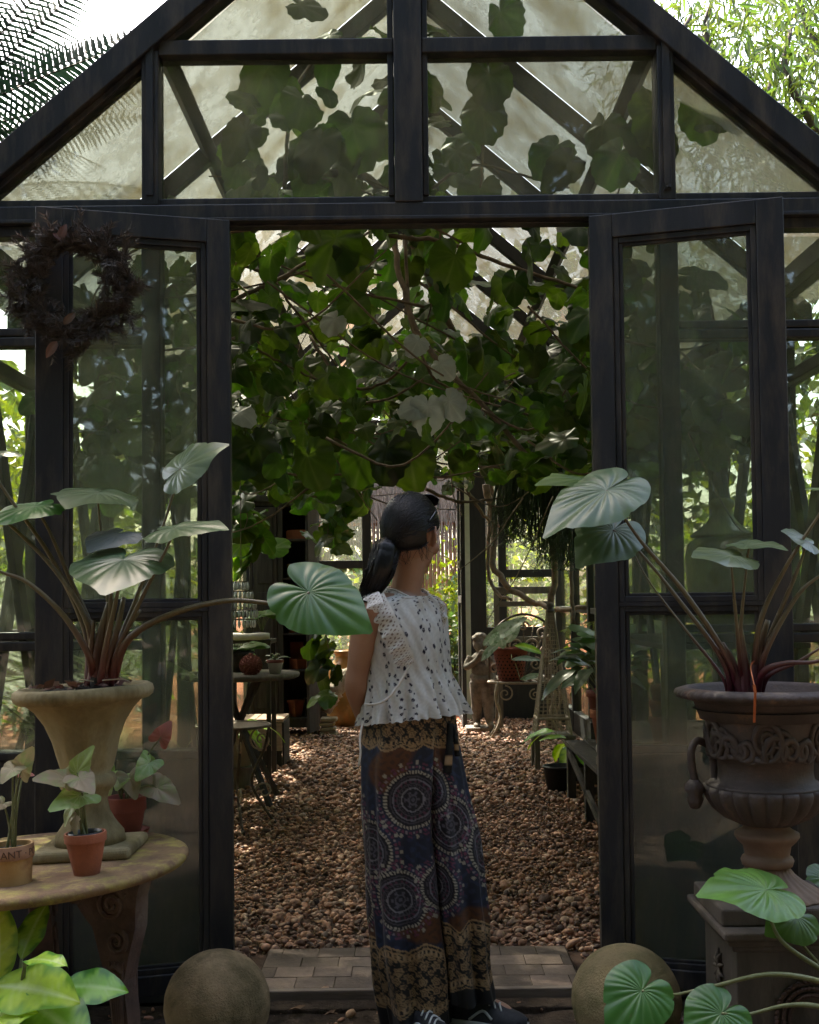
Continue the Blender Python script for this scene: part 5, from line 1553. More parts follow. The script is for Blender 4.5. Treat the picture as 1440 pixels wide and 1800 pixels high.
for s in (-1, 1):
    h = MB()
    x0 = uc.x + s * 0.150
    c = [(x0 + s * 0.014, uc.y - 0.035, pz + 0.40), (x0 + s * 0.018, uc.y - 0.045, pz + 0.46), (x0 + s * 0.016, uc.y - 0.05, pz + 0.505), (x0 + s * 0.02, uc.y - 0.03, pz + 0.53), (x0 + s * 0.026, uc.y + 0.0, pz + 0.527), (x0 + s * 0.028, uc.y + 0.03, pz + 0.505), (x0 + s * 0.024, uc.y + 0.035, pz + 0.46), (x0 + s * 0.014, uc.y + 0.03, pz + 0.40)]
    A = Matrix.Translation((x0, uc.y, 0)) @ Matrix.Rotation(s * R(62), 4, 'Z') @ Matrix.Translation((-x0, -uc.y, 0))
    h.tube(spline([A @ Vector(q) for q in c], 34), 0.0105, 10)
    h.build('handle', MT['iron_urn'], ur, smooth=True)
    for yy in (-0.04, 0.035):
        q = A @ Vector((x0 + s * 0.016, uc.y + yy, pz + 0.395))
        mk = MB().lathe([(0, -0.045), (0.012, -0.042), (0.022, -0.02), (0.018, -0.006), (0.026, 0.008), (0.022, 0.024), (0.012, 0.034), (0, 0.036)], 16, tuple(q), rmod=lambda a, k: 1 + 0.14 * math.sin(5 * a + k))
        mk.build('mask', MT['iron_urn'], ur, smooth=True)
ZA, ZBm = [0, .045, .175, .185, .252, .31, .402, .43, .51, .53, .632, .668], [0, .045, .122, .137, .201, .238, .326, .35, .405, .42, .56, .602]
for ch in ur.children:
    for v in ch.data.vertices:
        zr_ = v.co.z - pz
        v.co.z = pz + (zr_ - 0.075 if ch.name.split('.')[0] in ('handle', 'mask') else float(np.interp(zr_, ZA, ZBm)))
# orange tie over the rim
q0 = P(1328, 1196, -0.75)
tie = MB().bar(P(1326, 1204, -0.757), P(1328, 1218, -0.757), 0.007, 0.002, (0, -1, 0)).bar(P(1328, 1217, -0.756), P(1326, 1270, -0.72), 0.006, 0.0018, (0, -1, 0)).tube(spline([P(1326, 1204, -0.755), P(1320, 1170, -0.62), P(1334, 1162, -0.56), P(1340, 1190, -0.54)], 12), 0.0016, 5).build('plant_tie', surf('orange_tape', (0.42, 0.10, 0.03), (0.5, 0.14, 0.05), 20, 0.5), None)
tag(tie, 'narrow orange plant tie hanging over the iron urn rim', 'plant tie')

p2_ = thing('heart_leaf_plant', 'heart leaved plant with maroon stems growing in the iron urn', 'plant', uc + Vector((0, 0, 0.55)))
rt2 = P(1312, 1236, -0.54)
root2 = lambda dx=0, dz=0: Vector((rt2.x + dx, rt2.y + rng.normal() * 0.01, rt2.z + dz))
plant_leaf(p2_, (1030, 845, -0.42, 944, 832, -0.50, 0.0, -0.45, 0.9, 0.85), 'heart_green', 21, None)
plant_leaf(p2_, (1066, 862, -0.55, 950, 930, -0.64, 0.35, -0.30, 0.88, 0.85), 'heart', 22, 'pet_r', 0.005, root2(-0.03), [(1285, 1170, -0.58), (1210, 1050, -0.58), (1130, 955, -0.56), (1090, 898, -0.55)], droop=0.15, quilt=0.035)
plant_leaf(p2_, (1078, 932, -0.50, 1016, 985, -0.60, 0.1, -0.7, 0.7, 1.0), 'heart', 23, 'pet_r', 0.0045, root2(-0.04), [(1270, 1160, -0.57), (1190, 1050, -0.55), (1120, 965, -0.52)], quilt=0.03)
plant_leaf(p2_, (1317, 957, -0.60, 1388, 962, -0.68, 0.0, -0.25, 1, 1.0), 'heart', 24, 'pet_r', 0.004, root2(0.0), [(1302, 1130, -0.58), (1308, 1040, -0.6)], droop=0.06, curl=0.1)
plant_leaf(p2_, (1284, 976, -0.66, 1216, 974, -0.74, 0.05, -0.42, 0.9, 1.0), 'heart', 25, 'pet_r', 0.0038, root2(-0.005), [(1298, 1130, -0.62), (1290, 1040, -0.65)], droop=0.08)
plant_leaf(p2_, (1416, 950, -0.60, 1374, 930, -0.62, 0.1, -0.5, 0.85, 1.4), 'heart', 26, 'pet_r', 0.0045, root2(0.02), [(1350, 1130, -0.58), (1395, 1020, -0.6), (1412, 975, -0.6)], droop=0.1)
plant_leaf(p2_, (1470, 860, -0.60, 1414, 857, -0.64, 0.0, -0.15, 1, 0.9), 'heart', 27, 'pet_r', 0.0045, root2(0.015), [(1335, 1100, -0.6), (1380, 1000, -0.6), (1440, 905, -0.6)], droop=0.05)
plant_leaf(p2_, (1500, 980, -0.62, 1560, 960, -0.64, 0.0, -0.3, 1, 0.9), 'heart', 28, 'pet_r', 0.005, root2(0.03), [(1345, 1150, -0.6), (1400, 1050, -0.6), (1445, 1010, -0.6)])
plant_leaf(p2_, (1500, 1130, -0.7, 1560, 1140, -0.7, 0.0, -0.3, 1, 0.9), 'heart', 29, 'pet_r', 0.006, root2(0.03, -0.01), [(1340, 1185, -0.62), (1380, 1166, -0.66), (1440, 1162, -0.7)])
plant_leaf(p2_, (1500, 1110, -0.62, 1560, 1100, -0.64, 0.0, -0.3, 1, 0.9), 'heart', 30, 'pet_r', 0.004, root2(0.035, -0.01), [(1350, 1190, -0.6), (1400, 1165, -0.62), (1445, 1138, -0.62)])
plant_leaf(p2_, (1112, 968, -0.47, 1104, 975, -0.47, 0.0, -0.3, 1, 0.9), 'heart', 31, 'pet_r', 0.003, root2(-0.05), [(1270, 1190, -0.56), (1200, 1100, -0.53), (1140, 1020, -0.5)])
for (pts, r_) in (([(1312, 1238), (1306, 1160), (1300, 1100)], 0.020), ([(1318, 1238), (1330, 1160), (1350, 1090)], 0.017), ([(1307, 1238), (1290, 1170), (1270, 1130)], 0.014)):
    MB().tube(spline([P(x, y, -0.57) for x, y in pts], 12), taper(r_, r_ * 0.4, 13), 10).build('sheath', MT['pet_r'], p2_, smooth=True)

# trailing heart leaves at the lower right, rooted outside the frame
p3_ = thing('trailing_plant', 'green heart leaved plant trailing in from the right below the pedestal', 'plant', (1.45, -0.85, -0.02))
gb = Vector((1.45, -0.85, 0.0))
plant_leaf(p3_, (1346, 1564, -0.80, 1228, 1560, -0.88, -0.05, -0.5, 0.9, 0.9), 'heart_bright', 41, 'arrow_stem', 0.005, gb, [(1500, 1740, -0.82), (1440, 1702, -0.82), (1375, 1655, -0.82), (1352, 1605, -0.8)], quilt=0.045, droop=0.12)
plant_leaf(p3_, (1400, 1612, -0.76, 1348, 1640, -0.80, 0.1, -0.75, 0.65, 1.3), 'heart_green', 42, 'arrow_stem', 0.004, gb, [(1500, 1760, -0.78), (1440, 1695, -0.76), (1405, 1650, -0.76)])
plant_leaf(p3_, (1128, 1742, -0.92, 1066, 1812, -0.98, 0.05, -0.75, 0.65, 1.15), 'heart_green', 43, 'arrow_stem', 0.0048, gb, [(1520, 1760, -0.9), (1440, 1725, -0.9), (1350, 1713, -0.9), (1250, 1735, -0.9), (1175, 1750, -0.9)], quilt=0.035)
plant_leaf(p3_, (1268, 1782, -0.95, 1205, 1840, -1.0, 0.0, -0.75, 0.65, 1.2), 'heart_green', 44, 'arrow_stem', 0.0048, gb, [(1520, 1800, -0.92), (1440, 1770, -0.92), (1380, 1768, -0.92), (1315, 1783, -0.94)], quilt=0.035)
plant_leaf(p3_, (1450, 1545, -0.3, 1420, 1560, -0.34, 0.0, -0.8, 0.6, 1.3), 'heart_green', 45, 'arrow_stem', 0.003, Vector((1.35, -0.3, 0)), [])

# ------------------------------------------------------------------ inside, left: cupboard, table, stand
def fl(py):
    """depth at which the floor is seen on pixel row py"""
    return FPX * CAM.z / (py - 1050) + CAM.y

MT['old_wood'] = surf('blackened_old_wood', (0.022, 0.018, 0.016), (0.065, 0.054, 0.046), 9, 0.8, 0.5, 60, stretch=(3, 3, 0.4))
MT['grey_wood'] = surf('weathered_grey_wood', (0.10, 0.085, 0.07), (0.20, 0.175, 0.15), 9, 0.85, 0.5, 60, stretch=(3, 3, 0.4))
MT['pale_wood'] = surf('pale_weathered_plank', (0.26, 0.18, 0.13), (0.42, 0.31, 0.24), 9, 0.85, 0.4, 60, stretch=(0.5, 3, 3))
MT['iron'] = surf('brown_wrought_iron', (0.05, 0.038, 0.028), (0.13, 0.10, 0.075), 30, 0.6, 0.4, 120, metal=0.3)
MT['iron_pale'] = surf('pale_rusted_wrought_iron', (0.24, 0.19, 0.14), (0.42, 0.34, 0.26), 30, 0.6, 0.4, 120)
MT['cream'] = surf('cream_glaze', (0.30, 0.27, 0.20), (0.42, 0.38, 0.29), 8, 0.5, 0.2)

cb = thing('cupboard', 'tall black wooden cupboard with open shelves against the left wall', 'cupboard', (-1.2, 7.2, 0))
x0, x1, xm, y0, y1, zt = -1.46, -0.86, -1.18, 7.0, 7.42, 2.12
def cpart(n, *b, mat='old_wood', bevel=0.004):
    return MB().box(*b).build(n, MT[mat], cb, bevel=bevel)
cpart('side_panel', x0, x0 + 0.03, y0, y1, 0.08, zt)
cpart('side_panel', x1 - 0.03, x1, y0, y1, 0.0, zt)
cpart('back_panel', x0 + 0.03, x1 - 0.03, y1 - 0.02, y1, 0.08, zt)
cpart('divider', xm - 0.025, xm + 0.025, y0, y1 - 0.02, 0.08, zt - 0.04)
cpart('cornice', x0 - 0.03, x1 + 0.03, y0 - 0.03, y1, zt, zt + 0.05)
cpart('top_board', x0 + 0.03, x1 - 0.03, y0, y1 - 0.02, zt - 0.04, zt)
cpart('plinth', x0 + 0.03, x1 - 0.03, y0 + 0.02, y1 - 0.02, 0.08, 0.16)
SH = [0.17, 0.60, 0.93, 1.43, 1.78]
for z in SH:
    cpart('shelf', xm + 0.025, x1 - 0.03, y0 + 0.01, y1 - 0.02, z - 0.02, z)
dr = cpart('door', x0 + 0.035, xm - 0.028, y0 - 0.006, y0 + 0.02, 0.18, zt - 0.05)
for z0_, z1_ in ((0.26, 0.66), (0.74, 1.30), (1.38, zt - 0.12)):
    MB().box(x0 + 0.07, xm - 0.065, y0 - 0.014, y0 - 0.0065, z0_, z1_).build('panel', MT['old_wood'], dr, bevel=0.008)
A = Matrix.Translation((x1, y0, 0)) @ Matrix.Rotation(R(-100), 4, 'Z')
mb = MB().box(0, 0.30, -0.012, 0.012, 0.06, zt - 0.05)
mb.v = [tuple(A @ Vector(v)) for v in mb.v]
mb.build('door', MT['old_wood'], cb, bevel=0.004)
def shelf_item(name, label, cat, x, z, mb, mat):
    o = mb.build(name, MT[mat], None, bevel=0.003)
    return tag(o, label, cat, 'clay ware on the cupboard shelves')
def clay_pot(x, y, z, r, h, square=False):
    if square:
        mb = MB()
        prof = [(r * 0.7, 0), (r, h * 0.85), (r * 1.12, h * 0.85), (r * 1.12, h), (r * 0.95, h), (r * 0.8, h * 0.3)]
        return mb.lathe([(q * 1.3, zz) for q, zz in prof], 4, (x, y, z))
    return MB().lathe([(0, 0), (r * 0.7, 0), (r * 0.93, h * 0.72), (r, h * 0.73), (r * 1.02, h), (r * 0.88, h), (r * 0.7, h * 0.3), (0, h * 0.28)], 24, (x, y, z))
shelf_item('clay_tray', 'red clay tray on the top shelf of the cupboard', 'tray', 0, 0, MB().box(-1.13, -0.92, 7.05, 7.3, SH[4], SH[4] + 0.075).box(-1.12, -0.93, 7.06, 7.29, SH[4] + 0.075, SH[4] + 0.085), 'terracotta')
shelf_item('square_pot', 'square orange clay pot on the bottom shelf of the cupboard', 'plant pot', 0, 0, clay_pot(-1.06, 7.13, SH[0], 0.058, 0.15, True), 'terracotta')
shelf_item('clay_pot', 'left of two small clay pots on the cupboard shelf behind the big leaf', 'plant pot', 0, 0, clay_pot(-1.08, 7.12, SH[2], 0.055, 0.11), 'terracotta')
shelf_item('clay_pot', 'right of two small clay pots on the cupboard shelf behind the big leaf', 'plant pot', 0, 0, clay_pot(-0.95, 7.12, SH[2], 0.055, 0.11), 'terracotta')
shelf_item('clay_box', 'tilted orange clay box on the shelf above the square pot', 'box', 0, 0, MB().bar((-1.08, 7.1, SH[1] + 0.045), (-0.97, 7.2, SH[1] + 0.05), 0.12, 0.09), 'terracotta')
shelf_item('clay_box', 'upright orange clay box beside the cupboard side panel', 'box', 0, 0, MB().box(-0.96, -0.90, 7.08, 7.2, SH[1], SH[1] + 0.12), 'terracotta')
shelf_item('clay_box', 'dim clay box at the back of the shelf above the orange boxes', 'box', 0, 0, MB().box(-1.12, -1.0, 7.25, 7.35, SH[1] + 0.10, SH[1] + 0.24).box(-1.13, -0.99, 7.24, 7.36, SH[1], SH[1] + 0.10), 'terracotta_old')
# picture frame leaning on the bottom shelf
fr_ = MB().bar((-0.97, 7.15, SH[0]), (-1.0, 7.3, SH[0] + 0.15), 0.012, 0.012).bar((-0.90, 7.15, SH[0]), (-0.92, 7.3, SH[0] + 0.15), 0.012, 0.012).bar((-1.0, 7.3, SH[0] + 0.15), (-0.92, 7.3, SH[0] + 0.15), 0.012, 0.012)
tag(fr_.build('small_frame', MT['grey_wood'], None), 'small wooden frame leaning on the bottom shelf of the cupboard', 'frame')
MT['brass_lid'] = surf('yellow_tin', (0.42, 0.30, 0.07), (0.55, 0.42, 0.14), 14, 0.4, 0.2, metal=0.4)
for k in range(3):
    xx = -1.10 + 0.078 * k
    c = tag(MB().lathe([(0, 0), (0.034, 0), (0.034, 0.05), (0.030, 0.054), (0.034, 0.058), (0.034, 0.085), (0.030, 0.09), (0.034, 0.094), (0.034, 0.125), (0, 0.127)], 24, (xx, 7.1, SH[3])).build('tin', MT['brass_lid'], None, smooth=True),
            ('left yellow tin on the cupboard shelf above the big leaf', 'middle yellow tin on the cupboard shelf above the big leaf', 'right yellow tin on the cupboard shelf above the big leaf')[k], 'tin', 'yellow tins in the cupboard')
# stack of pale stone slabs, driftwood and a big jar right of the cupboard
for k in range(4):
    tag(MB().box(-0.84 + 0.01 * (k % 2), -0.68 - 0.012 * (k % 3), 7.0, 7.16, 0.002 + k * 0.043, 0.037 + k * 0.043).build('stone_slab', surf('pale_slab_%d' % k, (0.34, 0.27, 0.18), (0.5, 0.42, 0.31), 12, 0.9, 0.5), None, bevel=0.012, seg=3),
        ('lowest pale stone slab beside the cupboard foot', 'second pale stone slab from the floor beside the cupboard', 'third pale stone slab from the floor beside the cupboard', 'topmost pale stone slab beside the cupboard')[k], 'slab', 'stacked stone slabs')
dw = MB().tube(spline([(-0.80, 7.25, 0.20), (-0.74, 7.25, 0.34), (-0.66, 7.28, 0.46), (-0.55, 7.35, 0.60)], 20), [0.04 + 0.035 * math.sin(math.pi * (i / 20) ** 0.7) + 0.008 * math.sin(i * 2.3) for i in range(21)], 14)
dw.v = [tuple(Vector(v) + Vector(rng.normal(size=3)) * 0.006) for v in dw.v]
tag(dw.build('driftwood', surf('encrusted_pale_wood', (0.28, 0.21, 0.15), (0.55, 0.46, 0.38), 22, 0.9, 0.9, 70, bdist=0.015), None, smooth=True), 'pale encrusted driftwood leaning beside the cupboard', 'driftwood')
jar = thing('glazed_jar', 'big amber glazed jar behind the driftwood', 'jar', (-0.62, 7.75, 0))
MB().lathe([(0, 0), (0.14, 0), (0.2, 0.12), (0.235, 0.32), (0.22, 0.5), (0.16, 0.62), (0.12, 0.66), (0.12, 0.70), (0.15, 0.73), (0.14, 0.74), (0.10, 0.72), (0.1, 0.6)], 48, (-0.62, 7.75, 0)).build('body', surf('amber_glaze', (0.30, 0.13, 0.035), (0.5, 0.26, 0.09), 4, 0.25, 0.1, stain=(0.2, 0.16, 0.06), stain_amt=0.4), jar, smooth=True)

# round grey table
rt_ = thing('round_table', 'grey wooden round table with splayed legs inside on the left', 'table', (-1.06, 3.55, 0))
ZT = 0.79
MB().lathe([(0, -0.035), (0.34, -0.035), (0.365, -0.025), (0.37, -0.012), (0.365, 0), (0, 0.001)], 56, (-1.06, 3.55, ZT)).build('table_top', MT['grey_wood'], rt_, smooth=True)
for k in range(4):
    a_ = R(45 + 90 * k)
    MB().bar((-1.06 + 0.08 * math.cos(a_ + math.pi), 3.55 + 0.08 * math.sin(a_ + math.pi), 0.0) if False else (-1.06 + 0.30 * math.cos(a_), 3.55 + 0.30 * math.sin(a_), 0.0), (-1.06 - 0.16 * math.cos(a_), 3.55 - 0.16 * math.sin(a_), ZT - 0.035), 0.03, 0.03).build('leg', MT['old_wood'], rt_, bevel=0.004)
# knobbly clay fruit
kc = P(441, 1174, 3.35)
kf = thing('clay_fruit', 'knobbly brown clay fruit on the grey round table', 'ornament', (kc.x, kc.y, ZT))
kc = Vector((kc.x, kc.y, ZT + 0.058))
mb = MB().lathe([(0.0, -0.056)] + [(0.062 * math.sin(math.pi * k / 16), -0.058 * math.cos(math.pi * k / 16)) for k in range(1, 16)] + [(0.015, 0.06), (0.012, 0.07), (0, 0.072)], 32, tuple(kc))
mb.build('body', MT['terracotta_old'], kf, smooth=True)
mb = MB()
for k in range(150):
    zz = 1 - 2 * (k + 0.5) / 150
    a_ = k * 2.39996
    d = Vector((math.sqrt(1 - zz * zz) * math.cos(a_), math.sqrt(1 - zz * zz) * math.sin(a_), zz * 0.94))
    c0 = kc + d * 0.058
    mb.tube([c0, c0 + d * 0.009, c0 + d * 0.013], [0.0065, 0.005, 0.001], 6)
mb.build('knobs', MT['terracotta_old'], kf, smooth=True)['kind'] = 'stuff'

def small_potted(label, potlab, x, y, z, r, h, potmat, leafmat_, nleaf, leafsize, spread, leaf, up=0.6, name='potted_plant', rimmat=None, stemh=0.0):
    t_ = thing(name, label, 'potted plant', (x, y, z))
    MB().lathe([(0, 0), (r * 0.68, 0), (r * 0.9, h * 0.75), (r, h * 0.77), (r * 1.03, h), (r * 0.9, h), (r * 0.85, h * 0.8), (0, h * 0.78)], 32, (x, y, z)).build('pot', MT[potmat], t_, smooth=True)
    if rimmat:
        MB().lathe([(r * 1.01, h * 0.78), (r * 1.06, h * 1.0), (r * 1.0, h * 1.0), (r * 0.98, h * 0.78)], 32, (x, y, z + 0.001), cap=False).build('rim', MT[rimmat], t_, smooth=True)
    MB().lathe([(0, h * 0.88), (r * 0.9, h * 0.85)], 20, (x, y, z)).build('soil', MT['potmix'], t_)
    ml = []
    for k in range(nleaf):
        a_ = k * 2.4 + rng.normal() * 0.3
        el = rng.uniform(0.15, 1.0) * up
        d = Vector((math.cos(a_), math.sin(a_), el)).normalized()
        b0 = Vector((x, y, z + h * 0.9))
        b1 = b0 + Vector((0, 0, stemh * rng.uniform(0.5, 1.0))) + d * spread * rng.uniform(0.25, 1.0)
        MB().tube(spline([b0, (b0 + b1) / 2 + Vector((0, 0, 0.03)), b1], 6), taper(0.004, 0.0018, 7), 5).build('stem', MT['arrow_stem'], t_, smooth=True)
        tip = b1 + (d + Vector((0, 0, -0.45))).normalized() * leafsize * rng.uniform(0.75, 1.25)
        meshobj('leaf', leaf[k % len(leaf)], t_, frame_mat(b1, tip, Vector((rng.normal() * 0.2, -0.25, 1))))
    return t_
MT['lily'] = leafmat('dark_glossy_leaf', (0.022, 0.06, 0.018), (0.05, 0.10, 0.035), 0.25, 0.28, 0.2, spec=0.6)
MT['mid_leaf'] = leafmat('mid_green_leaf', (0.06, 0.14, 0.03), (0.10, 0.19, 0.06), 0.35, 0.36, 0.2)
LEAF_LILY = [leaf_mesh('leaf', strip_leaf(OV, 14, 7, 0.40, d, 0.25, 8, s), MT['lily']) for s, d in ((1, 0.3), (2, 0.5), (3, 0.2))]
LEAF_MID = [leaf_mesh('leaf', strip_leaf(OV, 14, 7, 0.42, d, 0.25, 8, s), MT['mid_leaf']) for s, d in ((4, 0.35), (5, 0.55), (6, 0.2))]
LEAF_LIME = [leaf_mesh('leaf', strip_leaf(OV, 14, 7, 0.42, d, 0.25, 8, s), MT['lime_d']) for s, d in ((7, 0.35), (8, 0.5))]
LEAF_ROUND = [leaf_mesh('leaf', polar_leaf(VINE, 30, 4, 4, 0.02, 0.1, 0.3, 0.2, seed=s), MT['mid_leaf']) for s in (1, 2)]
MT['white_glaze'] = surf('white_glaze', (0.55, 0.53, 0.48), (0.68, 0.66, 0.6), 8, 0.35, 0.1)
q = P(484, 1182, 3.42)
small_potted('small white pot with a red rim and dark sprigs on the round table', '', q.x, 3.42, ZT, 0.05, 0.085, 'white_glaze', '', 10, 0.05, 0.05, LEAF_LILY, 1.6, rimmat='terracotta_old')
q = P(418, 1165, 3.6)
small_potted('bushy plant in a dark pot at the back of the round table', '', q.x, 3.65, ZT, 0.09, 0.13, 'old_wood', '', 18, 0.09, 0.12, LEAF_ROUND, 1.0)
# shelf board with a cloth roll and a small sapling behind the table
sb = thing('side_stand', 'narrow dark stand behind the round table', 'stand', (-1.22, 4.6, 0))
MB().box(-1.44, -0.97, 4.45, 4.8, 0.93, 0.96).build('top', MT['old_wood'], sb, bevel=0.004)
for xx in (-1.42, -0.99):
    for yy in (4.47, 4.78):
        MB().box(xx - 0.015, xx + 0.015, yy - 0.015, yy + 0.015, 0, 0.93).build('leg', MT['old_wood'], sb)
small_potted('small round leaved sapling on the narrow stand', '', -1.05, 4.6, 0.96, 0.05, 0.05, 'old_wood', '', 12, 0.09, 0.10, LEAF_ROUND, 0.9, stemh=0.14)
tag(MB().tube(spline([(-1.26, 4.46, 0.985), (-1.12, 4.45, 0.982), (-0.98, 4.46, 0.986)], 10), [0.022, 0.026, 0.027, 0.026, 0.025, 0.024, 0.026, 0.027, 0.026, 0.024, 0.02], 10).build('cloth_roll', surf('white_cotton_roll', (0.55, 0.5, 0.43), (0.7, 0.65, 0.58), 20, 0.9, 0.5), None, smooth=True), 'rolled white cloth lying on the narrow dark stand', 'cloth')
# beaded lantern
lc = P(424, 1060, 4.15)
ln = thing('beaded_lantern', 'hanging lantern of grey glass drops behind the left jamb', 'lantern', (lc.x, lc.y, lc.z - 0.14))
MT['drops'] = surf('grey_glass_bead', (0.32, 0.33, 0.34), (0.55, 0.56, 0.57), 20, 0.15, 0.05, spec=0.8)
for tier in range(5):
    rr = (0.045, 0.075, 0.095, 0.105, 0.09)[tier]
    zz = lc.z + 0.14 - tier * 0.062
    MB().tube([(lc.x + rr * math.cos(a_), lc.y + rr * math.sin(a_), zz) for a_ in np.linspace(0, 2 * math.pi, 25)], 0.004, 5, cap=False).build('hoop', MT['iron'], ln, smooth=True)
    mb = MB()
    nn = int(rr * 230)
    for k in range(nn):
        a_ = 2 * math.pi * k / nn
        mb.lathe([(0, 0), (0.005, -0.006), (0.009, -0.03), (0.006, -0.05), (0, -0.058)], 6, (lc.x + rr * math.cos(a_), lc.y + rr * math.sin(a_), zz))
    mb.build('drop_tier', MT['drops'], ln, smooth=True)['kind'] = 'stuff'
MB().tube([(lc.x, lc.y, lc.z + 0.14), (lc.x, lc.y, 2.45)], 0.003, 5).build('chain', MT['iron'], ln)
# plank crate on the gravel
cr = thing('plank_crate', 'pale plank topped crate on the gravel by the cupboard', 'crate', (-1.12, 5.2, 0))
for k in range(4):
    MB().box(-1.36 + k * 0.104, -1.262 + k * 0.104, 5.0, 5.42, 0.335 + 0.002 * (k % 2), 0.36).build('plank', MT['pale_wood'], cr, bevel=0.003)
MB().box(-1.35, -0.96, 5.0, 5.02, 0.13, 0.33).build('plank', MT['pale_wood'], cr, bevel=0.003)
for k in range(8):
    MB().box(-1.35 + k * 0.049, -1.306 + k * 0.049, 5.022, 5.04, 0.0, 0.128).build('slat', MT['old_wood'], cr, bevel=0.002)
MB().box(-0.96, -0.945, 5.02, 5.42, 0.0, 0.33).build('side', MT['old_wood'], cr, bevel=0.003)
# leafy plant in a cream pot under the table edge
small_potted('broad leaved lime plant in a cream pot below the round table', '', -1.14, 4.05, 0.16, 0.125, 0.26, 'cream', '', 11, 0.22, 0.16, LEAF_LIME, 0.9)
tag(MB().lathe([(0, 0), (0.10, 0), (0.09, 0.05), (0.11, 0.15), (0.12, 0.158), (0, 0.16)], 24, (-1.14, 4.05, 0)).build('pot_stand', MT['grey_wood'], None, smooth=True), 'grey stand under the cream pot', 'stand')
# wrought iron scroll stand in the left foreground
def scroll(c, r, turns, ph, u, v, r0=0.006, n=40, sgn=1):
    pts = []
    for j in range(n):
        f_ = 1 - 0.88 * j / (n - 1)
        a_ = ph + sgn * turns * 2 * math.pi * j / (n - 1)
        pts.append(Vector(c) + Vector(u) * (r * f_ * math.cos(a_)) + Vector(v) * (r * f_ * math.sin(a_)))
    return MB().tube(pts, taper(r0, r0 * 0.7, n), 6)
si = thing('iron_plant_stand', 'wrought iron plant stand with scrolled legs inside the left jamb', 'plant stand', (-0.98, 2.7, 0))
cX, cY = -0.98, 2.75
for k in range(4):
    a_ = R(20 + 90 * k)
    e = Vector((math.cos(a_), math.sin(a_), 0))
    c0 = Vector((cX, cY, 0))
    MB().tube(spline([c0 + e * 0.20 + Vector((0, 0, 0.55)), c0 + e * 0.17 + Vector((0, 0, 0.42)), c0 + e * 0.10 + Vector((0, 0, 0.25)), c0 + e * 0.17 + Vector((0, 0, 0.10)), c0 + e * 0.24 + Vector((0, 0, 0.01)), c0 + e * 0.27 + Vector((0, 0, 0.03))], 28), 0.008, 7).build('leg', MT['iron'], si, smooth=True)
    scroll(c0 + e * 0.155 + Vector((0, 0, 0.47)), 0.07, 1.6, R(90), e, (0, 0, 1)).build('scroll', MT['iron_pale'], si, smooth=True)
    scroll(c0 + e * 0.17 + Vector((0, 0, 0.19)), 0.06, 1.5, R(-90), e, (0, 0, 1), sgn=-1).build('scroll', MT['iron_pale'], si, smooth=True)
MB().tube([(cX + 0.2 * math.cos(a_), cY + 0.2 * math.sin(a_), 0.555) for a_ in np.linspace(0, 2 * math.pi, 33)], 0.008, 6, cap=False).build('top_ring', MT['iron'], si, smooth=True)
MB().lathe([(0, 0.548), (0.195, 0.548), (0.195, 0.556), (0, 0.556)], 32, (cX, cY, 0)).build('top_plate', MT['iron'], si)

# ------------------------------------------------------------------ inside, right
# high backed wooden seat
wb = thing('wooden_bench', 'grey wooden high backed seat by the back wall', 'bench', (1.06, 7.55, 0))
for xx in (0.82, 1.34):
    MB().box(xx - 0.025, xx + 0.025, 7.72, 7.77, 0, 1.33).build('post', MT['grey_wood'], wb, bevel=0.005)
    MB().box(xx - 0.022, xx + 0.022, 7.34, 7.385, 0, 0.46).build('leg', MT['grey_wood'], wb, bevel=0.005)
for za, zb_ in ((1.26, 1.33), (1.14, 1.19), (0.8, 0.85)):
    MB().box(0.845, 1.315, 7.725, 7.765, za, zb_).build('rail', MT['grey_wood'], wb, bevel=0.005)
for k in range(4):
    MB().box(0.80, 1.36, 7.33 + k * 0.098, 7.42 + k * 0.098, 0.46, 0.485).build('slat', MT['grey_wood'], wb, bevel=0.004)

# wrought iron garden seat with fan scrolls
ib = thing('iron_bench', 'wrought iron garden seat with scrolled fan back', 'bench', (0.95, 6.6, 0))
bx, by, sz_ = 0.99, 6.62, 0.50
seat = [Vector((bx + 0.33 * math.cos(a_), by + 0.21 * math.sin(a_), sz_)) for a_ in np.linspace(0, 2 * math.pi, 37)]
MB().tube(seat, 0.011, 7, cap=False).build('seat_rim', MT['iron_pale'], ib, smooth=True)
mb = MB()
for k in range(9):
    xx = bx - 0.29 + k * 0.0725
    h_ = 0.21 * math.sqrt(max(0, 1 - ((xx - bx) / 0.33) ** 2))
    mb = MB().bar((xx, by - h_, sz_), (xx, by + h_, sz_), 0.03, 0.006)
    mb.build('seat_slat', MT['iron'], ib)
for (xx, yy, sx_) in ((bx - 0.26, by - 0.14, -1), (bx + 0.26, by - 0.14, 1), (bx - 0.24, by + 0.15, -1), (bx + 0.24, by + 0.15, 1)):
    MB().tube(spline([(xx, yy, sz_), (xx + sx_ * 0.02, yy - 0.02, 0.36), (xx - sx_ * 0.02, yy, 0.2), (xx + sx_ * 0.06, yy - 0.02, 0.03), (xx + sx_ * 0.08, yy - 0.02, 0.015)], 18), 0.011, 7).build('leg', MT['iron_pale'], ib, smooth=True)
U, V_ = (1, 0, 0), (0, 0, 1)
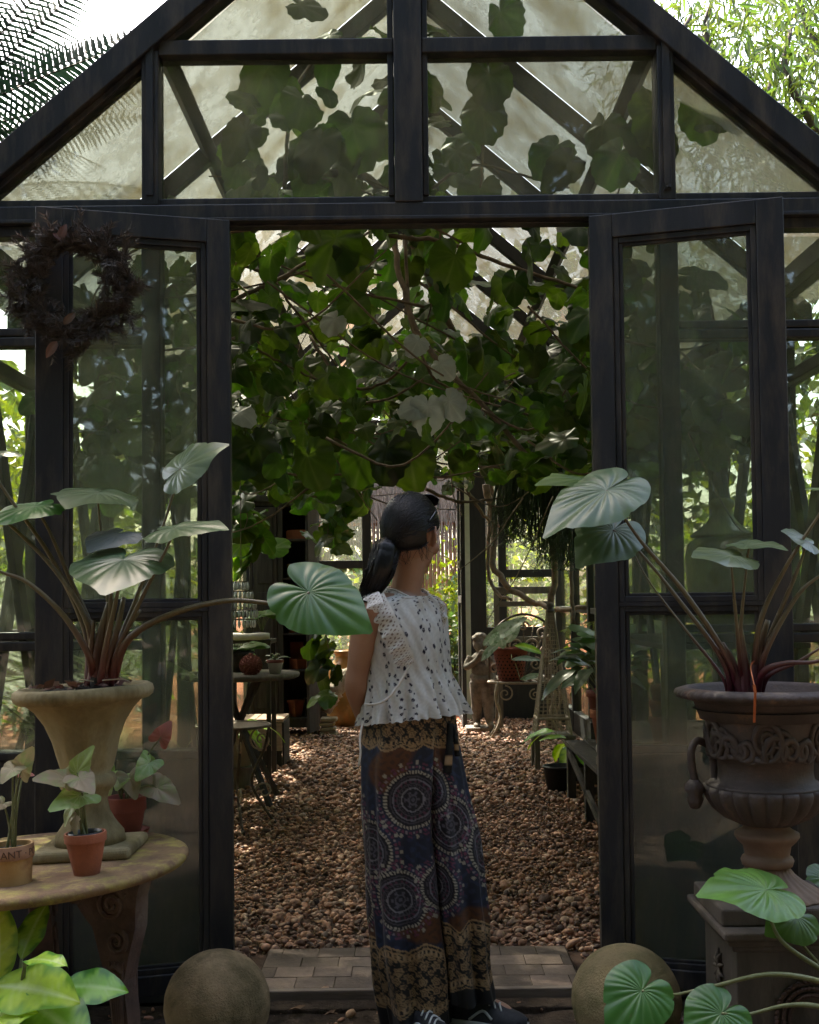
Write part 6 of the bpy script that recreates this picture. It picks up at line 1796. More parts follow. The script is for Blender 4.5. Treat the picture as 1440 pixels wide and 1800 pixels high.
for (dx, dz, r_, tn, ph, sg) in ((-0.17, 0.42, 0.075, 1.6, 90, 1), (0.17, 0.42, 0.075, 1.6, 90, -1), (-0.08, 0.30, 0.065, 1.5, 0, 1), (0.08, 0.30, 0.065, 1.5, 180, -1), (-0.2, 0.24, 0.06, 1.5, 90, -1), (0.2, 0.24, 0.06, 1.5, 90, 1), (-0.10, 0.14, 0.06, 1.5, 90, 1), (0.10, 0.14, 0.06, 1.5, 90, -1), (0.0, 0.47, 0.05, 1.4, 0, 1), (-0.26, 0.10, 0.05, 1.4, 0, 1), (0.26, 0.10, 0.05, 1.4, 180, -1)):
    scroll((bx + dx, by + 0.2, sz_ + dz), r_, tn, R(ph), U, V_, 0.0105, 36, sg).build('back_scroll', MT['iron_pale'], ib, smooth=True)
MB().tube(spline([(bx - 0.31, by + 0.18, sz_), (bx - 0.30, by + 0.2, sz_ + 0.30), (bx - 0.20, by + 0.2, sz_ + 0.50), (bx, by + 0.2, sz_ + 0.58), (bx + 0.20, by + 0.2, sz_ + 0.50), (bx + 0.30, by + 0.2, sz_ + 0.30), (bx + 0.31, by + 0.18, sz_)], 40), 0.011, 7).build('back_frame', MT['iron'], ib, smooth=True)
for k in range(7):
    a_ = R(30 + 20 * k)
    MB().tube(spline([(bx, by + 0.2, sz_ + 0.02), (bx + 0.13 * math.cos(a_), by + 0.2, sz_ + 0.22 * math.sin(a_)), (bx + 0.27 * math.cos(a_), by + 0.2, sz_ + 0.52 * math.sin(a_))], 10), 0.006, 5).build('fan_rod', MT['iron'], ib, smooth=True)
for s in (-1, 1):
    scroll((bx + s * 0.2, by - 0.19, sz_ - 0.09), 0.07, 1.5, R(90), U, V_, 0.008, 36, s).build('apron_scroll', MT['iron_pale'], ib, smooth=True)
scroll((bx + 0.05, by - 0.21, sz_ - 0.10), 0.05, 1.5, R(90), U, V_, 0.007, 36, 1).build('apron_scroll', MT['iron_pale'], ib, smooth=True)

# pierced planter on the seat with its silvery plant
q = P(899, 1195, 6.5)
pp = thing('pierced_planter', 'dark red pierced clay planter on the iron seat', 'planter', (q.x, 6.56, sz_ + 0.012))
pc_ = Vector((q.x, 6.56, sz_ + 0.012))
MB().lathe([(0, 0), (0.105, 0), (0.13, 0.15), (0.150, 0.26), (0.158, 0.262), (0.160, 0.285), (0.145, 0.287), (0.14, 0.2), (0, 0.19)], 40, tuple(pc_)).build('body', MT['terracotta_old'], pp, smooth=True)
mb = MB()
for row in range(8):
    for k in range(22):
        a_ = 2 * math.pi * (k + 0.5 * (row % 2)) / 22
        zz = 0.025 + row * 0.029
        rr = 0.1055 + 0.167 * zz * 0.95 + 0.0012
        c0 = pc_ + Vector((rr * math.cos(a_), rr * math.sin(a_), zz))
        e = Vector((math.cos(a_), math.sin(a_), 0))
        s_ = Vector((-math.sin(a_), math.cos(a_), 0))
        hole = [c0 + s_ * 0.0085 * math.cos(b_) + Vector((0, 0, 0.0085 * math.sin(b_))) + e * 0.001 for b_ in np.linspace(0, 2 * math.pi, 7)[:-1]]
        mb.add(hole, [tuple(range(6))])
mb.build('holes', surf('hole_black', (0.006, 0.005, 0.005), (0.012, 0.01, 0.01), 9, 0.95), pp)['kind'] = 'stuff'
MT['silver_leaf'] = leafmat('silver_green_leaf', (0.24, 0.32, 0.25), (0.40, 0.46, 0.40), 0.15, 0.4, 0.15, blotch=(0.10, 0.18, 0.10))
sp_ = thing('silver_plant', 'silver leaved plant in the pierced planter', 'plant', pc_ + Vector((0, 0, 0.2)))
LEAF_SIL = [leaf_mesh('leaf', strip_leaf(OV, 14, 7, 0.34, d, 0.3, 8, s), MT['silver_leaf']) for s, d in ((11, 0.15), (12, 0.3))]
for k, (ax, ay, tx, ty, Y, ws) in enumerate(((850, 1135, 925, 1078, 6.45, 0.9), (880, 1128, 840, 1158, 6.4, 1.0), (862, 1135, 878, 1110, 6.35, 1.6), (885, 1140, 880, 1120, 6.35, 2.2), (905, 1135, 960, 1140, 6.4, 0.7), (900, 1160, 955, 1152, 6.3, 0.6), (915, 1195, 955, 1182, 6.3, 0.8), (890, 1130, 915, 1095, 6.5, 1.2))):
    a_, b_ = P(ax, ay, Y), P(tx, ty, Y)
    meshobj('leaf', LEAF_SIL[k % 2] if k not in (4,) else LEAF_LIME[0], sp_, frame_mat(a_, b_, (rng.normal() * 0.2, -0.8, 0.6), ws))
    b0 = pc_ + Vector((0, 0, 0.22))
    MB().tube(spline([b0, b0.lerp(a_, 0.6) + Vector((0, 0, 0.03)), a_], 8), taper(0.005, 0.003, 9), 5).build('stem', MT['arrow_stem'], sp_, smooth=True)

# stone figure of a child playing a pipe
MT['statue'] = surf('grey_garden_stone', (0.13, 0.11, 0.09), (0.28, 0.24, 0.205), 12, 0.9, 0.6, 70, stain=(0.07, 0.06, 0.05), stain_amt=0.35, stain_scale=9)
sx0, sy0 = P(850, 1283, 7.15).x, 7.15
fg_ = thing('garden_statue', 'stone statue of a standing child playing a pipe', 'statue', (sx0, sy0, 0))
MB().box(sx0 - 0.16, sx0 + 0.14, sy0 - 0.13, sy0 + 0.13, 0, 0.06).build('base', MT['statue'], fg_, bevel=0.008)
def ell(mb, c, r, n=14):
    mb.lathe([(0.0, -r[2])] + [(math.sin(math.pi * k / n), -r[2] * math.cos(math.pi * k / n)) for k in range(1, n)] + [(0.0, r[2])], 18, (0, 0, 0))
    k0 = len(mb.v) - 18 * (n + 1)
    for i in range(k0, len(mb.v)):
        v = mb.v[i]
        mb.v[i] = (c[0] + v[0] * r[0], c[1] + v[1] * r[1], c[2] + v[2])
    return mb
def T3(x, y, z):
    return (sx0 + x, sy0 + y, z)
mb = MB()
mb.tube(spline([T3(-0.055, 0.02, 0.07), T3(-0.06, 0.02, 0.2), T3(-0.05, -0.01, 0.32), T3(-0.045, 0.0, 0.46)], 10), [0.03, 0.036, 0.044, 0.05, 0.05, 0.05, 0.058, 0.066, 0.072, 0.076, 0.08], 12)
mb.tube(spline([T3(0.06, -0.05, 0.08), T3(0.05, -0.03, 0.2), T3(0.035, -0.03, 0.33), T3(0.03, 0.0, 0.46)], 10), [0.03, 0.036, 0.044, 0.05, 0.05, 0.05, 0.058, 0.066, 0.072, 0.076, 0.08], 12)
ell(mb, T3(-0.06, -0.04, 0.075), (0.032, 0.06, 0.026)); ell(mb, T3(0.065, -0.10, 0.08), (0.03, 0.06, 0.026))
ell(mb, T3(-0.01, 0.01, 0.48), (0.10, 0.09, 0.09)); ell(mb, T3(-0.012, -0.01, 0.57), (0.088, 0.085, 0.10)); ell(mb, T3(-0.015, 0.0, 0.66), (0.095, 0.075, 0.08))
mb.tube([T3(-0.015, 0, 0.7), T3(-0.02, -0.01, 0.77)], [0.042, 0.04], 10)
ell(mb, T3(-0.02, -0.015, 0.815), (0.068, 0.075, 0.08)); ell(mb, T3(-0.03, -0.085, 0.81), (0.014, 0.018, 0.016)); ell(mb, T3(-0.025, -0.075, 0.785), (0.02, 0.012, 0.01))
for k in range(34):     # curls
    a_, e_ = rng.uniform(0, 6.28), rng.uniform(0.05, 1.4)
    d = Vector((math.cos(a_) * math.cos(e_), math.sin(a_) * math.cos(e_), math.sin(e_)))
    if d.y < -0.55 and d.z < 0.55:
        continue
    ell(mb, T3(-0.02 + d.x * 0.068, -0.012 + d.y * 0.075, 0.825 + d.z * 0.07), (0.024, 0.024, 0.022), 8)
for s in (-1, 1):       # arms bent up to the pipe
    mb.tube(spline([T3(-0.015 + s * 0.09, 0.0, 0.69), T3(-0.015 + s * 0.135, -0.03, 0.60), T3(0.0 + s * 0.07, -0.11, 0.655), T3(0.0 + s * 0.03, -0.13, 0.72)], 12), taper(0.036, 0.022, 13), 10)
    ell(mb, T3(0.0 + s * 0.02, -0.135, 0.735), (0.022, 0.02, 0.026), 8)
    for f_ in range(4):
        mb.tube([T3(s * 0.03, -0.14, 0.722 + f_ * 0.011), T3(s * 0.01, -0.162, 0.722 + f_ * 0.011), T3(-s * 0.008, -0.150, 0.722 + f_ * 0.011)], [0.006, 0.006, 0.005], 6)
mb.tube([T3(-0.02, -0.09, 0.79), T3(0.02, -0.19, 0.66), T3(0.035, -0.22, 0.60)], [0.010, 0.011, 0.014], 8)
mb.tube(spline([T3(-0.10, 0.0, 0.52), T3(-0.03, -0.09, 0.49), T3(0.06, -0.08, 0.50), T3(0.10, 0.02, 0.54)], 12), 0.028, 8)
mb.tube(spline([T3(0.06, -0.08, 0.50), T3(0.08, -0.07, 0.38), T3(0.075, -0.05, 0.25)], 10), taper(0.04, 0.018, 11), 8)
st_ = mb.build('figure', MT['statue'], fg_, smooth=True)
rmh = st_.modifiers.new('r', 'REMESH'); rmh.mode = 'VOXEL'; rmh.voxel_size = 0.007; rmh.use_smooth_shade = True

# wire obelisk on a stool
stl = thing('stool', 'low wooden stool carrying the wire obelisk', 'stool', (1.02, 4.75, 0))
sX, sY = P(972, 1310, 4.75).x, 4.78
for k in range(3):
    MB().box(sX - 0.15, sX + 0.15, sY - 0.15 + k * 0.1, sY - 0.054 + k * 0.1, 0.235, 0.26).build('plank', MT['grey_wood'], stl, bevel=0.004)
for i_ in (-1, 1):
    for j_ in (-1, 1):
        MB().box(sX + i_ * 0.12 - 0.018, sX + i_ * 0.12 + 0.018, sY + j_ * 0.12 - 0.018, sY + j_ * 0.12 + 0.018, 0, 0.235).build('leg', MT['grey_wood'], stl, bevel=0.003)
ob = thing('wire_obelisk', 'rusty wire mesh obelisk standing on the stool', 'obelisk', (sX, sY, 0.26))
zb0, zt0 = 0.262, 1.12
def oc(i, f):
    w_ = 0.125 * (1 - f) + 0.022 * f
    return Vector((sX + (-1, 1, 1, -1)[i] * w_, sY + (-1, -1, 1, 1)[i] * w_, zb0 + (zt0 - zb0) * f))
for i in range(4):
    MB().tube([oc(i, 0), oc(i, 1)], 0.007, 6).build('corner_rod', MT['iron_pale'], ob)
for f_ in (0.0, 0.13, 1.0):
    MB().tube([oc(i % 4, f_) for i in range(5)], 0.008 if f_ != 0.13 else 0.012, 6).build('band', MT['iron_pale'], ob)
mb = MB()
for i in range(4):
    for k in range(1, 7):
        mb.tube([oc(i, 0).lerp(oc((i + 1) % 4, 0), k / 7), oc(i, 1).lerp(oc((i + 1) % 4, 1), k / 7)], 0.002, 4)
    for k in range(1, 30):
        mb.tube([oc(i, k / 30), oc((i + 1) % 4, k / 30)], 0.0018, 4)
mb.build('mesh', MT['iron_pale'], ob)['kind'] = 'stuff'
MB().lathe([(0, 0), (0.035, 0.0), (0.03, 0.02), (0.02, 0.03), (0.028, 0.05), (0.018, 0.07), (0, 0.078)], 16, (sX, sY, zt0)).build('finial', MT['iron'], ob, smooth=True)

# hanging mistletoe cactus
hc = P(948, 850, 5.4)
hg = thing('hanging_cactus', 'mistletoe cactus hanging in long thin strands on the right', 'hanging plant', (hc.x, hc.y, 1.25))
MT['strand'] = surf('strand_green', (0.02, 0.04, 0.016), (0.05, 0.085, 0.03), 20, 0.5, 0.2)
MB().lathe([(0, 0), (0.07, 0), (0.11, 0.10), (0.115, 0.13), (0.10, 0.13), (0, 0.11)], 24, (hc.x, hc.y, hc.z + 0.02)).build('basket', MT['old_wood'], hg, smooth=True)
for k in range(3):
    a_ = 2.1 * k
    MB().tube([(hc.x + 0.11 * math.cos(a_), hc.y + 0.11 * math.sin(a_), hc.z + 0.14), (hc.x, hc.y, 2.42)], 0.0025, 4).build('wire', MT['iron'], hg)
mb = MB()
for k in range(380):
    a_ = rng.uniform(0, 6.283)
    rr = 0.06 + 0.20 * rng.random()
    L = rng.uniform(0.25, 0.62) * (1.15 if math.cos(a_) > -0.2 else 0.85)
    e = Vector((math.cos(a_), math.sin(a_) * 0.8, 0))
    b0 = hc + Vector((0, 0, 0.13)) + e * 0.05
    pts = [b0, b0 + e * rr * 0.8 + Vector((0, 0, 0.03)), b0 + e * rr * 1.15 + Vector((0, 0, -L * 0.4)), b0 + e * rr * 1.2 + Vector((rng.normal() * 0.02, rng.normal() * 0.02, -L))]
    sp = spline(pts, 9)
    mb.tube(sp, taper(0.005, 0.0036, 10), 4, cap=False)
    for q in range(2):
        t0 = sp[-1]
        mb.tube([t0, t0 + Vector((rng.normal() * 0.03, rng.normal() * 0.03, -0.05)), t0 + Vector((rng.normal() * 0.04, rng.normal() * 0.03, -0.10))], 0.0028, 4, cap=False)
mb.build('strands', MT['strand'], hg, smooth=True)['kind'] = 'stuff'

# potted plants along the right wall
small_potted('dark glossy leaved plant in a clay pot on the plank stand', '', 1.16, 3.35, 0.36, 0.11, 0.20, 'terracotta', '', 30, 0.22, 0.26, LEAF_LILY, 1.2, stemh=0.26)
small_potted('mid green bushy plant behind the plank stand', '', 1.25, 4.1, 0.42, 0.11, 0.2, 'terracotta_old', '', 26, 0.17, 0.22, LEAF_ROUND, 1.1, stemh=0.32)
small_potted('lime leaved plant on the gravel in front of the obelisk stool', '', 1.06, 4.2, 0.0, 0.10, 0.16, 'old_wood', '', 10, 0.22, 0.16, LEAF_LIME, 0.9, stemh=0.15)
tag(MB().lathe([(0, 0), (0.085, 0), (0.105, 0.15), (0.112, 0.15), (0.112, 0.165), (0.10, 0.165), (0.085, 0.02), (0, 0.015)], 32, (0.93, 3.85, 0)).build('nursery_pot', surf('black_plastic_pot', (0.008, 0.009, 0.012), (0.018, 0.018, 0.022), 8, 0.4), None, smooth=True), 'empty black plastic pot on the gravel by the plank stand', 'plant pot')
tag(MB().box(1.15, 1.36, 4.0, 4.2, 0, 0.42).build('plinth_block', MT['old_wood'], None, bevel=0.006), 'dark block under the bushy plant by the right wall', 'block')
ps = thing('plank_stand', 'rough plank plant stand along the right wall', 'plant stand', (1.15, 2.7, 0))
for k in range(4):
    MB().box(0.92 + k * 0.115, 1.03 + k * 0.115, 1.95, 3.55, 0.335 + 0.004 * (k % 2), 0.36 + 0.002 * (k % 2)).build('plank', MT['old_wood'], ps, bevel=0.004)
for yy in (2.02, 2.75, 3.48):
    for xx in (0.95, 1.33):
        MB().box(xx - 0.025, xx + 0.025, yy - 0.025, yy + 0.025, 0, 0.333).build('leg', MT['old_wood'], ps, bevel=0.003)
    MB().box(0.93, 1.36, yy - 0.012, yy + 0.012, 0.16, 0.20).build('stretcher', MT['old_wood'], ps, bevel=0.003)
MB().bar((0.935, 2.05, 0.05), (0.935, 3.45, 0.30), 0.02, 0.04).build('brace', MT['old_wood'], ps)
blk = tag(MB().box(0.945, 1.10, 2.30, 2.48, 0.3625, 0.405).build('stone_block', MT['grey_wood'], None, bevel=0.006), 'small grey block carrying the white mug', 'block')
mg = thing('mug', 'white mug with a loop handle inside the right jamb', 'mug', (1.005, 2.39, 0.405))
MB().lathe([(0, 0), (0.034, 0), (0.037, 0.01), (0.039, 0.082), (0.036, 0.082), (0.034, 0.012), (0, 0.010)], 36, (1.005, 2.39, 0.4055)).build('body', MT['white_glaze'], mg, smooth=True)
MB().tube(spline([(0.969, 2.39, 0.475), (0.945, 2.385, 0.478), (0.937, 2.383, 0.455), (0.945, 2.385, 0.432), (0.969, 2.39, 0.425)], 16), 0.0052, 8).build('handle', MT['white_glaze'], mg, smooth=True)

# rack behind the right front pane
rk = thing('plant_rack', 'dark two tier rack behind the right door', 'rack', (1.15, 1.1, 0))
for z in (0.66, 1.06):
    for k in range(4):
        MB().box(0.90 + k * 0.135, 1.03 + k * 0.135, 0.55, 1.75, z - 0.02, z + 0.001 * (k % 2)).build('plank', MT['old_wood'], rk, bevel=0.003)
for xx in (0.92, 1.41):
    for yy in (0.58, 1.72):
        MB().box(xx - 0.02, xx + 0.02, yy - 0.02, yy + 0.02, 0, 1.038 if True else 0).build('leg', MT['old_wood'], rk, bevel=0.003)
bj = P(1271, 980, 1.2)
gj = thing('lidded_jar', 'large olive glazed jar with a flared lid behind the right door glass', 'jar', (bj.x, 1.2, 1.062))
MT['olive'] = surf('olive_glaze', (0.16, 0.17, 0.06), (0.26, 0.26, 0.11), 5, 0.22, 0.1, spec=0.6)
MB().lathe([(0, 0), (0.10, 0), (0.135, 0.10), (0.150, 0.22), (0.155, 0.33), (0.145, 0.385), (0.120, 0.41), (0.105, 0.413), (0, 0.413)], 56, (bj.x, 1.2, 1.062)).build('body', MT['olive'], gj, smooth=True)
MB().lathe([(0.13, 0.414), (0.132, 0.425), (0.10, 0.445), (0.065, 0.475), (0.045, 0.505), (0.04, 0.53), (0.052, 0.54), (0.055, 0.56), (0.04, 0.575), (0, 0.58)], 56, (bj.x, 1.2, 1.062)).build('lid', MT['olive'], gj, smooth=True)
shp = P(1168, 1280, 0.95)
for k in range(4):
    tag(clay_pot(0.985 if k < 3 else 1.06, 0.95 if k < 3 else 1.25, 0.662 + (0.0 if k == 3 else k * 0.062), 0.062 - 0.004 * (k % 3), 0.10).build('clay_pot', MT['terracotta'], None, smooth=True),
        ('lowest clay pot of the stack behind the right door glass', 'middle clay pot of the stack behind the right door glass', 'topmost clay pot of the stack behind the right door glass', 'single clay pot behind the stack in the right rack')[k], 'plant pot', 'clay pots on the rack')

# ------------------------------------------------------------------ the woman in the doorway
YP = -0.26
SPX = FPX / (YP - CAM.y)
def W(px, py, d=0.0):
    """point by photo pixel at the figure's plane, then pushed d metres away from the viewer"""
    q = P(px, py, YP)
    return Vector((q.x, q.y + d, q.z))
aB, aH = R(50), R(154)
FB, LB = Vector((math.sin(aB), -math.cos(aB), 0)), Vector((math.cos(aB), math.sin(aB), 0))
FH, LH = Vector((math.sin(aH), -math.cos(aH), 0)), Vector((math.cos(aH), math.sin(aH), 0))
person = thing('person', 'woman in a white blouse and patterned wide trousers standing in the doorway, looking away', 'person', W(770, 1792))

MT['skin'] = surf('skin', (0.30, 0.155, 0.10), (0.36, 0.195, 0.13), 9, 0.5, 0.12, 220, bdist=0.001, spec=0.4)
t = NT('black_hair')
hn = t.noise(t.pos((60, 60, 6)), 3.0, 4, 0.6)
MT['hair'] = t.done(t.pbr(t.ramp(hn, [(0.3, (0.0025, 0.0025, 0.003)), (0.75, (0.010, 0.008, 0.008))]), 0.34, 0.26, 0, t.bump(hn, 0.5, 0.003)))

# body: overlapping volumes fused into one continuous skin
mb = MB()
def oell(c, ax, r):
    """ellipsoid with axes (F, L, up) and radii"""
    n0 = len(mb.v)
    ell(mb, (0, 0, 0), (1, 1, 1), 16)
    Fv, Lv, Uv = ax
    for i in range(n0, len(mb.v)):
        v = mb.v[i]
        mb.v[i] = tuple(Vector(c) + Fv * v[0] * r[0] + Lv * v[1] * r[1] + Uv * v[2] * r[2])
UP = Vector((0, 0, 1))
hc_ = W(722, 940)
FHt = (FH + Vector((0, 0, -0.12))).normalized()
UPt = LH.cross(FHt) * -1 if LH.cross(FHt).z < 0 else LH.cross(FHt)
AXH = (FHt, LH, UPt)
oell(hc_ + UPt * 0.012, AXH, (0.092, 0.071, 0.098))
oell(hc_ + FHt * 0.030 - UPt * 0.050, AXH, (0.060, 0.055, 0.064))
oell(hc_ + FHt * 0.064 - UPt * 0.092, AXH, (0.026, 0.030, 0.022))         # chin
oell(hc_ + FHt * 0.094 - UPt * 0.022, AXH, (0.016, 0.010, 0.024))         # nose
oell(hc_ + FHt * 0.100 - UPt * 0.036, AXH, (0.013, 0.015, 0.010))
oell(hc_ + FHt * 0.082 - UPt * 0.062, AXH, (0.012, 0.020, 0.006))         # lips
oell(hc_ + FHt * 0.080 - UPt * 0.071, AXH, (0.012, 0.018, 0.006))
for s in (-1, 1):
    oell(hc_ + FHt * 0.070 + LH * s * 0.038 - UPt * 0.030, AXH, (0.022, 0.024, 0.022))   # cheeks
    oell(hc_ + FHt * 0.082 + LH * s * 0.028 + UPt * 0.012, AXH, (0.010, 0.020, 0.008))   # brow
    e = hc_ + LH * s * 0.072 - UPt * 0.008 - FHt * 0.004
    ring = [e + FHt * 0.014 * math.cos(b_) * (1 if b_ < 3.2 else 0.8) + UPt * (0.028 * math.sin(b_)) + LH * s * (0.010 - 0.008 * math.cos(b_)) for b_ in np.linspace(-0.6, 4.2, 14)]
    mb.tube(ring, 0.0055, 8)
    oell(e + LH * s * 0.004 + UPt * 0.0, AXH, (0.010, 0.006, 0.022))
    oell(e - UPt * 0.026 + LH * s * 0.004, AXH, (0.007, 0.006, 0.009))
mb.tube(spline([W(712, 1060, 0.01), W(714, 1035, 0.0), W(719, 1005, 0.0), W(722, 970, 0.0)], 10), [0.062, 0.056, 0.050, 0.046, 0.045, 0.045, 0.046, 0.047, 0.048, 0.048, 0.048], 16)
ch = W(712, 1075)
oell(W(712, 1062), (FB, LB, UP), (0.058, 0.150, 0.040))
oell(W(712, 1110), (FB, LB, UP), (0.085, 0.130, 0.105))
oell(W(716, 1190), (FB, LB, UP), (0.080, 0.110, 0.12))
oell(W(724, 1300), (FB, LB, UP), (0.080, 0.105, 0.12))
SR, SL_ = W(712, 1070) - LB * 0.158, W(712, 1068) + LB * 0.132
ER, WRR = W(629, 1192, -0.085), W(652, 1300, 0.02)
EL, WLL = W(752, 1195, 0.20), W(672, 1300, 0.09)
for S_, E_, W_ in ((SR, ER, WRR), (SL_, EL, WLL)):
    mb.tube(spline([S_ + (S_ - E_).normalized() * 0.012, S_.lerp(E_, 0.45), E_], 12), [0.042, 0.046, 0.046, 0.044, 0.042, 0.041, 0.040, 0.039, 0.038, 0.036, 0.034, 0.033, 0.034], 16)
    mb.tube(spline([E_, E_.lerp(W_, 0.35) + Vector((-0.006, 0, 0)), W_], 12), [0.034, 0.036, 0.037, 0.036, 0.035, 0.033, 0.031, 0.029, 0.027, 0.025, 0.024, 0.023, 0.023], 16)
    oell(E_, (FB, LB, UP), (0.033, 0.033, 0.034))
# hands held together behind the back
for W_, s in ((WRR, 1), (WLL, -1)):
    d = (W(662, 1345, 0.06) - W_).normalized()
    side = LB * s
    nrm = d.cross(side).normalized()
    oell(W_ + d * 0.045, (d, side, nrm), (0.048, 0.036, 0.016))
    for k, ln_ in enumerate((0.062, 0.070, 0.065, 0.050)):
        b0 = W_ + d * 0.082 + side * (0.026 - 0.0175 * k)
        mb.tube(spline([b0 - d * 0.012, b0 + d * ln_ * 0.5 + nrm * 0.006, b0 + d * ln_ * 0.8 + nrm * 0.022, b0 + d * ln_ * 0.75 + nrm * 0.04], 8), taper(0.0085, 0.0065, 9), 8)
    b0 = W_ + d * 0.030 + side * 0.032
    mb.tube(spline([b0 - side * 0.01, b0 + d * 0.025 + side * 0.018, b0 + d * 0.052 + side * 0.016], 6), taper(0.011, 0.008, 7), 8)
# legs inside the trousers
HR, HL = W(708, 1330, -0.03), W(745, 1330, 0.05)
KR, KL = W(712, 1560, -0.06), W(800, 1540, 0.05)
AR, AL = W(735, 1772, -0.05), W(826, 1752, 0.06)
for H_, K_, A_ in ((HR, KR, AR), (HL, KL, AL)):
    mb.tube(spline([H_, H_.lerp(K_, 0.5), K_, K_.lerp(A_, 0.35), A_], 20), [0.085, 0.084, 0.08, 0.076, 0.072, 0.068, 0.064, 0.06, 0.056, 0.053, 0.05, 0.05, 0.051, 0.051, 0.049, 0.046, 0.042, 0.038, 0.035, 0.033, 0.033], 16)
    oell(A_ + FB * 0.06 - UP * 0.035, (FB, LB, UP), (0.10, 0.036, 0.026))
body = mb.build('body', MT['skin'], person, smooth=True)
md = body.modifiers.new('fuse', 'REMESH'); md.mode = 'VOXEL'; md.voxel_size = 0.0055; md.use_smooth_shade = True
md = body.modifiers.new('soft', 'SMOOTH'); md.factor = 0.5; md.iterations = 4
MB().lathe([(0, -0.011)] + [(0.011 * math.sin(math.pi * k / 10), -0.011 * math.cos(math.pi * k / 10)) for k in range(1, 10)] + [(0, 0.011)], 14, tuple(hc_ + FHt * 0.074 + LH * 0.03 - UPt * 0.004)).build('eye', surf('eye_white', (0.5, 0.48, 0.45), (0.6, 0.58, 0.55), 9, 0.2), person, smooth=True)
MB().lathe([(0, -0.011)] + [(0.011 * math.sin(math.pi * k / 10), -0.011 * math.cos(math.pi * k / 10)) for k in range(1, 10)] + [(0, 0.011)], 14, tuple(hc_ + FHt * 0.074 - LH * 0.03 - UPt * 0.004)).build('eye', bpy.data.materials['eye_white'], person, smooth=True)

# hair: cap swept back to a low tail
TIE = W(684, 957, -0.062)
tie_d = (TIE - hc_)
def hair_pt(u, v):
    az, el = 2 * math.pi * u, math.pi * (v - 0.5)
    d = Vector((math.cos(el) * math.cos(az), math.cos(el) * math.sin(az), math.sin(el)))     # F, L, U parts
    # hairline: bare face in front, ears and nape free
    face = d.x * 1.0 - max(0, d.z) * 0.75 - 0.30
    ear = 0.34 - math.hypot(d.x + 0.02, d.z + 0.13) if abs(d.y) > 0.55 else -1
    nape = -d.z - 0.50 - 0.28 * max(0, -d.x)
    front_low = (d.x + 0.05) - 0.9 * (d.z + 0.25) if d.z < 0.0 else -1
    cut = max(face, ear * 1.6, nape, front_low * 0.7 if abs(d.y) > 0.3 else -1)
    m_ = 1 / (1 + math.exp(cut * 26))
    groove = 0.0004 * math.sin(90 * math.atan2(d.z + 0.15, d.y + 1e-4))
    r = 0.86 + 0.24 * m_
    rr = Vector((0.096 * d.x, 0.076 * d.y, 0.104 * d.z + 0.012)) * r
    rr = rr + Vector((d.x * groove, d.y * groove, d.z * groove)) * m_
    if d.x < 0:
        rr.x *= 1.04
    return tuple(hc_ + FHt * rr.x + LH * rr.y + UPt * rr.z)
hair = MB().grid(hair_pt, 160, 90, wrap=True).build('hair', MT['hair'], person, smooth=True)
tail = MB()
tc = [TIE + Vector((0.02, 0.03, 0.012)), TIE, W(676, 985, -0.085), W(668, 1010, -0.09), W(656, 1034, -0.08), W(650, 1042, -0.075)]
sp = spline(tc, 30)
tail.tube(sp, [0.030, 0.026, 0.023, 0.021, 0.020, 0.021, 0.026, 0.031, 0.036, 0.040, 0.038, 0.039, 0.040, 0.040, 0.040, 0.040, 0.039, 0.038, 0.037, 0.036, 0.034, 0.032, 0.030, 0.028, 0.026, 0.023, 0.020, 0.016, 0.012, 0.008, 0.003], 26)
for i in range(len(tail.v)):
    j, k = i % 26, i // 26
    a_ = 2 * math.pi * j / 26
    c = sp[min(k, 30)]
    v = Vector(tail.v[i])
    tail.v[i] = tuple(c + (v - c) * (1 + 0.06 * math.sin(7 * a_ + k * 0.15) + 0.04 * math.sin(13 * a_)))
for k in range(520):
    a_ = rng.uniform(0, 6.28)
    i0 = int(rng.integers(5, 20))
    off = Vector((math.cos(a_), math.sin(a_) * 0.9, 0.25 * math.sin(a_ * 2))) * 0.040 * rng.uniform(0.75, 1.12) * min(1, i0 / 9 + 0.3)
    pts = [sp[i] + off * (1 - 0.3 * (i - i0) / 12) for i in range(i0, 29, 3)]
    e = pts[-1] + Vector((rng.normal() * 0.010 - 0.006, rng.normal() * 0.008, -0.016 - 0.02 * rng.random()))
    tail.tube(spline(pts + [e], 10), taper(0.0016, 0.0004, 11), 4)
tail.build('ponytail', MT['hair'], hair, smooth=True)
MB().tube([TIE + Vector((0.0, 0, 0)) + (Vector((math.cos(a_), 0.4 * math.sin(a_), 0)) * 0.024 + UP * 0.012 * math.sin(a_)) for a_ in np.linspace(0, 2 * math.pi, 20)], 0.004, 6, cap=False).build('hair_tie', surf('grey_elastic', (0.10, 0.09, 0.09), (0.16, 0.15, 0.15), 20), hair, smooth=True)
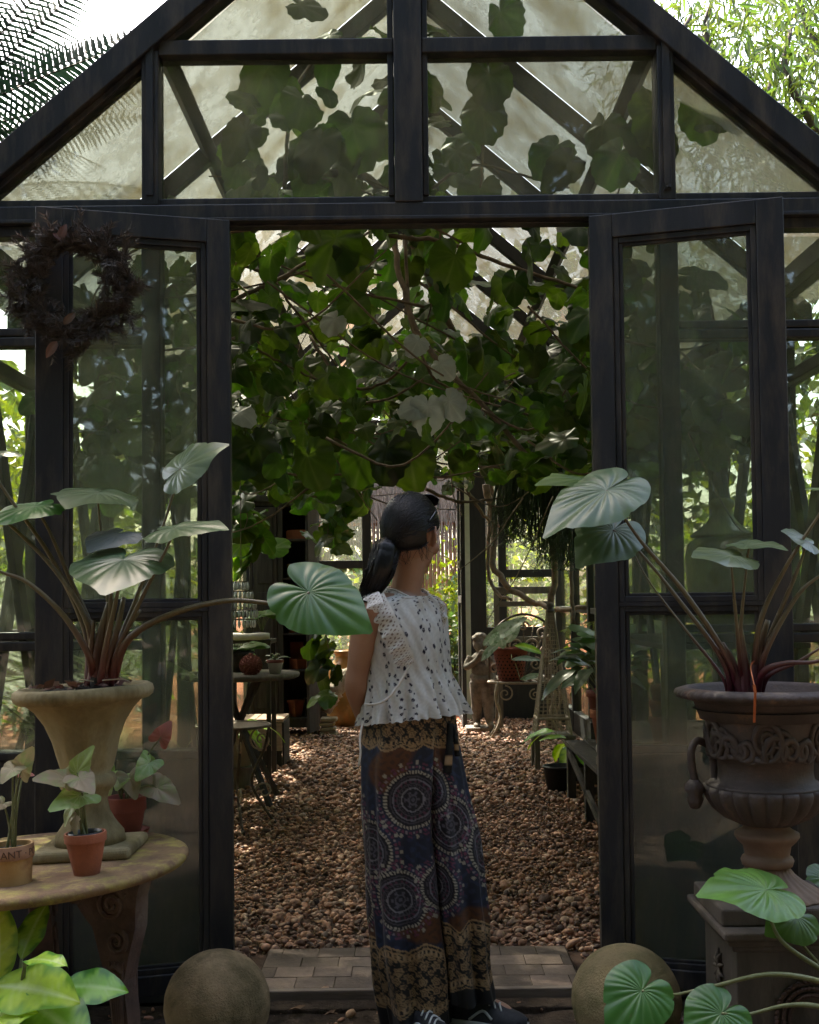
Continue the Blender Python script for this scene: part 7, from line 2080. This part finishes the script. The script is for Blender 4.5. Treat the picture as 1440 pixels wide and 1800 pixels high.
# combed strands lying on the cap, all drawn to the tie
mb = MB()
td = Vector((tie_d.dot(FHt), tie_d.dot(LH), tie_d.dot(UPt))).normalized()
for k in range(1700):
    az = rng.uniform(-math.pi, math.pi)
    top = rng.uniform(0.0, 1.0)
    d0 = Vector((math.cos(az), math.sin(az), 0.15 + 1.6 * top)).normalized()
    if d0.x - max(0, d0.z) * 0.75 - 0.22 > 0 or d0.dot(td) > 0.93:
        continue
    pts = []
    lift = 0.022 * rng.random() ** 2
    jit = Vector(rng.normal(size=3)) * 0.05
    for j in range(9):
        d = d0.lerp(td + jit, (j / 8) ** 0.9).normalized()
        rr = Vector((0.096 * d.x * (1.04 if d.x < 0 else 1), 0.076 * d.y, 0.104 * d.z + 0.012)) * (1.094 + lift)
        pts.append(hc_ + FHt * rr.x + LH * rr.y + UPt * rr.z)
    mb.tube(pts, [0.0005, 0.0011, 0.0013, 0.0013, 0.0013, 0.0013, 0.0013, 0.0012, 0.001], 4, cap=False)
mb.build('combed_strands', MT['hair'], hair, smooth=True)['kind'] = 'stuff'
mb = MB()
for k in range(40):      # loose strands at the nape and the parting
    a_ = rng.uniform(0, 6.28)
    b0 = hc_ - UPt * 0.05 - FHt * 0.06 - LH * (0.05 * rng.normal())
    b0 = hc_ + (b0 - hc_).normalized() * 0.088
    mb.tube(spline([b0, b0 + Vector((rng.normal() * 0.01, -0.01, -0.02)), b0 + Vector((rng.normal() * 0.015, -0.008, -0.045))], 6), taper(0.0009, 0.0003, 7), 4)
mb.build('loose_strands', MT['hair'], hair)['kind'] = 'stuff'

# sunglasses pushed up on the head
sg = thing('sunglasses', 'black sunglasses pushed up on the top of the dark hair', 'sunglasses', hc_ + UPt * 0.115)
MT['black_gloss'] = surf('black_gloss', (0.006, 0.006, 0.007), (0.012, 0.012, 0.013), 9, 0.15, 0.02, spec=0.6)
for s in (-1, 1):
    c0 = hc_ + FHt * 0.052 + UPt * 0.112 + LH * s * 0.033
    n_ = (FHt * 0.55 + UPt * 0.8).normalized()
    v_ = n_.cross(LH).normalized()
    lens = [c0 + LH * 0.028 * math.cos(b_) + v_ * 0.023 * math.sin(b_) for b_ in np.linspace(0, 2 * math.pi, 25)]
    MB().tube(lens, 0.0028, 6, cap=False).build('rim', MT['black_gloss'], sg, smooth=True)
    MB().add([q + n_ * 0.001 for q in lens[:-1]] + [q - n_ * 0.001 for q in lens[:-1]], [tuple(range(24)), tuple(range(47, 23, -1))]).build('lens', MT['black_gloss'], sg)
    MB().tube(spline([c0 + LH * s * 0.030, hc_ + LH * s * 0.083 + UPt * 0.075 + FHt * 0.0, hc_ + LH * s * 0.080 + UPt * 0.03 - FHt * 0.045], 12), 0.0024, 6).build('temple', MT['black_gloss'], sg, smooth=True)
MB().tube([hc_ + FHt * 0.055 + UPt * 0.118 - LH * 0.006, hc_ + FHt * 0.055 + UPt * 0.118 + LH * 0.006], 0.003, 6).build('bridge', MT['black_gloss'], sg)

# ---- blouse
def ring_loft(rings, nth, nrow):
    """rings: (row px y, centre px x, a across L, b along F) -> functions of v"""
    ys = [r[0] for r in rings]
    tt = np.linspace(0, 1, len(rings))
    f = lambda k: (lambda v: float(np.interp(v, tt, [r[k] for r in rings]))) 
    sm = lambda k: (lambda v: float(smooth_interp(v, tt, [r[k] for r in rings])))
    return sm(0), sm(1), sm(2), sm(3)
RB = [(1037, 717, 0.068, 0.058), (1045, 716, 0.092, 0.064), (1054, 714, 0.137, 0.070), (1070, 712, 0.163, 0.080), (1100, 712, 0.156, 0.100), (1140, 714, 0.150, 0.110), (1178, 717, 0.150, 0.112), (1210, 721, 0.158, 0.122), (1240, 724, 0.166, 0.132), (1266, 726, 0.174, 0.141)]
fy, fx, fa, fb = ring_loft(RB, 0, 0)
NT_, NV_ = 380, 170
V, C = [], []
flo = np.random.default_rng(5)
ncol = 26
for j in range(NV_):
    v = j / (NV_ - 1)
    y, x, a_, b_ = fy(v), fx(v), fa(v), fb(v)
    c0 = W(x, y)
    for i in range(NT_):
        th = 2 * math.pi * i / NT_           # 0 = front (F), pi/2 = her left
        ct, st = math.cos(th), math.sin(th)
        low = max(0, (v - 0.66) / 0.34)
        ple = low * (0.011 * math.sin(17 * th + 0.6) + 0.008 * math.sin(29 * th + 2 + 2 * v) + 0.006 * math.sin(11 * th))
        wr_ = 0.0025 * math.sin(9 * th + 14 * v) * (v > 0.2) + 0.0015 * math.sin(23 * th - 30 * v)
        e = (abs(ct) ** 1.0)
        p = c0 + FB * ct * (b_ + ple + wr_) + LB * st * (a_ + ple * 0.8 + wr_)
        up_ = 0.0
        if v < 0.15:
            up_ -= (0.15 - v) / 0.15 * (0.034 * max(0, ct) ** 1.5 - 0.008 * max(0, -ct))       # round neckline dips in front
        up_ += low * 0.020 * (ct * 0.9 + 0.1) + low * low * 0.002 * math.sin(40 * th)
        sh_ = max(0, 1 - abs(v - 0.25) / 0.14) * 0.012 * (1 - abs(st))
        p = p + Vector((0, 0, up_))
        V.append(p)
        # print in cloth coordinates
        s_, h_ = th * 0.145, v * 0.40
        colr = (0.66, 0.64, 0.60)
        tex = 0.93 + 0.07 * math.sin(s_ * 320 + 2 * math.sin(h_ * 160)) * math.sin(h_ * 330 + 1.5 * math.sin(s_ * 150))
        dk = 0
        w_ = 2 * math.pi * 0.145 / ncol
        for kc_ in (int(s_ / w_), int(s_ / w_) + 1):
            if kc_ % 4 == 0:
                continue
            cs = kc_ * w_ + 0.0055 * math.sin(h_ * 46 + kc_ * 1.3)
            kk = round(h_ / 0.0135)
            for q in (kk - 1, kk, kk + 1):
                hh = q * 0.0135 + 0.004 * math.sin(q * 2.1 + kc_)
                so = 0.0048 * (1 if (q + kc_) % 2 else -1)
                big = ((q * 7 + kc_ * 3) % 3) != 0
                rad = 0.0046 if big else 0.0030
                dd = math.hypot(s_ - cs - so, h_ - hh)
                if dd < rad:
                    dk = 1 if not (big and dd < 0.0012) else 0.4
            if abs(s_ - cs) < 0.0006 and dk < 0.3:
                dk = 0.25
        c_ = tuple(cc * tex * (1 - dk) + d_ * dk for cc, d_ in zip(colr, (0.018, 0.015, 0.035)))
        if v < 0.012:
            c_ = (0.60, 0.57, 0.52)
        C.append((*c_, 1))
mb = MB()
F_ = [(j * NT_ + i, j * NT_ + (i + 1) % NT_, (j + 1) * NT_ + (i + 1) % NT_, (j + 1) * NT_ + i) for j in range(NV_ - 1) for i in range(NT_)]
mb.add(V, [f[::-1] for f in F_], C)
MT['blouse'] = vcol('printed_white_cotton', 0.85, 0.2, bump=0.3, bscale=260, trans=0.25)
bl = mb.build('blouse', MT['blouse'], person, smooth=True)
# lace frills over the shoulders and down the yoke
MT['lace'] = vcol('white_lace', 0.85, 0.2, bump=0.5, bscale=500, trans=0.3)
def frill(path, outdir, width, n=120, nw=14, sc=14, seed=0):
    sp = spline(path, n)
    V, C = [], []
    for i, q in enumerate(sp):
        u = i / n
        o_ = outdir(u)
        scal = 0.82 + 0.18 * abs(math.sin(math.pi * sc * u))
        fade = min(1, 6 * u, 6 * (1 - u))
        for k in range(nw):
            wv = k / (nw - 1)
            wid = width * scal * (0.35 + 0.65 * fade)
            ruf = 0.007 * wv * math.sin(2 * math.pi * sc * 0.5 * u)
            p = q + o_[0] * wid * wv + o_[1] * (ruf + 0.004 + 0.012 * wv * (1 - wv))
            V.append(p)
            hole = math.sin(2 * math.pi * sc * 2 * u) * math.sin(math.pi * 5 * wv) > 0.45 and 0.12 < wv < 0.92
            c_ = (0.22, 0.15, 0.12) if hole else (0.68, 0.65, 0.61)
            C.append((*c_, 1))
    m_ = MB()
    m_.add(V, [(i * nw + k, i * nw + k + 1, (i + 1) * nw + k + 1, (i + 1) * nw + k) for i in range(n) for k in range(nw - 1)], C)
    return m_.build('lace_frill', MT['lace'], bl, smooth=True)
bk = -FB
def side_path(s, pts):
    return [W(x, y, d) for x, y, d in pts]
# near shoulder cap, then the lace bib from the shoulder down to the tie
frill([W(662, 1052, 0.0), W(664, 1043, -0.06), W(669, 1042, -0.12), W(676, 1056, -0.165), W(680, 1070, -0.175)],
      lambda u: (Vector((-0.85, -0.28, -0.42)).normalized(), Vector((-0.3, -0.6, 0.7)).normalized()), 0.052, sc=8)
frill([W(676, 1042, -0.125), W(694, 1076, -0.160), W(712, 1115, -0.165), W(724, 1142, -0.158), W(730, 1158, -0.150)], lambda u: (Vector((-0.86, 0.03 + 0.10 * u, -0.50)).normalized(), Vector((0.0, -1, 0.1)).normalized()), 0.062, n=150, nw=20, sc=11)
frill([W(744, 1040, 0.04), W(758, 1046, 0.03), W(768, 1060, 0.02), W(771, 1085, 0.01), W(770, 1115, 0.0)], lambda u: (Vector((0.85, -0.2, -0.30)).normalized(), Vector((0.2, -1, 0.1)).normalized()), 0.026, n=80, sc=9)
# neck binding and tie strings
MB().tube([V_ for V_ in [Vector(mb.v[i]) + Vector((0, 0, 0.001)) for i in range(0, NT_, 8)] + [Vector(mb.v[0])]], 0.0035, 6, cap=False).build('neck_binding', surf('white_binding', (0.55, 0.52, 0.47), (0.62, 0.58, 0.53), 30, 0.85), bl, smooth=True)
wb_ = bpy.data.materials['white_binding']
def ribbon(pts, w_, name='tie_string'):
    sp = spline(pts, 30)
    m_ = MB()
    V = []
    for i, q in enumerate(sp):
        tg = (sp[min(i + 1, 30)] - sp[max(i - 1, 0)]).normalized()
        n_ = tg.cross(Vector((0, -1, 0))).normalized()
        V += [q - n_ * w_ / 2, q + n_ * w_ / 2]
    m_.add(V, [(2 * i, 2 * i + 1, 2 * i + 3, 2 * i + 2) for i in range(30)])
    o = m_.build(name, wb_, bl, smooth=True)
    sd = o.modifiers.new('s', 'SOLIDIFY'); sd.thickness = 0.0012
    return o
ribbon([W(728, 1152, -0.146), W(716, 1172, -0.158), W(700, 1200, -0.165), W(680, 1222, -0.165), W(660, 1230, -0.150), W(644, 1232, -0.12)], 0.007)
ribbon([W(640, 1262, -0.10), W(636, 1290, -0.12), W(637, 1315, -0.13), W(634, 1335, -0.13)], 0.006)

# ---- trousers
RLEG = [(1258, 708, 64), (1320, 703, 66), (1400, 701, 62), (1500, 706, 61), (1600, 714, 62), (1700, 724, 61), (1796, 735, 55)]
LLEG = [(1258, 748, 52), (1320, 758, 48), (1400, 776, 47), (1500, 792, 51), (1600, 804, 50), (1700, 814, 47), (1752, 821, 48)]
NAVY, DISC, CREAM, GREY, PINK, GOLD, BLACK, ORG = (0.009, 0.013, 0.031), (0.006, 0.005, 0.010), (0.30, 0.27, 0.22), (0.075, 0.066, 0.085), (0.12, 0.03, 0.065), (0.30, 0.19, 0.10), (0.003, 0.003, 0.004), (0.085, 0.030, 0.010)
def n2(x, y, f, ph=0.0):
    return (np.sin(x * f + ph + 1.7 * np.sin(y * f * 0.83 + ph)) + np.sin(y * f * 1.13 - ph + 1.3 * np.sin(x * f * 0.71))) * 0.25 + 0.5
def cloth_print(S, Y, mands, lace_y, hem_y, waist_y):
    """S arc and Y height in photo pixels -> linear rgb"""
    n = S.shape
    c = np.zeros(n + (3,)) + NAVY
    def put(mask, col, k=1.0):
        m_ = np.clip(mask, 0, 1)[..., None] * k
        c[:] = c * (1 - m_) + np.array(col) * m_
    # painted rust clouds with scribbled tracery
    cloud = np.clip((n2(S, Y, 0.035, 0.4) + np.exp(-((Y - 1350) / 45) ** 2) * np.exp(-((S + 20) / 40) ** 2) * 0.7 + np.exp(-((Y - 1612) / 30) ** 2) * 0.55 - 0.86) * 5, 0, 1)
    put(cloud, ORG)
    put(cloud * (n2(S, Y, 0.42, 1.0) > 0.62), (0.045, 0.018, 0.012), 0.8)
    put((1 - cloud) * (n2(S, Y, 0.33, 2.0) > 0.66), (0.016, 0.026, 0.065), 0.8)
    for (ms, my, mr) in mands:
        dx, dy = S - ms, (Y - my)
        d = np.hypot(dx, dy) / mr
        a = np.arctan2(dy, dx)
        put(d < 1.0, DISC)
        for r0, w_, col, kk in ((0.16, 0.03, GREY, 1), (0.40, 0.025, (0.16, 0.15, 0.17), 1), (0.55, 0.02, GREY, 0.8), (0.70, 0.025, (0.13, 0.12, 0.15), 1), (0.80, 0.02, GREY, 0.7)):
            put(np.abs(d - r0) < w_, col, kk)
        put((np.abs(d - 0.25) < 0.05) & (np.cos(a * 6) > 0.3), GREY)
        put((np.abs(d - 0.62) < 0.045) & (np.cos(a * 22) > 0.2), PINK, 0.6)
        put((np.abs(d - 0.48) < 0.03) & (np.cos(a * 26) > 0.3), GREY, 0.7)
        put(d < 0.07, GREY)
        put((np.abs(d - 0.955) < 0.055) & (np.cos(a * 52) > -0.35), CREAM)
        put((np.abs(d - 1.13) < 0.05) & (np.cos(a * 26) > 0.45), PINK)
        put((np.abs(d - 1.13) < 0.045) & (np.cos(a * 26) < -0.72), (0.20, 0.16, 0.18))
        tul = (np.abs(d - 1.28) < 0.065) & (np.cos(a * 13) > 0.83)
        put(tul, CREAM, 0.9)
        put((np.abs(d - 1.26) < 0.035) & (np.cos(a * 13) < -0.6), PINK, 0.8)
    def lace(mask, Yrel):
        put(mask, BLACK)
        # roses and leaves
        g = 21.0
        for ox, oy, rr in ((0, 0, 7.2), (g * 0.5, g * 0.5, 4.6)):
            ix, iy = np.round((S - ox) / g), np.round((Y - oy) / g)
            jx, jy = 3.0 * np.sin(ix * 12.9 + iy * 4.1), 3.0 * np.sin(ix * 7.3 - iy * 9.7)
            dd = np.hypot(S - ox - ix * g - jx, Y - oy - iy * g - jy)
            aa = np.arctan2(Y - oy - iy * g - jy, S - ox - ix * g - jx)
            pet = rr * (1 + 0.16 * np.cos(5 * aa + ix))
            put(mask * (dd < pet), GOLD, 0.8)
            put(mask * (np.abs(dd - pet * 0.55) < 0.9), (0.05, 0.03, 0.018), 0.8)
            put(mask * (dd < pet * 0.2), (0.08, 0.045, 0.025))
        put(mask * (n2(S, Y, 0.75, 0.7) > 0.80), GOLD, 0.45)
    per = 62.0
    up_edge = lace_y - 14 * np.abs(np.sin(math.pi * S / per)) - 0.0 * S
    dn_edge = hem_y + 13 * np.abs(np.sin(math.pi * S / per))
    band = (Y > up_edge) & (Y < dn_edge)
    lace(band, Y - up_edge)
    for off, w_, kk in ((0, 1.5, 1), (7, 1.2, 0.9), (17, 1.2, 0.9)):
        put(np.abs(Y - up_edge - off) < w_, GOLD)
        put(np.abs(dn_edge - Y - off) < w_, GOLD)
    put(((Y - up_edge) > 8.5) & ((Y - up_edge) < 15.5) & (np.cos(2 * math.pi * S / 8.0) > 0.0), (0.33, 0.22, 0.13))
    put(((dn_edge - Y) > 8.5) & ((dn_edge - Y) < 15.5) & (np.cos(2 * math.pi * S / 8.0) > 0.0), (0.33, 0.22, 0.13))
    put(((Y - up_edge) > 1.5) & ((Y - up_edge) < 6) & (np.cos(2 * math.pi * S / 11.0) > 0.55), BLACK, 0.9)
    put(Y >= dn_edge, BLACK)
    wedge = waist_y + 9 * np.abs(np.sin(math.pi * S / 44.0))
    wb2 = Y < wedge
    lace(wb2, Y)
    put(np.abs(wedge - Y) < 1.6, GOLD)
    put(np.abs(wedge - Y - 6) < 1.1, GOLD)
    put(((wedge - Y) > 8) & ((wedge - Y) < 14) & (np.cos(2 * math.pi * S / 7.5) > 0), GOLD)
    return c
def leg_mesh(name, tab, dep, mands, lace_y, hem_y, fold_seed, depth_f):
    nt, nv = 200, 280
    ys = np.linspace(tab[0][0], tab[-1][0], nv)
    cx_ = smooth_interp(ys, [r[0] for r in tab], [r[1] for r in tab])
    hw = smooth_interp(ys, [r[0] for r in tab], [r[2] for r in tab])
    th = np.linspace(0, 2 * np.pi, nt, endpoint=False)      # 0 = towards the viewer, + to the right
    S = np.where(th > np.pi, th - 2 * np.pi, th)[None, :] * hw[:, None]
    Yp = np.repeat(ys[:, None], nt, 1)
    col = cloth_print(S, Yp, mands, lace_y, hem_y, 1300)
    rs = np.random.default_rng(fold_seed)
    ph = rs.uniform(0, 6.28, 6)
    V = []
    for j in range(nv):
        c0 = W(float(cx_[j]), float(ys[j]), dep)
        g = j / nv
        fold = (0.0035 + 0.009 * g) * np.sin(5 * th + ph[0] + 0.8 * g) + (0.002 + 0.006 * g) * np.sin(9 * th + ph[1] - 1.2 * g) + 0.0025 * np.sin(14 * th + ph[2] + 5 * g) + 0.0018 * np.sin(3 * th + 22 * g + ph[3])
        h_ = hw[j] / SPX
        x = c0.x + np.sin(th) * (h_ + fold)
        y = c0.y - np.cos(th) * (h_ * depth_f + fold * 1.3)
        z = c0.z + 0.004 * g * np.sin(3 * th + ph[4]) * (g > 0.95)
        V.append(np.stack([x, y, np.broadcast_to(z, x.shape)], 1))
    V = np.concatenate(V)
    C = np.concatenate([col.reshape(-1, 3), np.ones((len(V), 1))], 1)
    mb = MB()
    mb.add(V.tolist(), [(j * nt + (i + 1) % nt, j * nt + i, (j + 1) * nt + i, (j + 1) * nt + (i + 1) % nt)[::-1] for j in range(nv - 1) for i in range(nt)], C.tolist())
    return mb
MT['trousers'] = vcol('printed_rayon', 0.62, 0.35, sheen=0.05, bump=0.12, bscale=300)
m1 = leg_mesh('l', RLEG, -0.025, [(-62, 1482, 50), (26, 1394, 50), (-6, 1563, 50), (75, 1545, 42), (120, 1440, 46), (-130, 1420, 46), (-125, 1580, 46), (165, 1570, 44)], 1655, 1752, 1, 1.05)
m2 = leg_mesh('r', LLEG, 0.005, [(8, 1440, 50), (-28, 1376, 46), (-40, 1545, 44), (85, 1492, 50), (140, 1420, 44), (120, 1590, 44), (-120, 1480, 44)], 1622, 1716, 2, 1.15)
m1.add(m2.v, m2.f, m2.c)
tr_ = m1.build('trousers', MT['trousers'], person, smooth=True)
# sash ends hanging at the front of the waist
for pts, w_ in (([W(790, 1268, -0.06), W(789, 1300, -0.075), W(787, 1330, -0.08), W(785, 1352, -0.08)], 0.022), ([W(797, 1272, -0.05), W(800, 1300, -0.06), W(803, 1325, -0.06)], 0.014)):
    sp = spline(pts, 20)
    m_ = MB()
    for i, q in enumerate(sp):
        hw_ = w_ / 2 * (0.8 + 0.3 * i / 20)
        m_.v += [tuple(q - Vector((hw_, 0.002 * math.sin(i), 0))), tuple(q + Vector((hw_, 0.002 * math.cos(i), 0)))]
        k_ = GOLD if (12 <= i <= 15) else BLACK
        m_.c += [(*k_, 1)] * 2
    m_.f = [(2 * i, 2 * i + 1, 2 * i + 3, 2 * i + 2) for i in range(20)]
    o = m_.build('sash', MT['trousers'], tr_, smooth=True)
    sd = o.modifiers.new('s', 'SOLIDIFY'); sd.thickness = 0.002

# ---- trainers
MT['shoe'] = surf('black_mesh_upper', (0.010, 0.011, 0.014), (0.03, 0.03, 0.034), 60, 0.7, 0.4, 300, bdist=0.002)
MT['sole'] = surf('grey_white_sole', (0.42, 0.42, 0.41), (0.6, 0.6, 0.58), 14, 0.6, 0.2)
def shoe(heel, d, L=0.235):
    s_ = Vector((-d.y, d.x, 0))
    prof = [(0.0, 0.030, 0.062), (0.12, 0.036, 0.075), (0.28, 0.036, 0.078), (0.42, 0.036, 0.066), (0.58, 0.042, 0.052), (0.75, 0.045, 0.040), (0.90, 0.036, 0.030), (1.0, 0.010, 0.018)]
    def fn(u, v):
        tt = v
        hw_ = float(np.interp(tt, [q[0] for q in prof], [q[1] for q in prof]))
        hh = float(np.interp(tt, [q[0] for q in prof], [q[2] for q in prof]))
        a_ = math.pi * u
        return tuple(heel + d * L * tt + s_ * hw_ * math.cos(a_) * (1 - 0.15 * math.sin(a_)) + UP * (0.022 + hh * math.sin(a_) ** 0.8))
    up_ = MB().grid(fn, 18, 24)
    o = up_.build('shoe', MT['shoe'], person, smooth=True)
    pts = [(tt, float(np.interp(tt, [q[0] for q in prof], [q[1] for q in prof])) * 1.06 + 0.002) for tt in np.linspace(0, 1, 18)]
    out = [heel + d * L * (tt * 1.02 - 0.01) + s_ * w_ for tt, w_ in pts] + [heel + d * L * (tt * 1.02 - 0.01) - s_ * w_ for tt, w_ in pts[::-1]]
    n = len(out)
    MB().add([q - UP * 0.004 for q in out] + [q + UP * 0.026 for q in out], [tuple(range(n - 1, -1, -1)), tuple(range(n, 2 * n))] + [(i, (i + 1) % n, (i + 1) % n + n, i + n) for i in range(n)]).build('sole', MT['sole'], o, bevel=0.004)
    for k in range(4):
        tt = 0.42 + 0.075 * k
        hh = float(np.interp(tt, [q[0] for q in prof], [q[2] for q in prof])) + 0.024
        c0 = heel + d * L * tt + UP * hh
        MB().tube(spline([c0 + s_ * 0.024 - UP * 0.012, c0 + UP * 0.002, c0 - s_ * 0.024 - UP * 0.012 + d * 0.012], 8), 0.0028, 5).build('lace', MT['sole'], o, smooth=True)
    # pale flash along the side
    q0 = heel + d * L * 0.30 - s_ * 0.040 + UP * 0.03
    MB().tube(spline([q0, q0 + d * 0.04 + UP * 0.028 + s_ * 0.004, q0 + d * 0.07 + UP * 0.008 - s_ * 0.002], 10), 0.004, 5).build('stripe', MT['sole'], o, smooth=True)
dirR = (FB * 0.9 + Vector((0.0, -0.35, 0))).normalized()
dirL = Vector((0.93, -0.36, 0)).normalized()
a_, b_ = W(712, 1800, -0.03), W(792, 1785, 0.06)
shoe(Vector((a_.x, a_.y, -0.004)), dirR)
shoe(Vector((b_.x, b_.y - 0.03, -0.004)), dirL)
